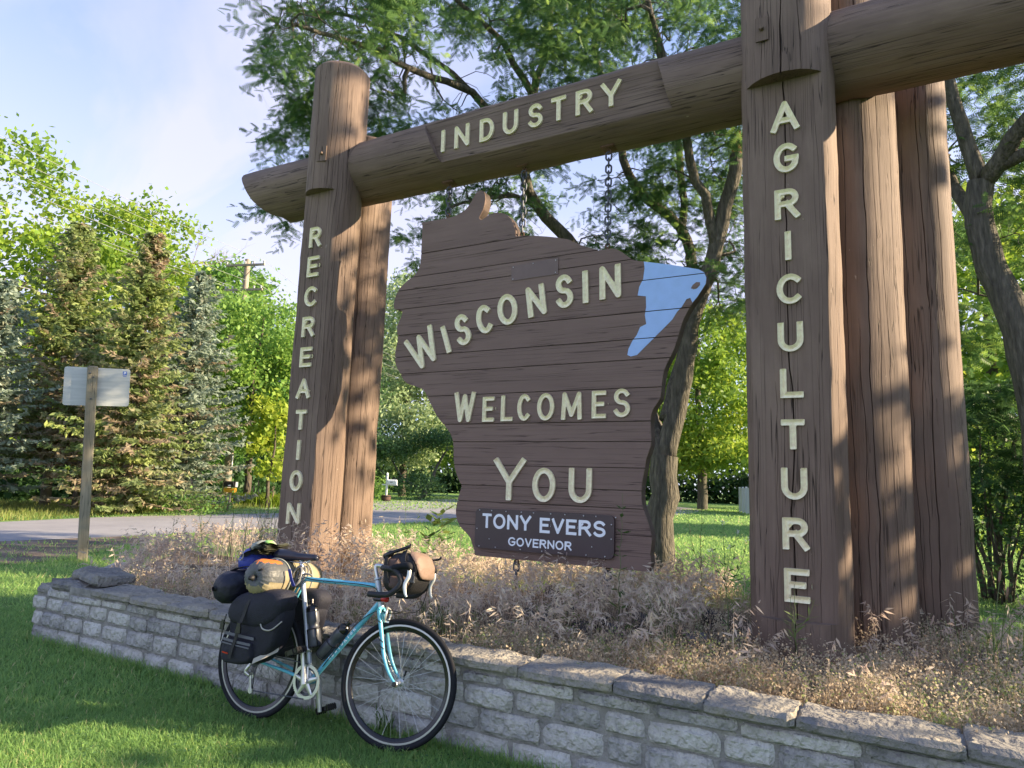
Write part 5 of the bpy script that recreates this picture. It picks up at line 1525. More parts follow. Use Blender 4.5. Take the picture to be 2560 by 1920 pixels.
T.limb_path([(-3.69, 12.47, 2.8), (-3.41, 13.58, 5.22), (-3.53, 13.75, 6.07), (-3.65, 13.62, 6.68), (-3.86, 13.46, 7.05), (-4.14, 13.16, 7.33), (-4.4, 12.87, 7.56), (-4.52, 12.62, 7.78), (-4.71, 12.33, 8.65), (-4.87, 11.84, 9.73), (-4.96, 11.36, 11.04)], .15, .05)
T.limb_path([(-3.71, 13.6, 6.71), (-3.65, 13.52, 7.38), (-3.66, 13.31, 7.9), (-3.63, 12.9, 8.94), (-3.84, 12.21, 10.18), (-4.01, 11.73, 11.31)], .085, .035)
T.limb_path([(-6.56, 10.05, 8.6), (-7.2, 9.0, 9.2), (-7.9, 8.0, 9.4), (-8.3, 7.0, 9.0)], .06, .02)
tg = np.vstack([
    ellip(g, 150, (-7.6, 7.6, 8.6), (1.3, 1.6, 1.5)), ellip(g, 87, (-8.3, 7.6, 7.4), (.8, 1.0, .75)), ellip(g, 75, (-6.4, 6.3, 8.0), (1.2, 1.1, 1.0)),
    ellip(g, 137, (-6.7, 10.2, 7.6), (1.7, 1.6, .9)), ellip(g, 150, (-6.0, 9.5, 10.6), (1.9, 1.8, 1.3)), ellip(g, 150, (-4.3, 11.0, 10.5), (1.9, 1.8, 1.4)),
    ellip(g, 100, (-2.8, 11.2, 9.6), (1.5, 1.5, 1.3)), ellip(g, 75, (-1.6, 11.4, 8.6), (1.3, 1.3, 1.0)), ellip(g, 87, (-5.0, 13.3, 6.2), (1.2, 1.1, .8)), ellip(g, 56, (-3.5, 13.6, 8.1), (1.4, 1.1, .8)), ellip(g, 62, (-7.4, 12.2, 5.6), (1.5, 1.1, .9)),
    ellip(g, 75, (-7.6, 11.0, 6.4), (1.4, 1.2, .9)), ellip(g, 50, (-5.6, 13.0, 4.7), (1.3, .9, .6)), ellip(g, 50, (-2.4, 12.6, 5.1), (.8, .9, .6)), ellip(g, 100, (-5.4, 11.8, 12.2), (3, 2.4, 1.0)), ellip(g, 50, (-8.6, 9.4, 8.3), (1.2, 1.2, 1.0)), ellip(g, 37, (-4.3, 12.6, 7.4), (1.1, 0.9, .6)), ellip(g, 56, (-2.9, 13.4, 7.0), (.9, .9, 1.1)), ellip(g, 43, (-8.9, 8.4, 6.4), (.9, .9, .6)), ellip(g, 60, (-3.9, 12.9, 6.0), (1.2, .8, .8)), ellip(g, 60, (-3.2, 12.4, 8.0), (1.3, 1.0, 1.0)), ellip(g, 60, (-7.6, 12.4, 7.4), (1.4, 1.2, .9)), ellip(g, 40, (-2.2, 13.0, 6.0), (.7, .7, .9)), ellip(g, 60, (-5.2, 9.6, 9.0), (1.6, 1.4, .9)), ellip(g, 50, (-3.6, 9.8, 8.6), (1.2, 1.2, .8)), ellip(g, 40, (-2.3, 10.6, 7.8), (1, 1, .7))])
T.grow(tg, .10)
tp, td = T.tips()
V, F, P0, D, Lg = locust_spray(tp, td, g, 6, 9, .66, (.13, .20))
nv = len(V); tint = np.repeat(np.clip(g.normal(.45, .22, nv // len(PINV)), 0, 1), len(PINV))
A = finish_tree("honey_locust_tree", "tall feathery locust with forked dark trunk right behind the sign", "tree", T, (V, F, tint), M_locust, tip=.0095)
ob = np.array(A.location)
mb = MB().add(*tube([np.array([-2.30, 12.08, 7.47]) - ob, np.array([-2.26, 12.07, 7.75]) - ob, np.array([-2.22, 12.06, 7.95]) - ob], [.105, .06, .012], 9)); mb.build("split_stub", M_orangewood, A, True)

# --- second locust at the right edge
g = np.random.default_rng(22); T = Tree(5)
T.limb_path([(1.92, 11.4, -.1), (1.78, 11.37, 1.6), (1.63, 11.39, 3.37), (1.5, 11.4, 4.11), (1.31, 11.42, 4.83), (1.2, 11.44, 5.39), (1.25, 11.43, 6.02)], .27, .17)
T.limb_path([(1.25, 11.43, 5.95), (1.21, 11.44, 6.23), (1.07, 11.35, 6.75), (0.98, 11.26, 7.24), (0.9, 11.16, 7.64), (0.83, 10.97, 8.11), (0.71, 10.78, 8.92)], .12, .05)
T.limb_path([(1.27, 11.43, 6.0), (1.4, 11.31, 6.14), (1.56, 11.09, 6.39), (1.8, 10.85, 6.6), (2.14, 10.28, 7.2), (2.6, 9.6, 8.2)], .14, .05)
T.limb_path([(1.33, 11.43, 4.8), (1.15, 11.74, 5.57), (0.99, 12.16, 6.27), (0.78, 12.38, 7.02), (0.51, 12.59, 8.49)], .12, .05)
T.limb_path([(1.4, 11.31, 6.14), (1.57, 11.19, 6.2), (1.76, 11.06, 6.2), (2.3, 10.9, 6.3), (3.2, 10.6, 7.0)], .10, .04)
tg = np.vstack([ellip(g, 60, (1.6, 12.4, 7.4), (1.3, 1.0, 1.2)), ellip(g, 50, (2.4, 11.6, 5.6), (1.2, .9, .8)), ellip(g, 91, (1.3, 12.2, 8.6), (1.6, 1.4, 1.5)), ellip(g, 71, (1.2, 12.8, 6.3), (1.1, .9, 1.2)), ellip(g, 58, (2.6, 11.0, 7.0), (1.4, 1.1, 1.0)), ellip(g, 58, (1.3, 13.0, 4.6), (1.2, .7, .8)), ellip(g, 78, (3.0, 10.5, 9.0), (1.8, 1.6, 1.5)), ellip(g, 65, (-.2, 12.3, 9.4), (1.5, 1.3, 1.2))])
T.grow(tg, .10); tp, td = T.tips()
V, F, *_ = locust_spray(tp, td, g, 5, 9, .6, (.15, .23))
tint = np.repeat(np.clip(g.normal(.62, .2, len(V) // len(PINV)), 0, 1), len(PINV))
finish_tree("honey_locust_tree", "locust with wide V-shaped fork behind the rightmost logs", "tree", T, (V, F, tint), M_locust, tip=.0075)

# --- broad-leaved trees
def broad_tree(name, label, base, H, cl, mat, seed, nleaf=22, ls=(.16, .30), tr=.22, group=None, tmean=.5, bark=None, trunk_top=None, spread=.55, tsd=.2, limbs=(), dense=2.0):
    """cl: list of (n targets, centre, radii) relative to the base"""
    g = np.random.default_rng(seed); T = Tree(seed)
    b = np.array(base, float); tt = np.array(trunk_top if trunk_top is not None else (0.3 * g.normal(), .3 * g.normal(), H * .8))
    T.limb_path([b + [0, 0, -.1], b + tt * .35 + g.normal(0, .12, 3) * [1, 1, 0], b + tt * .7 + g.normal(0, .15, 3) * [1, 1, 0], b + tt], tr, tr * .25, step=.6)
    for l in limbs: T.limb_path([b + np.array(p) for p in l[0]], l[1], l[2], step=.5)
    tg = np.vstack([ellip(g, n, b + np.array(c), r, .35) for n, c, r in cl])
    T.grow(tg, .15); tp, td = T.tips()
    n = len(tp); nleaf = int(nleaf * dense)
    C = np.repeat(tp, nleaf, 0) + g.normal(0, spread, (n * nleaf, 3)) * [1, 1, .65]
    cc = np.repeat(np.clip(g.normal(tmean, .16, n), 0, 1), nleaf)
    d = unit(g.normal(0, 1, C.shape) + [0, 0, -.5]); nr = unit(g.normal(0, 1, C.shape) + [0, 0, 1.2])
    l = g.uniform(*ls, len(C)); V, F = rhomb(C, d, nr, l, l * g.uniform(.5, .75, len(C)))
    tint = np.repeat(np.clip(cc + g.normal(0, tsd * .6, len(C)), 0, 1), 4)
    return finish_tree(name, label, "tree", T, (V, F, tint), mat, group, .012, bark or M_bark2, sides=5)

GB = "trees behind the spruces"
broad_tree("deciduous_tree", "tall sunlit oak with a bare grey limb at the left edge", (-38.5, 15.5, 0), 18, [(64, (0, 0, 15.0), (3.6, 3.6, 3.0)), (30, (0, 1.2, 12.0), (2.6, 2.6, 1.6)), (26, (1.4, 3.6, 12.6), (2.0, 1.8, 1.2)), (25, (.5, 2.0, 9.2), (2.2, 2.0, 1.2)), (30, (-1, -2, 11), (2.6, 2.6, 2.6)), (14, (1.0, 1.6, 7.0), (2.0, 2.0, 1.2))], M_bright, 31, 60, (.22, .42), .34, GB, .55, spread=.62,
           limbs=(([(0, 0.3, 8.5), (.4, 1.6, 10.6), (.9, 3.0, 11.8), (1.3, 4.6, 11.7), (1.6, 5.8, 12.2)], .16, .03), ([(1.2, 4.2, 11.7), (1.4, 5.0, 11.1)], .05, .02)))
broad_tree("deciduous_tree", "tall yellow-green tree rising behind the brown-topped spruce", (-40.5, 24.5, 0), 18.5, [(90, (0, 0, 15.4), (3.3, 3.3, 2.6)), (60, (0, -1, 12.4), (3.2, 3.6, 2.2)), (40, (-.8, -1.6, 11), (2.5, 2.5, 2.2)), (40, (1, 2.0, 11), (2.5, 2.3, 2)), (30, (0, -1, 7), (2.8, 3.2, 2.2)), (20, (1, 3.5, 12.5), (1.5, 1.3, 1.2))], M_bright, 33, 60, (.24, .44), .34, GB, .5, spread=.65)
broad_tree("deciduous_tree", "mid-green tree behind the silvery spruce, left of the pole", (-44.0, 33.5, 0), 17.5, [(80, (0, 0, 14.8), (3.0, 3.2, 2.6)), (50, (0, 0, 12.4), (3.6, 3.8, 2.2)), (40, (.6, 1, 10.2), (2.8, 3, 2.2)), (30, (-1, -2.4, 10), (2, 2, 2)), (30, (0, 0, 6), (3, 3, 2.2))], M_mid, 35, 60, (.26, .46), .36, GB, .55, spread=.68)
broad_tree("deciduous_tree", "rounded light green tree in front of the utility pole", (-29.3, 24.6, 0), 11.4, [(90, (0, 0, 8.6), (2.9, 2.9, 2.6)), (70, (.4, 1.0, 6.4), (3.0, 3.2, 2.2)), (50, (-.8, -1.2, 6.6), (2.2, 2.4, 2.2)), (30, (.8, 2.2, 7.8), (2.0, 1.8, 1.8)), (40, (.2, .2, 4.2), (2.6, 2.8, 1.4))], M_mid, 37, 110, (.16, .30), .20, GB, .72, spread=.55)
broad_tree("young_catalpa_tree", "small lime-green tree with big leaves left of the carved post", (-26.6, 23.6, 0), 5.6, [(34, (0, 0, 3.6), (1.0, 1.1, 1.3)), (18, (.2, .4, 2.0), (1.0, 1.1, .6)), (8, (-.2, -.3, 5.0), (.5, .5, .5))], M_bright, 39, 36, (.22, .36), .10, None, .75, spread=.34)
broad_tree("deciduous_tree", "dark tree filling the gap just left of the carved post", (-41, 42, 0), 14, [(60, (0, 0, 9.4), (3.8, 3.8, 3.0)), (40, (0, 0, 5), (3.8, 4, 2.4))], M_dark, 41, 60, (.26, .46), .34, GB, .5, spread=.75)
broad_tree("deciduous_tree", "lower sunlit tree filling the gap behind the thinning spruce", (-37.5, 19.6, 0), 10.5, [(80, (0, 0, 7.6), (3.0, 3.2, 2.4)), (60, (0, 0, 4.2), (3.2, 3.4, 2.0))], M_bright, 42, 44, (.26, .46), .28, GB, .45, spread=.7)
broad_tree("deciduous_tree", "lower tree showing between the tallest and the silvery spruce", (-40.0, 29.4, 0), 11.0, [(80, (0, 0, 8.0), (3.0, 3.2, 2.4)), (60, (0, 0, 4.4), (3.2, 3.4, 2.0))], M_mid, 44, 44, (.26, .46), .28, GB, .6, spread=.7)
broad_tree("deciduous_tree", "pale green tree just above the carved post's left edge", (-43.0, 38.5, 0), 13.5, [(80, (0, 0, 10.2), (3.0, 3.2, 2.6)), (60, (0, 0, 5.6), (3.2, 3.4, 2.4))], M_bright, 46, 44, (.26, .46), .28, GB, .5, spread=.7)
GM = "trees across the road between post and sign"
broad_tree("deciduous_tree", "grey-green silvery tree between the left post and the sign", (-43.5, 55.5, 0), 24, [(90, (0, 0, 19), (4.2, 4.2, 4.4)), (100, (0, 0, 13), (4.4, 4.4, 3.6)), (80, (.4, .4, 8), (4.4, 4.4, 2.6)), (50, (0, 0, 4.6), (3.6, 3.6, 1.6))], M_greyg, 43, 70, (.30, .52), .40, GM, .55, spread=.8)
broad_tree("deciduous_tree", "sunlit yellow-green tree just left of the sign's lower edge", (-43.0, 66.5, 0), 17, [(70, (0, 0, 9.5), (4.2, 4.2, 3.4)), (50, (0, 0, 5.5), (4.6, 4.6, 2.2)), (40, (0, 0, 13.4), (3.2, 3.2, 2.6))], M_bright, 45, 60, (.32, .56), .38, GM, .6, spread=.85)
broad_tree("deciduous_tree", "dark leafy tree behind the silvery one", (-55, 62, 0), 20, [(80, (0, 0, 14.5), (5, 5, 4.4)), (70, (0, 0, 8), (5, 5, 3.4))], M_dark, 47, 60, (.36, .60), .42, GM, .5, spread=1.0)
e = broad_tree("leaning_juniper", "dark juniper with leaning bent trunk beside the sign's left edge", (-38.5, 52.0, 0), 6, [(60, (1.6, 1.6, 5.4), (3.6, 3.6, .8)), (30, (-2.4, -2.0, 4.3), (2.2, 2.2, .6)), (25, (3.4, 3, 4.2), (1.6, 1.6, .6))], M_dark, 49, 70, (.20, .34), .26, None, .62, bark=M_bark, trunk_top=(1.6, 1.6, 4.6), spread=.55,
               limbs=(([(.2, .2, .8), (-1.2, -1.0, 1.6), (-2.2, -1.8, 3.4)], .13, .06), ([(-1.2, -1., 1.6), (-2.6, -2.0, 1.9), (-3.4, -2.6, 3.0)], .09, .04)))
broad_tree("maple_tree", "sunlit maple with a stout trunk on the far lawn right of the sign", (-14.4, 59.1, 0), 18, [(130, (.0, 0, 8.5), (5.6, 5.6, 4.2)), (80, (2.0, -.5, 4.4), (4.4, 4.4, 1.5)), (70, (-1.8, -.4, 4.8), (3.8, 3.8, 1.5)), (90, (0, 0, 14), (4.6, 4.6, 3.4))], M_bright, 51, 80, (.30, .52), .46, None, .5, bark=M_bark, spread=.75)
GR = "trees beyond the far lawn"
for i, (x, y, h, mt, lb) in enumerate(((-25, 80, 24, M_mid, "green tree on the far lawn behind the fork of the locust"), (-12, 84, 26, M_mid, "broad green tree behind the maple"), (-1, 76, 22, M_bright, "light green tree behind the white fence"), (8, 60, 15, M_bright, "bright green tree seen past the rightmost log"), (12, 36, 11, M_bright, "nearer sunlit tree seen through the thicket"), (3.6, 33, 15, M_bright, "sunlit tree rising above the dark bush at the right edge"))):
    broad_tree("deciduous_tree", lb, (x, y, 0), h, [(80, (0, 0, h * .62), (h * .30, h * .30, h * .26)), (60, (0, 0, h * .33), (h * .29, h * .29, h * .18))], mt, 61 + i, 60, (.34, .58), .34, GR, .5, spread=.9)

# --- bare dead limbs
def dead_limb(parent, p0, d, L_, seed, m):
    g = np.random.default_rng(seed); mb = MB()
    def rec(p, d, l, r, k):
        q = bz([p, p + d * l * .5 + g.normal(0, .06 * l, 3), p + d * l + g.normal(0, .08 * l, 3)], 4); mb.add(*tube(q, np.linspace(r, r * .5, len(q)), 5, False))
        if k:
            for i in range(4):
                t = int(len(q) * g.uniform(.35, 1)); t = min(t, len(q) - 1)
                rec(q[t], unit(d + g.normal(0, .5, 3) + [0, 0, .15]), l * g.uniform(.4, .65), r * .5, k - 1)
    rec(np.array(p0, float), unit(np.array(d, float)), L_, .045, 3)
    mb.build("dead_limb", m, parent, True)
for o_ in bpy.data.objects:
    if o_.get("label") == "tall yellow-green tree rising behind the brown-topped spruce":
        dead_limb(o_, (.4, 1.2, 14.2), (.35, 1.0, .45), 3.2, 3, M_barkp)
    if o_.get("label") == "tall sunlit oak with a bare grey limb at the left edge":
        dead_limb(o_, (1.2, 4.4, 11.6), (.3, 1.0, .12), 2.2, 4, M_barkp)

# --- spruces
def spruce(name, label, base, H, Rm, mat, seed, low=.8, dead=.25, group=None, droop=.28, tmean=.55, whl=.30, nbr=9, tw=1.0, fol=1.25, toptan=0.0):
    g = np.random.default_rng(seed); mb = MB(); V_, F_, T_ = [], [], []; nv = 0
    b = np.array(base, float)
    mb.add(*tube([(0, 0, -.1), (.02, 0, H * .5), (0, 0, H * .985)], [H * .017, H * .010, .012], 10))
    z = low
    Cs, Ds, Ns, Ls, Ws, Ts = [], [], [], [], [], []
    while z < H * .985:
        t = (z - low) / (H - low)
        nb = nbr if t < .8 else 6
        a0 = g.uniform(0, 6.28)
        for k in range(nb):
            a = a0 + 2 * np.pi * k / nb + g.normal(0, .2)
            Lb = (Rm * (1 - t) ** .80 * (0.82 + .18 * min(1, t * 6)) + .12) * g.uniform(.5, 1.2)
            dh = np.array([math.cos(a), math.sin(a), 0])
            m = max(4, int(Lb / .22))
            s = np.linspace(0, 1, m + 1)
            zz = z + Lb * (.10 * s - droop * (1 - .5 * t) * s ** 1.5 + .16 * s ** 4) + .35 * t * Lb * s
            P = dh * (Lb * s)[:, None]; P[:, 2] += zz
            P[1:] += g.normal(0, .02, P[1:].shape)
            mb.add(*tube(P, np.linspace(.006 + .007 * Lb, .003, m + 1), 3, False))
            isdead = g.random() < dead * (1.9 * (1 - t) ** 1.5 + .15)
            bt = np.clip(g.normal(tmean, .18), .30, 1)
            if isdead: bt = g.uniform(.02, .26)
            if t > .80 and g.random() < toptan: bt = g.uniform(.1, .3)
            sd_ = np.cross(dh, [0, 0, 1.0])
            for q in range(1, m + 1):
                if s[q] < .12: continue
                ln = (.16 + .34 * Lb * (1 - s[q]) ** .8 * .55) * tw
                if isdead: ln *= .8
                for side in (-1, 1):
                    for rep in range(2):
                        p0 = P[q] + (P[q - 1] - P[q]) * g.random()
                        dd = unit(dh * g.uniform(.35, .9) + sd_ * side * g.uniform(.5, 1.0) + [0, 0, g.normal(-.22, .16)])
                        l = ln * g.uniform(.6, 1.25)
                        nseg = max(1, int(l / .17))
                        for u in range(nseg):
                            if isdead and g.random() < .42: continue
                            c = p0 + dd * l * (u + .5) / nseg + [0, 0, -.05 * l * ((u + .5) / nseg) ** 2]
                            for w in range(2):
                                Cs.append(c + g.normal(0, .02, 3)); Ds.append(dd + g.normal(0, .45, 3)); Ns.append(np.array([0, 0, 1.0]) + g.normal(0, .8, 3))
                                Ls.append(g.uniform(.14, .28) * fol); Ws.append(g.uniform(.06, .12) * fol * (.55 if isdead else 1)); Ts.append(np.clip(bt + g.normal(0, .10 if not isdead else .05), 0, 1))
                Cs.append(P[q]); Ds.append(dh + g.normal(0, .3, 3)); Ns.append(np.array([0, 0, 1.0]) + g.normal(0, .5, 3)); Ls.append(.24 * fol); Ws.append(.08 * fol); Ts.append(bt)
        z += whl * g.uniform(.75, 1.2) * (1.0 if t < .7 else .75)
    V, F = rhomb(np.array(Cs), np.array(Ds), unit(np.array(Ns)), np.array(Ls), np.array(Ws))
    e = empty(name, base); tag(e, label, "tree", group)
    mb.build("trunk", M_barkp, e, True)
    link("crown", np_mesh("crown", V, [F], mat, False, np.repeat(np.array(Ts), 4)), e)
    return e
GS = "spruces across the road"
spruce("spruce_tree", "thinning brown-green spruce at the left edge with a bare lower trunk", (-29.0, 14.8, 0), 11.6, 3.5, M_needle, 71, 2.0, .34, GS, tmean=.58)
spruce("spruce_tree", "dry tan-needled spruce left of the sign back, pale trunk showing", (-30.2, 17.6, 0), 8.6, 3.4, M_needle, 72, 1.9, .60, GS, tmean=.52)
spruce("spruce_tree", "tallest dark green spruce with a brown cone-laden top", (-23.4, 14.5, 0), 10.2, 2.7, M_needle, 73, .45, .20, GS, tmean=.64, toptan=.45, droop=.33)
spruce("blue_spruce_tree", "silvery blue-grey spruce beside the leafy tree and pole", (-25.2, 17.9, 0), 10.0, 2.75, M_blueneedle, 74, .5, .22, GS, tmean=.62)
spruce("blue_spruce_tree", "pale blue spruce cut off by the left edge of the picture", (-27.2, 11.6, 0), 8.2, 2.5, M_blueneedle, 75, .9, .25, GS, tmean=.66)
spruce("spruce_tree", "small dry spruce between the thinning and the tallest spruce", (-26.2, 14.4, 0), 6.8, 2.4, M_needle, 76, 1.4, .45, GS, tmean=.55)
spruce("spruce_tree", "shaded spruce standing behind the tallest one", (-34.5, 22.5, 0), 10.5, 2.9, M_needle, 77, 1.0, .4, GS, tmean=.55)
# ------------------------------------------------------------------ thicket on the right, and unseen trees added to shade the scene
def bush(name, label, base, cl, mat, seed, nleaf=30, ls=(.05, .10), group=None, tmean=.45, pin=False, stems=5, spread=.22, cat="bush", tip=.004):
    g = np.random.default_rng(seed); T = Tree(seed); b = np.array(base, float)
    top = max(c[2] for _, c, _ in cl)
    for i in range(stems):
        a = 2 * np.pi * i / stems + g.uniform(0, 1)
        o = np.array([math.cos(a), math.sin(a), 0])
        if i: T.P_keep = None
        T.limb_path([b + o * .08 + [0, 0, -.08], b + o * .22 + [0, 0, top * .4], b + o * .5 + [0, 0, top * .8]], .03, .010, step=.25)
    tg = np.vstack([ellip(g, n, b + np.array(c), r, .2) for n, c, r in cl]); tg[:, 2] = np.maximum(tg[:, 2], .08)
    T.grow(tg, .1); tp, td = T.tips()
    if pin:
        V, F, *_ = locust_spray(tp, td, g, 3, max(4, nleaf // 3), .55, ls)
        tint = np.repeat(np.clip(g.normal(tmean, .2, len(V) // len(PINV)), 0, 1), len(PINV))
    else:
        n = len(tp); C = np.repeat(tp, nleaf, 0) + g.normal(0, spread, (n * nleaf, 3)); C[:, 2] = np.maximum(C[:, 2], .02)
        l = g.uniform(*ls, len(C)); V, F = rhomb(C, unit(g.normal(0, 1, C.shape) + [0, 0, -.3]), unit(g.normal(0, 1, C.shape) + [0, 0, 1]), l, l * g.uniform(.5, .8, len(C)))
        tint = np.repeat(np.clip(np.repeat(np.clip(g.normal(tmean, .15, n), 0, 1), nleaf) + g.normal(0, .12, len(C)), 0, 1), 4)
    base_ = np.array(T.P[0]); e = empty(name, tuple(base_)); tag(e, label, cat, group)
    mb = T.wood(tip, 5); mb.V = [v - base_ for v in mb.V]; mb.build("stems", M_bark2, e, True)
    link("crown", np_mesh("crown", V - base_, [F], mat, False, tint), e)
    return e
bush("young_locust_bush", "dark feathery locust bush right of the rightmost log", (1.15, 12.7, 0), [(150, (.1, 0, 2.3), (1.3, .8, .8)), (80, (.5, .2, 3.0), (1.1, .7, .4)), (70, (0, .5, 1.5), (1.1, .6, .5))], M_locust, 81, 30, (.16, .26), None, .28, True, 6)
bush("brush_thicket", "dark twiggy undergrowth below the feathery locust bush", (1.3, 12.5, 0), [(190, (0, 0, .8), (1.6, .7, .8)), (130, (-.1, .5, 1.6), (1.5, .6, .7))], M_dark, 82, 44, (.05, .10), None, .45, False, 9)
bush("sunlit_bush", "yellow-green bush glowing behind the dark undergrowth", (1.6, 16.5, 0), [(80, (0, 0, 1.6), (1.6, 1.0, 1.4))], M_bright, 83, 30, (.07, .13), None, .55, False, 6)
bush("sunlit_bush", "larger leafy bush farther back at the right edge", (3.4, 19.0, 0), [(90, (0, 0, 2.2), (2.2, 1.2, 2.0))], M_bright, 84, 34, (.09, .16), None, .5, False, 6, .3)
GSH = "unseen trees added to shade lawn and gateway from the right"
SH = [(9.3, 10.0, 7.0, 1.9, 44), (10.0, 3.9, 8.0, 2.4, 60), (14.0, 7.0, 8.0, 2.4, 50), (8.6, .6, 8.0, 2.6, 60), (15.5, 13.0, 8.2, 2.4, 40), (17, -6, 9, 2.8, 40), (8.2, 14.6, 5.0, 2.0, 30), (20, 2, 10, 3.0, 40)]  # unseen trees, placed out of view so their crowns shade lawn and gateway
for i, (x, y, h, r, n) in enumerate(SH):
    broad_tree("unseen_shade_tree", ["unseen bushy small tree added to shade the rear logs", "unseen leafy tree added to shade the front lawn from the right", "taller unseen shade tree behind the first on the right", "unseen shade tree on the camera side of the lawn", "unseen shade tree in line with the gateway", "far unseen shade tree on the camera side", "unseen small shade tree past the thicket", "outermost large unseen shade tree"][i],
               (x, y, 0), h, [(n, (0, 0, h * .66), (r, r, h * .27)), (n * 2 // 3, (0, 0, h * .30), (r, r, h * .16)), (n // 3, (0, 0, h * .12), (r * .9, r * .9, h * .09))], M_mid, 91 + i, 44, (.30, .50), .2, GSH, .5, spread=.5, dense=1.0)

broad_tree("unseen_shade_tree", "unseen tall thin-crowned tree added to dapple the left post", (9.6, 11.9, 0), 13, [(34, (0, 0, 10.6), (2.0, 2.4, 1.9)), (14, (-1.2, 0, 8.6), (1.2, 1.4, .8))], M_mid, 109, 40, (.18, .32), .2, GSH, .5, spread=.45, dense=1.2)  # unseen tree added so its sparse crown dapples the left post
# ------------------------------------------------------------------ far woods
g = np.random.default_rng(5)
M_woods = ramp_mat("distant_foliage", [(0.0, (0.018, 0.045, 0.018)), (0.5, (0.045, 0.093, 0.030)), (1.0, (0.112, 0.180, 0.045))], 0.7, 0.25)
path = np.array([(-75, -30), (-64, 5), (-60, 30), (-66, 62), (-62, 92), (-40, 102), (-15, 100), (6, 92), (24, 84), (40, 60)], float)
dl = np.linalg.norm(np.diff(path, axis=0), axis=1); s = np.concatenate([[0], np.cumsum(dl)])
n = 42000
u = g.uniform(0, s[-1], n)
x = np.interp(u, s, path[:, 0]) + g.normal(0, 2.4, n); y = np.interp(u, s, path[:, 1]) + g.normal(0, 2.4, n)
topv = 7.0 + 2.5 * vnoise(u * .22, 4) + 1.6 * vnoise(u * .7, 8)
z = topv * g.random(n) ** .85
C = np.stack([x, y, z], 1); l = g.uniform(.5, 1.0, n)
V, F = rhomb(C, unit(g.normal(0, 1, C.shape)), unit(g.normal(0, 1, C.shape)), l, l * .6)
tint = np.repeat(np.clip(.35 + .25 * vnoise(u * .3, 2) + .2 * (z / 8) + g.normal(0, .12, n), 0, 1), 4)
tag(link("distant_woods", np_mesh("distant_woods", V, [F], M_woods, False, tint)), "dark belt of woods closing the view", kind="stuff")
n = 16000; u = g.uniform(0, s[-1], n)
C = np.stack([np.interp(u, s, path[:, 0]) + g.normal(0, 1.6, n), np.interp(u, s, path[:, 1]) + g.normal(0, 1.6, n), 3.2 * g.random(n)], 1); l = g.uniform(.5, .9, n)
V, F = rhomb(C, unit(g.normal(0, 1, C.shape)), unit(g.normal(0, 1, C.shape)), l, l * .7)
tag(link("woods_undergrowth", np_mesh("woods_undergrowth", V, [F], M_woods, False, np.repeat(np.clip(g.normal(.3, .15, n), 0, 1), 4))), "dark low growth at the foot of the far woods", kind="stuff")
# dark undergrowth behind the spruces
path = np.array([(-34, 4), (-35.5, 12), (-36.0, 20), (-38, 30), (-44, 40), (-47, 50)], float)
dl = np.linalg.norm(np.diff(path, axis=0), axis=1); s = np.concatenate([[0], np.cumsum(dl)]); n = 16000
u = g.uniform(0, s[-1], n); C = np.stack([np.interp(u, s, path[:, 0]) + g.normal(0, 1.0, n) - 1, np.interp(u, s, path[:, 1]) + g.normal(0, 1.0, n), (2.6 + 1.2 * vnoise(u * .4, 3)) * g.random(n)], 1)
l = g.uniform(.25, .5, n); V, F = rhomb(C, unit(g.normal(0, 1, C.shape)), unit(g.normal(0, 1, C.shape)), l, l * .6)
tag(link("undergrowth", np_mesh("undergrowth", V, [F], M_dark, False, np.repeat(np.clip(g.normal(.3, .15, n), 0, 1), 4))), "dark undergrowth behind the spruces", kind="stuff")

# ------------------------------------------------------------------ street furniture
def lumber(name, x, y, z0, z1, w, d, m, parent, bev=.006, lean=(0, 0)):
    mb = MB().add(*box(-w / 2, w / 2, -d / 2, d / 2, 0, z1 - z0)); me = mb.mesh(name, m); bevel_mesh(me, bev)
    return link(name, me, parent, (x, y, z0), (lean[1], lean[0], 0))
rs = empty("road_sign", (-11.54, 6.57, 0), (0, R(-3.4), R(59)))
tag(rs, "back of a bare aluminium road sign on a leaning grey timber post", "road sign")
mb = MB()
nz_ = 26; mb.add(*box(-.075, .075, -.075, .075, -.2, 3.17))
po = link("post", bevel_mesh(mb.mesh("post", M_greywood), .012), rs)
shp = rrect(-.40, .55, 2.52, 3.16, .04)
pan_ = slab("sign_panel", shp, .078, .083, M_alu, rs)
st_ = slab("sticker", [(.44, 3.06), (.50, 3.06), (.50, 3.12), (.44, 3.12)], .0765, .0778, simple("blue_sticker", (.03, .12, .55), .4), pan_)
mb = MB()
for z_, x0_, x1_ in ((3.045, .435, .505), (3.03, .445, .495)): mb.add(*box(x0_, x1_, .0768, .0778, z_ - .004, z_ + .004))
mb.build("sticker_text", simple("blue_sticker_text", (.06, .14, .5), .4), pan_)
mb = MB().add(*box(.455, .463, .0755, .0764, 3.068, 3.112)).add(*box(.4635, .486, .0755, .0764, 3.102, 3.112)).add(*box(.477, .486, .0755, .0764, 3.088, 3.1015)).add(*box(.4635, .486, .0755, .0764, 3.080, 3.0875)); mb.build("sticker_mark", M_white, pan_)
mb = MB()
for x_, z_ in ((-.03, 3.05), (.02, 2.98), (.0, 2.62)):
    Vh, Fh = lathe([(0, .018), (.014, .016), (.016, 0)], 6, 'y'); mb.add(Vh * [1, -1, 1] + np.array([x_, -.075, z_]), Fh)
mb.build("bolts", M_steel, rs)

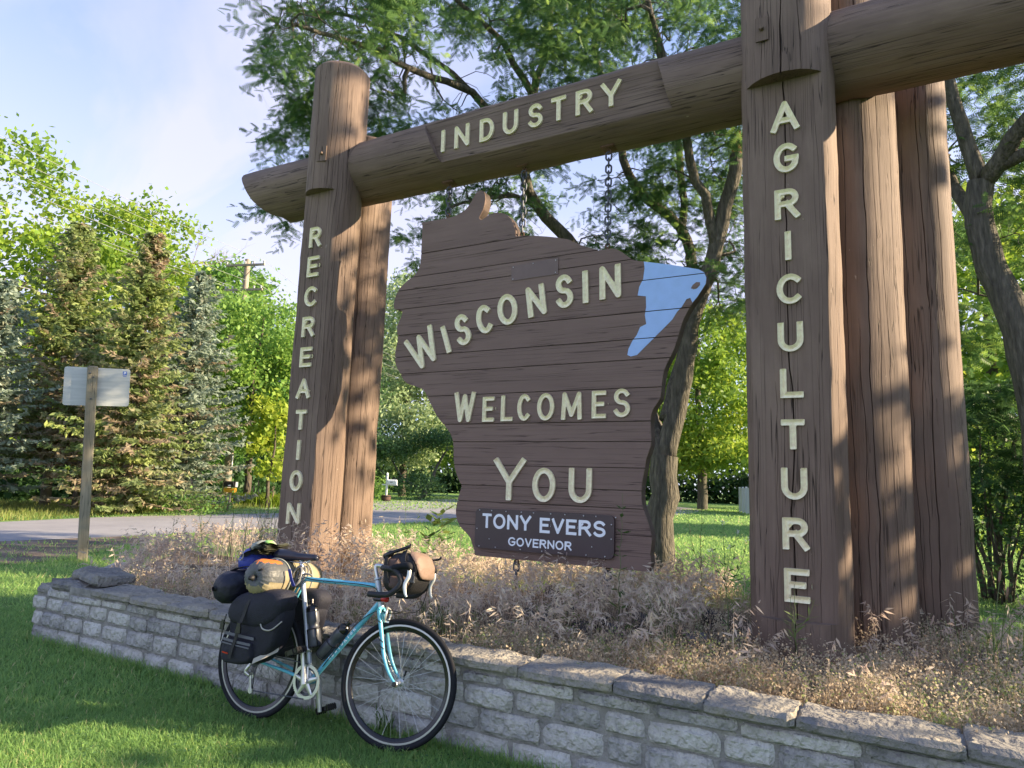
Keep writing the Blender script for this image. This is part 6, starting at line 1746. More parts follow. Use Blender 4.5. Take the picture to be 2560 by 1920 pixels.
M_wire = simple("weathered_wire", (.34, .34, .36), .6, .1)
PZ = 1.75
pole = empty("utility_pole", (-32.9, 26.2, 0)); tag(pole, "wooden utility pole with two crossarms rising above the light green tree", "utility pole")
MB().add(*tube([(0, 0, -.2), (0, 0, 6), (0, 0, 12.35 + PZ)], [.24, .20, .16], 14)).build("pole_shaft", M_pole, pole, True, 50)
pdir = np.array([.30, -.954, 0]); cdir = np.array([.954, .30, 0])
M_insul = simple("pale_insulator", (.45, .45, .45), .3)
for z_, w_ in ((11.95 + PZ, 1.25), (10.45 + PZ, 1.25)):
    a = MB(); V_, F_ = box(-w_, w_, -.05, .05, -.06, .06); c_, s_ = cdir[0], cdir[1]
    rot = lambda V: np.stack([V[:, 0] * c_ - V[:, 1] * s_, V[:, 0] * s_ + V[:, 1] * c_, V[:, 2]], 1)
    ao = MB().add(rot(V_ + [0, -.21, z_]), F_).build("crossarm", M_pole, pole)
    b = MB()
    for s2 in (-1, 1): b.add(*tube([cdir * s2 * .65 + [0, 0, z_ - .04] - pdir * -.2, np.array([0, 0, z_ - .7]) + pdir * .15], .02, 5))
    b.build("arm_brace", M_steel, ao)
    b = MB()
    for s2 in ((-1.2, -.0, .55, 1.2) if z_ > 13 else (-1.15, -.7, .7, 1.15)):
        b.add(*lathe([(.02, 0), (.05, .03), (.05, .10), (.07, .12), (.05, .16), (.0, .18)], 8, 'z', cdir * s2 + pdir * .21 + [0, 0, z_ + .06]))
    b.build("insulators", M_insul, ao)
MB().add(*box(.16, .30, -.02, .02, 1.9, 2.6)).build("marker_plate", M_white, pole)
k_ = 0
for z_, ss_ in ((12.19 + PZ, (-1.2, 0.0, 1.2)), (10.69 + PZ, (-1.15, -.7, 1.15))):
    for s2 in ss_:
        k_ += 1
        p0 = np.array([-32.9, 26.2, z_]) + cdir * s2 + pdir * .21
        P = [p0 + pdir * d + [0, 0, -.0022 * d * (46 - d)] for d in np.linspace(0, 46, 24)]
        P0 = [p0 - pdir * d * .9 + [0, 0, -.0022 * d * (46 - d)] for d in np.linspace(46, 0, 16)][:-1]
        P = np.array(P0 + P); base = P[0].copy()
        o = MB().add(*tube(P - base, .009, 5)).build("power_line", M_wire, None, True); o.location = base
        tag(o, "overhead power wire, %s %s crossarm" % (["outer end of the", "middle of the", "inner end of the"][(k_ - 1) % 3], "upper" if z_ > 13 else "lower"), "power line", "power lines on the utility pole")
o = MB().add(*tube(np.array([np.array([-32.9, 26.2, 9.6]) + pdir * d + [0, 0, -.003 * d * (46 - d)] for d in np.linspace(0, 46, 24)]) - [-32.9, 26.2, 9.6], .014, 5)).build("telephone_cable", simple("pale_cable", (.35, .35, .36), .5), None, True)
o.location = (-32.9, 26.2, 9.6); tag(o, "thicker pale cable below the power wires, slung from the pole", "cable")

mbx = empty("roadside_mailbox", (-23.75, 19.1, 0), (0, 0, R(24))); tag(mbx, "black mailbox above a yellow newspaper tube on a short post", "mailbox")
lumber("post", 0, 0, -.1, .78, .10, .10, M_greywood, mbx)
def mailbox_body(parent, m, w=.20, h=.24, l=.50, z=.80, name="box_body"):
    prof = [(-w / 2, 0), (w / 2, 0), (w / 2, h * .55)] + [(w / 2 * math.cos(a), h * .55 + h * .45 * math.sin(a)) for a in np.linspace(.2, np.pi - .2, 7)] + [(-w / 2, h * .55)]
    bm = bmesh.new(); A_ = [bm.verts.new((-l / 2, y_, z + z_)) for y_, z_ in prof]; B_ = [bm.verts.new((l / 2, y_, z + z_)) for y_, z_ in prof]; n_ = len(prof)
    bm.faces.new(A_[::-1]); bm.faces.new(B_)
    for i in range(n_): bm.faces.new((A_[i], A_[(i + 1) % n_], B_[(i + 1) % n_], B_[i]))
    bmesh.ops.recalc_face_normals(bm, faces=bm.faces)
    me = bpy.data.meshes.new(name); bm.to_mesh(me); bm.free(); me.materials.append(m); return link(name, me, parent)
bd = mailbox_body(mbx, M_gloss, z=.99); MB().add(*box(.2505, .262, -.095, .095, 1.0, 1.2)).build("door", simple("grey_door", (.35, .36, .37), .5), bd)
MB().add(*box(-.05, .07, -.104, -.1012, 1.03, 1.08)).build("number_label", M_white, bd)
M_yel = simple("yellow_orange_plastic", (.72, .36, .02), .5)
tb = mailbox_body(mbx, M_yel, .18, .19, .46, .775, "newspaper_tube")
wm = empty("white_mailbox", (-32.85, 40.1, 0), (0, 0, R(22))); tag(wm, "white wooden mailbox post standing in a half-barrel planter across the road", "mailbox")
lumber("post", 0, 0, .3, 1.95, .13, .13, simple("white_gloss_paint", (.72, .75, .80), .4), wm, .01)
M_wp = bpy.data.materials["white_gloss_paint"]
MB().add(*lathe([(.0, .14), (.05, .12), (.10, .02), (.10, 0), (0, 0)], 4, 'z', (0, 0, 1.951))).build("post_cap", M_wp, wm)
MB().add(*box(-.35, .80, -.05, .05, 1.16, 1.25)).build("arm", M_wp, wm)
wb = mailbox_body(wm, M_wp, .26, .34, .66, 1.251); wb.location = (.42, 0, 0)
MB().add(*box(-.14, .06, -.1335, -.1302, 1.37, 1.43)).build("number_label", M_gtrim, wb)
MB().add(*box(.22, .26, -.16, -.1335, 1.44, 1.60)).build("flag", M_wp, wb)
brl = empty("barrel_planter", (-32.85, 40.1, 0)); tag(brl, "dark half-barrel planter around the foot of the white mailbox", "planter")
MB().add(*lathe([(0, 0), (.30, 0), (.36, .22), (.35, .44), (.31, .44), (.31, .36), (0, .36)], 18, 'z')).build("staves", simple("barrel_oak", (.10, .055, .035), .8, noise=.4, nscale=12), brl, True, 40)
for z_, r_ in ((.08, .325), (.36, .358)): MB().add(*lathe([(r_, -.025), (r_ + .006, -.025), (r_ + .006, .025), (r_, .025)], 18, 'z', (0, 0, z_))).build("hoop", M_black, brl)
fn = empty("vinyl_fence", (-10.94, 56.96, 0)); tag(fn, "white vinyl fence panel on the far lawn beside the carved post", "fence")
fd = np.array([2.56, -8.7, 0]); fl = np.linalg.norm(fd); fa = math.atan2(fd[1], fd[0]); fn.rotation_euler = (0, 0, fa)
M_vin = simple("white_vinyl", (.62, .66, .64), .45)
x = 0.0
while x < fl:
    MB().add(*box(x + .01, x + .285, -.02, .02, .08, 1.80)).build("board", M_vin, fn); x += .30
for x in np.arange(0, fl + .1, 2.4): MB().add(*box(x - .07, x + .07, -.07, .07, 0, 1.95)).build("fence_post", M_vin, fn)
MB().add(*box(0.08, fl, -.035, .035, 1.801, 1.87)).build("top_rail", M_vin, fn)

g = np.random.default_rng(77)
# day lilies, junipers
def blades(P, h, w, lean, g, tint, seg=3):
    """arching grass blades: P base, h height, lean = horizontal reach vector (N,3)"""
    n = len(P); d = unit(lean + 1e-6); side = np.stack([-d[:, 1], d[:, 0], np.zeros(n)], 1)
    a = g.uniform(-.9, .9, n)[:, None]; side = unit(side * np.cos(a) + d * np.sin(a))
    Vs = []
    for i in range(seg):
        t = i / seg
        c = P + lean * (t ** 1.8) + np.array([0, 0, 1.0]) * (h * (t - .22 * t * t))[:, None]
        wd = (w * (1 - .35 * t))[:, None] / 2
        Vs += [c - side * wd, c + side * wd]
    Vs.append(P + lean + np.array([0, 0, 1.0]) * (h * .78)[:, None])
    k = 2 * seg + 1
    V = np.stack(Vs, 1).reshape(-1, 3); b = np.arange(n) * k
    F4 = np.concatenate([np.stack([b + 2 * i, b + 2 * i + 1, b + 2 * i + 3, b + 2 * i + 2], 1) for i in range(seg - 1)]) if seg > 1 else np.zeros((0, 4), int)
    F3 = np.stack([b + 2 * seg - 2, b + 2 * seg - 1, b + 2 * seg], 1)
    return V, [f for f in (F4, F3) if len(f)], np.repeat(np.asarray(tint), k)
M_lily = ramp_mat("daylily_leaves", [(0, (.07, .13, .015)), (.5, (.15, .24, .025)), (1, (.26, .32, .04))], .5, .4)
dl_ = empty("daylily_bed", (-29.0, 22.6, 0)); tag(dl_, "bed of bright yellow-green daylilies behind the black mailbox", "flower bed")
n = 2600; u = g.random(n); P = np.stack([-32.0 + 5.5 * u + g.normal(0, .4, n) + 29.0, 20.2 + 4.6 * u + g.normal(0, .5, n) - 22.6, np.zeros(n)], 1)
V, F, t_ = blades(P, g.uniform(.5, .95, n), np.full(n, .05), np.stack([g.normal(0, .35, n), g.normal(0, .35, n), np.zeros(n)], 1), g, np.clip(g.normal(.5, .2, n), 0, 1), 3)
link("daylily_leaves", np_mesh("daylily_leaves", V, F, M_lily, False, t_), dl_)["kind"] = "stuff"
GJ = "junipers by the white mailbox"
bush("juniper_bush", "sunlit juniper behind the white mailbox", (-35.2, 41.2, 0), [(50, (0, 0, .9), (1.8, 1.6, .8))], M_mid, 85, 40, (.12, .24), GJ, .6, False, 6, .28, tip=.008)
bush("juniper_bush", "dark spreading juniper right of the white mailbox", (-34.2, 46.0, 0), [(70, (0, 0, 1.1), (2.4, 2.2, .9))], M_dark, 86, 40, (.14, .26), GJ, .5, False, 6, .3, tip=.008)
bush("leafy_bush", "rounded leafy bush at the foot of the young catalpa", (-26.3, 26.6, 0), [(50, (0, 0, .8), (1.5, 1.6, .7))], M_bright, 87, 36, (.10, .18), None, .5, False, 6, .25, tip=.006)
bush("low_bush", "scrubby bush under the silvery spruce", (-22.9, 16.6, 0), [(40, (0, 0, .35), (1.3, 1.8, .35))], M_mid, 88, 36, (.08, .15), None, .45, False, 5, .2, tip=.005)

# ------------------------------------------------------------------ lawn grass
M_turf = ramp_mat("turf_blades", [(0.0, (0.137, 0.245, 0.088)), (0.5, (0.237, 0.405, 0.126)), (0.85, (0.346, 0.490, 0.147)), (1.0, (0.619, 0.557, 0.294))], .6, .5, spec=.25)
CA, SA = np.cos, np.sin
def in_view(P, m=.06):
    d = P - np.array([0, 0, 1.433]); f_ = d @ np.array(cf); x_ = d @ np.array(cr) / f_; y_ = d @ np.array(cu) / f_
    return (f_ > .05) & (np.abs(x_) < .748 + m) & (np.abs(y_) < .561 + m)
def wall_clear(P):
    x_, y_ = P[:, 0], P[:, 1]
    bed = (bed_h(x_, y_) > .05) & (y_ > 3.36) | (x_ > -6.7) & (y_ > 3.36) & (y_ < 3.6)
    road = (x_ < -15.2) & (x_ > -22)
    dirt = (x_ < -11.9) & (x_ > -15.6) & (y_ > 4.6) & (y_ < 9.8) & ((x_ + 11.7) < -(y_ - 5.7) * .62) 
    return ~bed & ~road & ~(dirt & (g.random(len(P)) < .8))
V_, F3_, F4_, T_ = [], [], [], []
nv = 0
for n, r0_, r1_, hh_, ww_, seg in ((95000, 1.2, 5.2, (.025, .060), .0045, 2), (75000, 5.0, 9.0, (.03, .07), .008, 2), (60000, 9.0, 16, (.04, .08), .016, 1), (60000, 16, 34, (.05, .11), .04, 1), (30000, 34, 75, (.06, .14), .10, 1)):
    r_ = np.sqrt(g.uniform(r0_ ** 2, r1_ ** 2, n * 2)); a = g.uniform(R(75), R(168), n * 2)
    P = np.stack([r_ * np.cos(a), r_ * np.sin(a), np.zeros(n * 2)], 1)
    P = P[in_view(P, .1) & wall_clear(P)][:n]; n = len(P)
    if not n: continue
    cl_ = vnoise(P[:, 0] * 1.9 + 3 * vnoise(P[:, 1] * 1.1, 5), 1) * .5 + vnoise(P[:, 1] * 2.3 + 9 + 2 * vnoise(P[:, 0] * 1.3, 6), 2) * .5
    h = g.uniform(*hh_, n) * (1 + .3 * cl_)
    lean = np.stack([g.normal(0, .5, n), g.normal(0, .5, n), np.zeros(n)], 1) * h[:, None]
    t_ = np.clip(.45 + .26 * cl_ + g.normal(0, .18, n) + .55 * (g.random(n) < .035 + .10 * np.clip(cl_ - .25, 0, 1)), 0, 1)
    V, F, t_ = blades(P, h, np.full(n, ww_) * g.uniform(.7, 1.3, n), lean, g, t_, seg)
    V_.append(V); T_.append(t_)
    for f in F: (F4_ if f.shape[1] == 4 else F3_).append(f + nv)
    nv += len(V)
tag(link("lawn_grass", np_mesh("lawn_grass", np.concatenate(V_), [np.concatenate(F4_), np.concatenate(F3_)], M_turf, False, np.concatenate(T_))), "short green grass covering the lawn", kind="stuff")
# longer tufts left unmown along the wall foot and round the sign post
n = 2600; P = np.stack([g.uniform(-6.7, .6, n), 3.345 - np.abs(g.normal(0, .03, n)), np.zeros(n)], 1); P = P[vnoise(P[:, 0] * 3.3, 14) > -.35]
P = np.vstack([P, np.stack([g.normal(-11.54, .18, 240), g.normal(6.57, .18, 240), np.zeros(240)], 1)]); n = len(P); h = g.uniform(.05, .13, n)
V, F, t_ = blades(P, h, np.full(n, .0045), np.stack([g.normal(0, .4, n), g.normal(-.15, .4, n), np.zeros(n)], 1) * h[:, None], g, np.clip(g.normal(.5, .22, n), 0, 1), 2)
tag(link("unmown_grass", np_mesh("unmown_grass", V, F, M_turf, False, t_)), "longer unmown grass along the foot of the wall", kind="stuff")
# low clover and plantain leaves in the lawn
n = 5200; P = np.stack([g.uniform(-9, .4, n * 3), g.uniform(.7, 3.3, n * 3), np.zeros(n * 3)], 1); P = P[(vnoise(P[:, 0] * 1.6 + 4 * vnoise(P[:, 1], 3), 15) + vnoise(P[:, 1] * 2.1, 16)) > .35][:n]; n = len(P)
P[:, 2] = g.uniform(.015, .045, n); l = g.uniform(.010, .022, n)
V, F = rhomb(P, unit(g.normal(0, 1, P.shape) * [1, 1, .2]), unit(g.normal(0, .35, P.shape) + [0, 0, 1]), l, l * .8)
M_clov = ramp_mat("clover_leaves", [(0, (.06, .13, .05)), (.5, (.11, .21, .08)), (1, (.20, .30, .12))], .6, .35)
tag(link("lawn_clover", np_mesh("lawn_clover", V, [F], M_clov, False, np.repeat(np.clip(g.normal(.5, .2, n), 0, 1), 4))), "patches of clover in the mown lawn", kind="stuff")
# rough roadside grass at far verge
n = 16000; P = np.stack([g.uniform(-33, -21.5, n), g.uniform(6, 24, n), np.zeros(n)], 1); P = P[(P[:, 0] < -21.2 - (P[:, 1] - 9.7) * .36)]
n = len(P); h = g.uniform(.12, .35, n); V, F, t_ = blades(P, h, np.full(n, .035), np.stack([g.normal(0, .1, n), g.normal(0, .1, n), np.zeros(n)], 1), g, np.clip(g.normal(.62, .16, n), 0, 1), 1)
M_verge = ramp_mat("verge_grass", [(0, (.07, .11, .02)), (.5, (.17, .22, .05)), (1, (.32, .32, .12))], .6, .35)
tag(link("verge_grass", np_mesh("verge_grass", V, F, M_verge, False, t_)), "long sunlit grass on the far verge below the spruces", kind="stuff")

# ------------------------------------------------------------------ plants of the raised bed
M_dry = ramp_mat("dry_brome_grass", [(0.0, (0.34, 0.265, 0.225)), (0.4, (0.54, 0.45, 0.37)), (0.75, (0.70, 0.62, 0.50)), (1.0, (0.78, 0.70, 0.50))], .7, .45)
M_seed = ramp_mat("dry_low_plants", [(0.0, (0.28, 0.22, 0.15)), (0.45, (0.52, 0.44, 0.31)), (0.8, (0.70, 0.62, 0.46)), (0.9, (0.26, 0.30, 0.13)), (1.0, (0.22, 0.30, 0.11))], .75, .4)
# one drooping spikelet: slim diamond hanging
SPV = np.array([(0, 0, 0), (.35, .10, 0), (1, 0, 0), (.35, -.10, 0)]); SPF = np.array([(0, 1, 2, 3)])
n = 5200
X_ = g.uniform(-8.1, 1.6, n * 2); Y_ = 3.72 + 3.1 * g.random(n * 2) ** 1.15
dens_ = .55 + .45 * vnoise(X_ * 1.3 + 5 * vnoise(Y_ * .8, 2), 4)
dens_ = .62 + .75 * vnoise(X_ * 2.6 + 5 * vnoise(Y_ * 1.6, 2), 4)
dens_ = np.where((X_ > -1.3) & (Y_ < 6.8), dens_ * .12, dens_)
dens_ = np.where((X_ > -2.6) & (Y_ < 4.35), dens_ * .22, dens_)
dens_ = np.where((Y_ < 3.95), dens_ * .35, dens_)
post = (np.hypot(X_ + .585, Y_ - 5) < .4) | (np.hypot(X_ + 5.035, Y_ - 5) < .36) | (np.hypot(X_ + .2, Y_ - 5.6) < .36) | (np.hypot(X_ - .175, Y_ - 6.12) < .36)
keep = (g.random(n * 2) < dens_) & ~post & (X_ > -6.55 - .95 * (Y_ - 3.75)) & (bed_h(X_, Y_) > .12)
X_, Y_ = X_[keep][:n], Y_[keep][:n]; n = len(X_)
P = np.stack([X_, Y_, bed_h(X_, Y_) - .05], 1)
h = g.uniform(.18, .42, n) * (1 + .25 * vnoise(X_ * 3.1 + 7 * Y_, 21)) * np.where(Y_ < 4.3, .8, 1.0) * np.where(np.hypot(X_ + 5, Y_ - 5) < 1.0, 1.25, 1)
wind = np.stack([np.full(n, .06), np.full(n, -.03), np.zeros(n)], 1)
lean = (np.stack([g.normal(0, .28, n), g.normal(0, .28, n), np.zeros(n)], 1) * h[:, None] + wind)
tb_ = np.clip(.42 + .22 * vnoise(X_ * 1.7 + Y_, 7) + g.normal(0, .16, n), 0, 1)
mbx_V, mbx_F4, mbx_F3, mbx_T, nv = [], [], [], [], 0
def push(V, F, t):
    global nv
    mbx_V.append(V); mbx_T.append(t)
    for f in (F if isinstance(F, list) else [F]): (mbx_F4 if f.shape[1] == 4 else mbx_F3).append(f + nv)
    nv += len(V)
V, F, t_ = blades(P, h / .78, np.full(n, .0036), lean, g, tb_, 3); push(V, F, t_)
# spikelets along the nodding upper third
m = 9
tt = np.linspace(.62, 1.0, m)
for i, t0 in enumerate(tt):
    c = P + lean * t0 ** 1.8 + np.array([0, 0, 1.0]) * (h / .78 * (t0 - .22 * t0 * t0))[:, None]
    d = unit(lean + 1e-6) * g.uniform(.1, .9, n)[:, None] + g.normal(0, .45, (n, 3)); d[:, 2] = g.uniform(-.9, .25, n)
    sz = g.uniform(.04, .078, n)
    V, F = inst(SPV, SPF, frames(d, 1.2, g) * sz[:, None, None], c); push(V, F, np.repeat(np.clip(tb_ + g.normal(.05, .10, n), 0, 1), 4))
# fallen straw
n2 = 5000; X2 = g.uniform(-6.6, 1.6, n2); Y2 = g.uniform(3.7, 7, n2); P2 = np.stack([X2, Y2, bed_h(X2, Y2) - .04], 1)
V, F, t_ = blades(P2, g.uniform(.03, .16, n2), np.full(n2, .003), np.stack([g.normal(0, .1, n2), g.normal(0, .1, n2), np.zeros(n2)], 1), g, np.clip(g.normal(.45, .2, n2), 0, 1), 2); push(V, F, t_)
tag(link("dry_grass", np_mesh("dry_grass", np.concatenate(mbx_V), [np.concatenate(mbx_F4), np.concatenate(mbx_F3)], M_dry, False, np.concatenate(mbx_T))), "dry purplish brome grass covering the raised bed", kind="stuff")
# green grass blades mixed in behind
n2 = 9000; X2 = g.uniform(-7, 1.8, n2); Y2 = 5.6 + 3.4 * g.random(n2); P2 = np.stack([X2, Y2, bed_h(X2, Y2) - .04], 1)
hh2 = g.uniform(.10, .30, n2)
V, F, t_ = blades(P2, hh2, np.full(n2, .006), np.stack([g.normal(0, .35, n2), g.normal(0, .35, n2), np.zeros(n2)], 1) * hh2[:, None], g, np.clip(g.normal(.55, .2, n2), 0, 1), 2)
tag(link("bed_green_grass", np_mesh("bed_green_grass", V, F, M_turf, False, t_)), "longer green grass along the back of the bed", kind="stuff")
# low dried plants with crumbly seed heads along the wall and round the carved post
n = 1700; X_ = np.concatenate([g.uniform(-6.3, 1.6, n // 2), g.uniform(-2.4, 1.6, n)]); Y_ = np.concatenate([g.uniform(3.66, 4.3, n // 2), 3.66 + 2.6 * g.random(n) ** 1.4])
post = (np.hypot(X_ + .585, Y_ - 5) < .36) | (np.hypot(X_ + .2, Y_ - 5.6) < .33) | (np.hypot(X_ - .175, Y_ - 6.12) < .33)
X_, Y_ = X_[~post], Y_[~post]; n = len(X_); P = np.stack([X_, Y_, bed_h(X_, Y_) - .05], 1)
mbx_V, mbx_F4, mbx_F3, mbx_T, nv = [], [], [], [], 0
hgt = g.uniform(.09, .20, n) * np.where(X_ > .1, 1.15, 1); tb_ = np.clip(.50 + .25 * vnoise(X_ * 1.4 + Y_ * 2, 3) + g.normal(0, .14, n), 0, 1)
tb_ = np.where(g.random(n) < .16 + .22 * (vnoise(X_ * 2.2 + 3, 11) * vnoise(Y_ * 2.0 + X_, 12) > .12), g.uniform(.88, 1, n), np.minimum(tb_, .86))
ns = 5
Ps = np.repeat(P, ns, 0); hs = np.repeat(hgt, ns) * g.uniform(.6, 1.2, n * ns); ts = np.repeat(tb_, ns)
ln = np.stack([g.normal(0, .5, n * ns), g.normal(0, .5, n * ns), np.zeros(n * ns)], 1) * hs[:, None]
V, F, t_ = blades(Ps, hs / .78, np.full(n * ns, .0024), ln, g, ts * .8, 2); push(V, F, t_)
for i in range(8):
    t0 = g.uniform(.35, 1.05, n * ns)
    c = Ps + ln * (t0 ** 1.8)[:, None] + np.array([0, 0, 1.0]) * (hs / .78 * (t0 - .22 * t0 * t0))[:, None] + g.normal(0, .010, (n * ns, 3))
    l = g.uniform(.008, .020, n * ns)
    V, F = rhomb(c, unit(g.normal(0, 1, c.shape)), unit(g.normal(0, 1, c.shape)), l, l * .7); push(V, F, np.repeat(np.clip(ts + g.normal(0, .08, n * ns), 0, 1), 4))
tag(link("dry_low_plants", np_mesh("dry_low_plants", np.concatenate(mbx_V), [np.concatenate(mbx_F4), np.concatenate(mbx_F3)], M_seed, False, np.concatenate(mbx_T))), "low crumbly tan seed plants along the wall top and around the posts", kind="stuff")

# loose stones below the sign
M_rock = layered("dark_field_stone", [(0.25, (.035, .033, .036)), (.5, (.085, .078, .080)), (.75, (.17, .15, .145))], scale=9, detail=10, bump=.8, bscale=25, rand=.35)
spots = [(-2.36, 4.62), (-2.22, 4.55), (-2.08, 4.66), (-1.96, 4.56), (-2.28, 4.78), (-2.1, 4.84), (-1.86, 4.70), (-1.72, 4.60), (-1.55, 4.72), (-1.45, 4.58), (-1.62, 4.86), (-1.30, 4.70), (-1.17, 4.62), (-2.5, 4.74), (-2.95, 4.62), (-1.2, 5.2), (-2.62, 5.5), (-2.4, 5.6), (-2.2, 5.5)]
for i, (x, y) in enumerate(spots):
    s_ = g.uniform(.10, .19)
    me = stone_mesh("field_stone", s_, s_ * g.uniform(.6, .9), s_ * g.uniform(.45, .7), M_rock, 900 + i, face=.012, nx=5, ny=4, nz=4, top=.008)
    V = np.zeros(len(me.vertices) * 3, np.float32); me.vertices.foreach_get("co", V); V = V.reshape(-1, 3); n_ = V / (np.linalg.norm(V, axis=1, keepdims=True) + 1e-6) * s_ * .5
    me.vertices.foreach_set("co", (V * .55 + n_ * [1, .8, .6] * .5).astype(np.float32).ravel()); me.update()
    o = link("field_stone", me, None, (x, y, float(bed_h(x, y)) + .0), (g.uniform(-.4, .4), g.uniform(-.4, .4), g.uniform(0, 6)))
    tag(o, "dark loose field stone half hidden in the dry grass below the sign", "stone", "loose stones in the bed below the sign")

# ------------------------------------------------------------------ single weeds
M_weed = ramp_mat("weed_leaves", [(0, (.035, .075, .018)), (.5, (.075, .14, .035)), (1, (.16, .23, .06))], .55, .35)
M_stemg = simple("green_stem", (.11, .15, .05), .6)
M_flow = simple("white_petals", (.75, .73, .70), .6)
M_tim = simple("brown_seed_spike", (.22, .15, .10), .8)
def weed(name, label, base, h, seed, nleaf=26, ll=(.05, .10), lw=.28, lean=(0, 0), branches=0, group=None, taper=True, tint=.5, flowers=0, start=.12, cat="weed"):
    g = np.random.default_rng(seed); z0 = float(bed_h(base[0], base[1])) - .06
    e = empty(name, (base[0], base[1], z0)); tag(e, label, cat, group)
    mb = MB(); stems = []
    P = bz([(0, 0, 0), (lean[0] * .3, lean[1] * .3, h * .45), (lean[0], lean[1], h)], 10); P[1:-1] += g.normal(0, .004, P[1:-1].shape); stems.append(P)
    for i in range(branches):
        t = g.uniform(.35, .8); p = P[int(t * (len(P) - 1))]; a = g.uniform(0, 6.28); l = h * (1 - t) * g.uniform(.6, 1.1)
        stems.append(bz([p, p + np.array([math.cos(a), math.sin(a), 1.1]) * l * .35, p + np.array([math.cos(a) * .9, math.sin(a) * .9, 1.5]) * l * .62], 6))
    for s_ in stems: mb.add(*tube(s_, np.linspace(.0042 if len(s_) > 15 else .0025, .0012, len(s_)), 5, False))
    mb.build("stem", M_stemg, e, True)
    C, D, Ls = [], [], []
    for s_ in stems:
        m = nleaf if len(s_) > 15 else max(4, nleaf // 3)
        for i in range(m):
            t = start + (1 - start) * (i + g.random()) / m; p = s_[min(len(s_) - 1, int(t * (len(s_) - 1)))]
            a = 2.4 * i + g.normal(0, .3); d = np.array([math.cos(a), math.sin(a), g.uniform(.1, .7)])
            l = g.uniform(*ll) * ((1.15 - .7 * t) if taper else 1); C.append(p + unit(d) * l * .5); D.append(d); Ls.append(l)
    C, D, Ls = np.array(C), np.array(D), np.array(Ls)
    # each leaf: two quads bent downwards at the tip
    V1, F1 = rhomb(C, D, unit(np.array([0, 0, 1.0]) + g.normal(0, .25, C.shape)), Ls, Ls * lw)
    lf = link("leaves", np_mesh("leaves", V1, [F1], M_weed, False, np.repeat(np.clip(g.normal(tint, .18, len(C)), 0, 1), 4)), e)
    if flowers:
        C = []
        for s_ in stems:
            for k in range(flowers): C.append(s_[-1] + g.normal(0, .009, 3) - [0, 0, .02 * g.random()])
        C = np.array(C); C = np.repeat(C, 5, 0) + g.normal(0, .006, (len(C) * 5, 3)); l = np.full(len(C), .009); V1, F1 = rhomb(C, unit(g.normal(0, 1, C.shape)), unit(g.normal(0, 1, C.shape)), l, l * .8)
        link("flowers", np_mesh("flowers", V1, [F1], M_flow, False, np.full(len(V1), .5)), e)
    return e
weed("leafy_weed", "leafy weed growing up in front of the name plate's right end", (-1.73, 4.7), 0.97, 201, 22, (.06, .12), .45, (.02, .0), 0, tint=.55, start=.05)
weed("flowering_weed", "tall weed with small white flower clusters left of the carved post", (-1.0, 4.78), 0.82, 202, 14, (.05, .10), .25, (-.04, .02), 4, tint=.6, flowers=4)
weed("spindly_weed", "spindly pale weed in front of the post's lowest letter", (-.55, 4.42), 0.52, 203, 30, (.07, .14), .10, (.0, .02), 3, tint=.75)
weed("tall_weed", "thin dark weed silhouetted against the lawn right of the sign", (-1.43, 5.8), 0.85, 204, 30, (.06, .11), .14, (.0, .02), 1, tint=.3)
weed("tall_weed", "leafy weed close against the carved post's left side", (-.98, 5.7), 0.85, 205, 26, (.06, .12), .25, (.05, .0), 3, tint=.4)
weed("horseweed", "grey-green horseweed left of the carved RECREATION post", (-6.95, 5.25), 0.90, 206, 40, (.08, .15), .10, (-.03, .0), 2, tint=.35)
weed("horseweed", "slender horseweed farthest left in the raised bed", (-7.10, 5.0), 0.60, 207, 30, (.07, .12), .12, (.0, .0), 1, tint=.3)
weed("feathery_weed", "feathery light green weed right of the carved RECREATION post", (-5.05, 6.6), 0.95, 208, 60, (.06, .12), .16, (-.06, .0), 3, tint=.75)
weed("broadleaf_weed", "broad-leaved dark weed beside the feathery one near the sign", (-4.87, 6.75), 0.80, 209, 16, (.14, .24), .38, (.05, .0), 2, tint=.4, taper=False)
weed("broadleaf_weed", "bright green broad-leaved weed next to the sign's lower left edge", (-4.54, 6.6), 0.85, 210, 20, (.13, .22), .42, (-.04, .0), 3, tint=.65, taper=False)
weed("small_weed", "small green seedling at the wall top below the anchor chain", (-2.32, 3.80), 0.10, 211, 16, (.03, .06), .6, (.01, .0), 2, tint=.6)
weed("pale_weed", "pale green shoot at the back right of the bed", (.45, 5.1), 0.30, 213, 24, (.05, .09), .14, (.03, .0), 3, tint=.6)
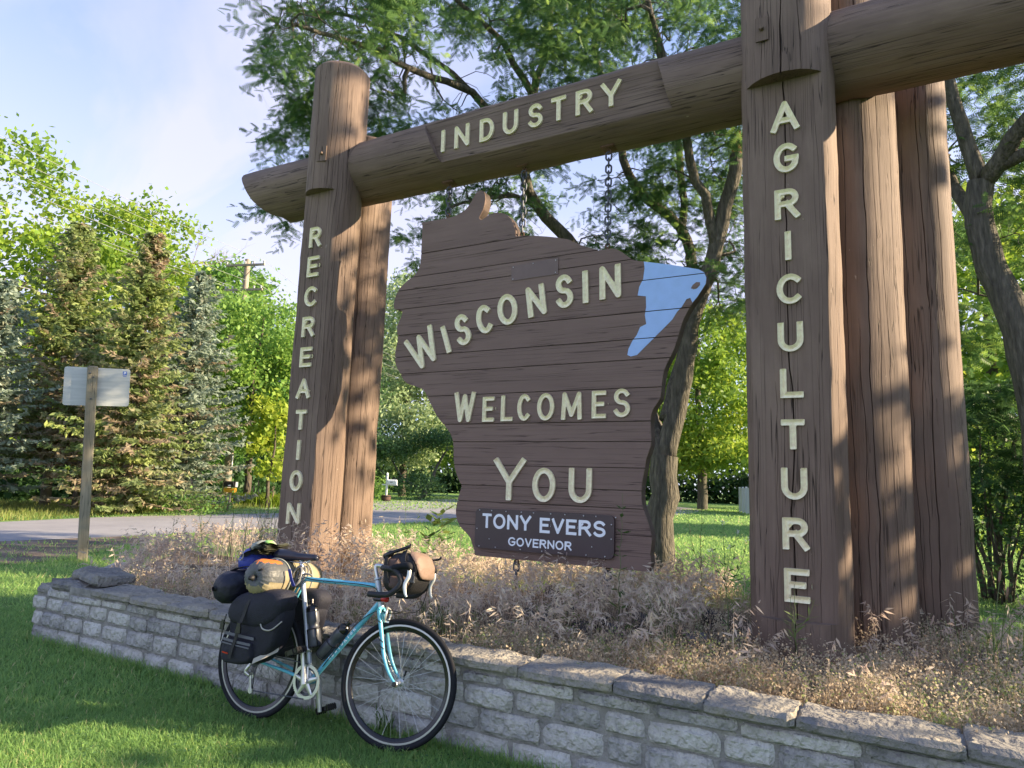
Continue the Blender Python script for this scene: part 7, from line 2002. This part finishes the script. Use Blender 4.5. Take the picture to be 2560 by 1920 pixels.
def tuft(name, label, base, h, n, seed, w=.006, spread=.05, mat=None, heads=0, lean=.25, group=None, tint=.4):
    g = np.random.default_rng(seed); z0 = float(bed_h(base[0], base[1])) - .06
    e = empty(name, (base[0], base[1], z0)); tag(e, label, "grass tuft", group)
    P = np.stack([g.normal(0, spread, n), g.normal(0, spread, n), np.zeros(n)], 1); hh = h * g.uniform(.5, 1.1, n)
    ln = np.stack([g.normal(0, lean, n), g.normal(0, lean, n), np.zeros(n)], 1) * hh[:, None]
    V, F, t_ = blades(P, hh / .78, np.full(n, w), ln, g, np.clip(g.normal(tint, .18, n), 0, 1), 4)
    link("blades", np_mesh("blades", V, F, mat or M_weed, False, t_), e)
    for i in range(heads):
        p = np.array([g.normal(0, spread), g.normal(0, spread), 0]); l = np.array([g.normal(0, .12), g.normal(0, .12), 0]); hh_ = h * g.uniform(.9, 1.25)
        q = bz([p, p + l * .3 + [0, 0, hh_ * .5], p + l + [0, 0, hh_]], 6)
        MB().add(*tube(q, .0022, 5, False)).build("stalk", M_stemg, e, True)
        d = unit(q[-1] - q[-2]); MB().add(*tube([q[-1], q[-1] + d * .02, q[-1] + d * .06, q[-1] + d * .075], [.003, .0065, .0065, .001], 7)).build("seed_head", M_tim, e, True)
    return e
tuft("timothy_grass", "timothy grass with brown seed spikes left of the carved RECREATION post", (-6.10, 5.35), .70, 46, 221, .006, .16, None, 9, .2)
tuft("green_grass_tuft", "tuft of grey-green grass behind the front wheel", (-2.72, 3.86), .34, 46, 222, .005, .05, None, 0, .16, tint=.25)
tuft("green_grass_tuft", "pale arching grass tuft left of the flowering weed", (-1.35, 4.55), .42, 30, 223, .004, .05, None, 0, .5, tint=.6)
tuft("timothy_grass", "three timothy stalks at the right end of the bed", (.44, 4.75), .50, 16, 224, .005, .06, None, 3, .3, tint=.55)
tuft("green_grass_tuft", "thin green grass at the right edge of the bed", (.40, 4.15), .32, 26, 225, .004, .10, None, 0, .35, tint=.6)
tuft("weed_in_wall", "small weed rooted at the foot of the wall inside the front wheel", (-2.62, 3.30), .14, 14, 226, .008, .03, None, 0, .4, tint=.5)
bpy.data.objects["weed_in_wall"].location.z = 0.02
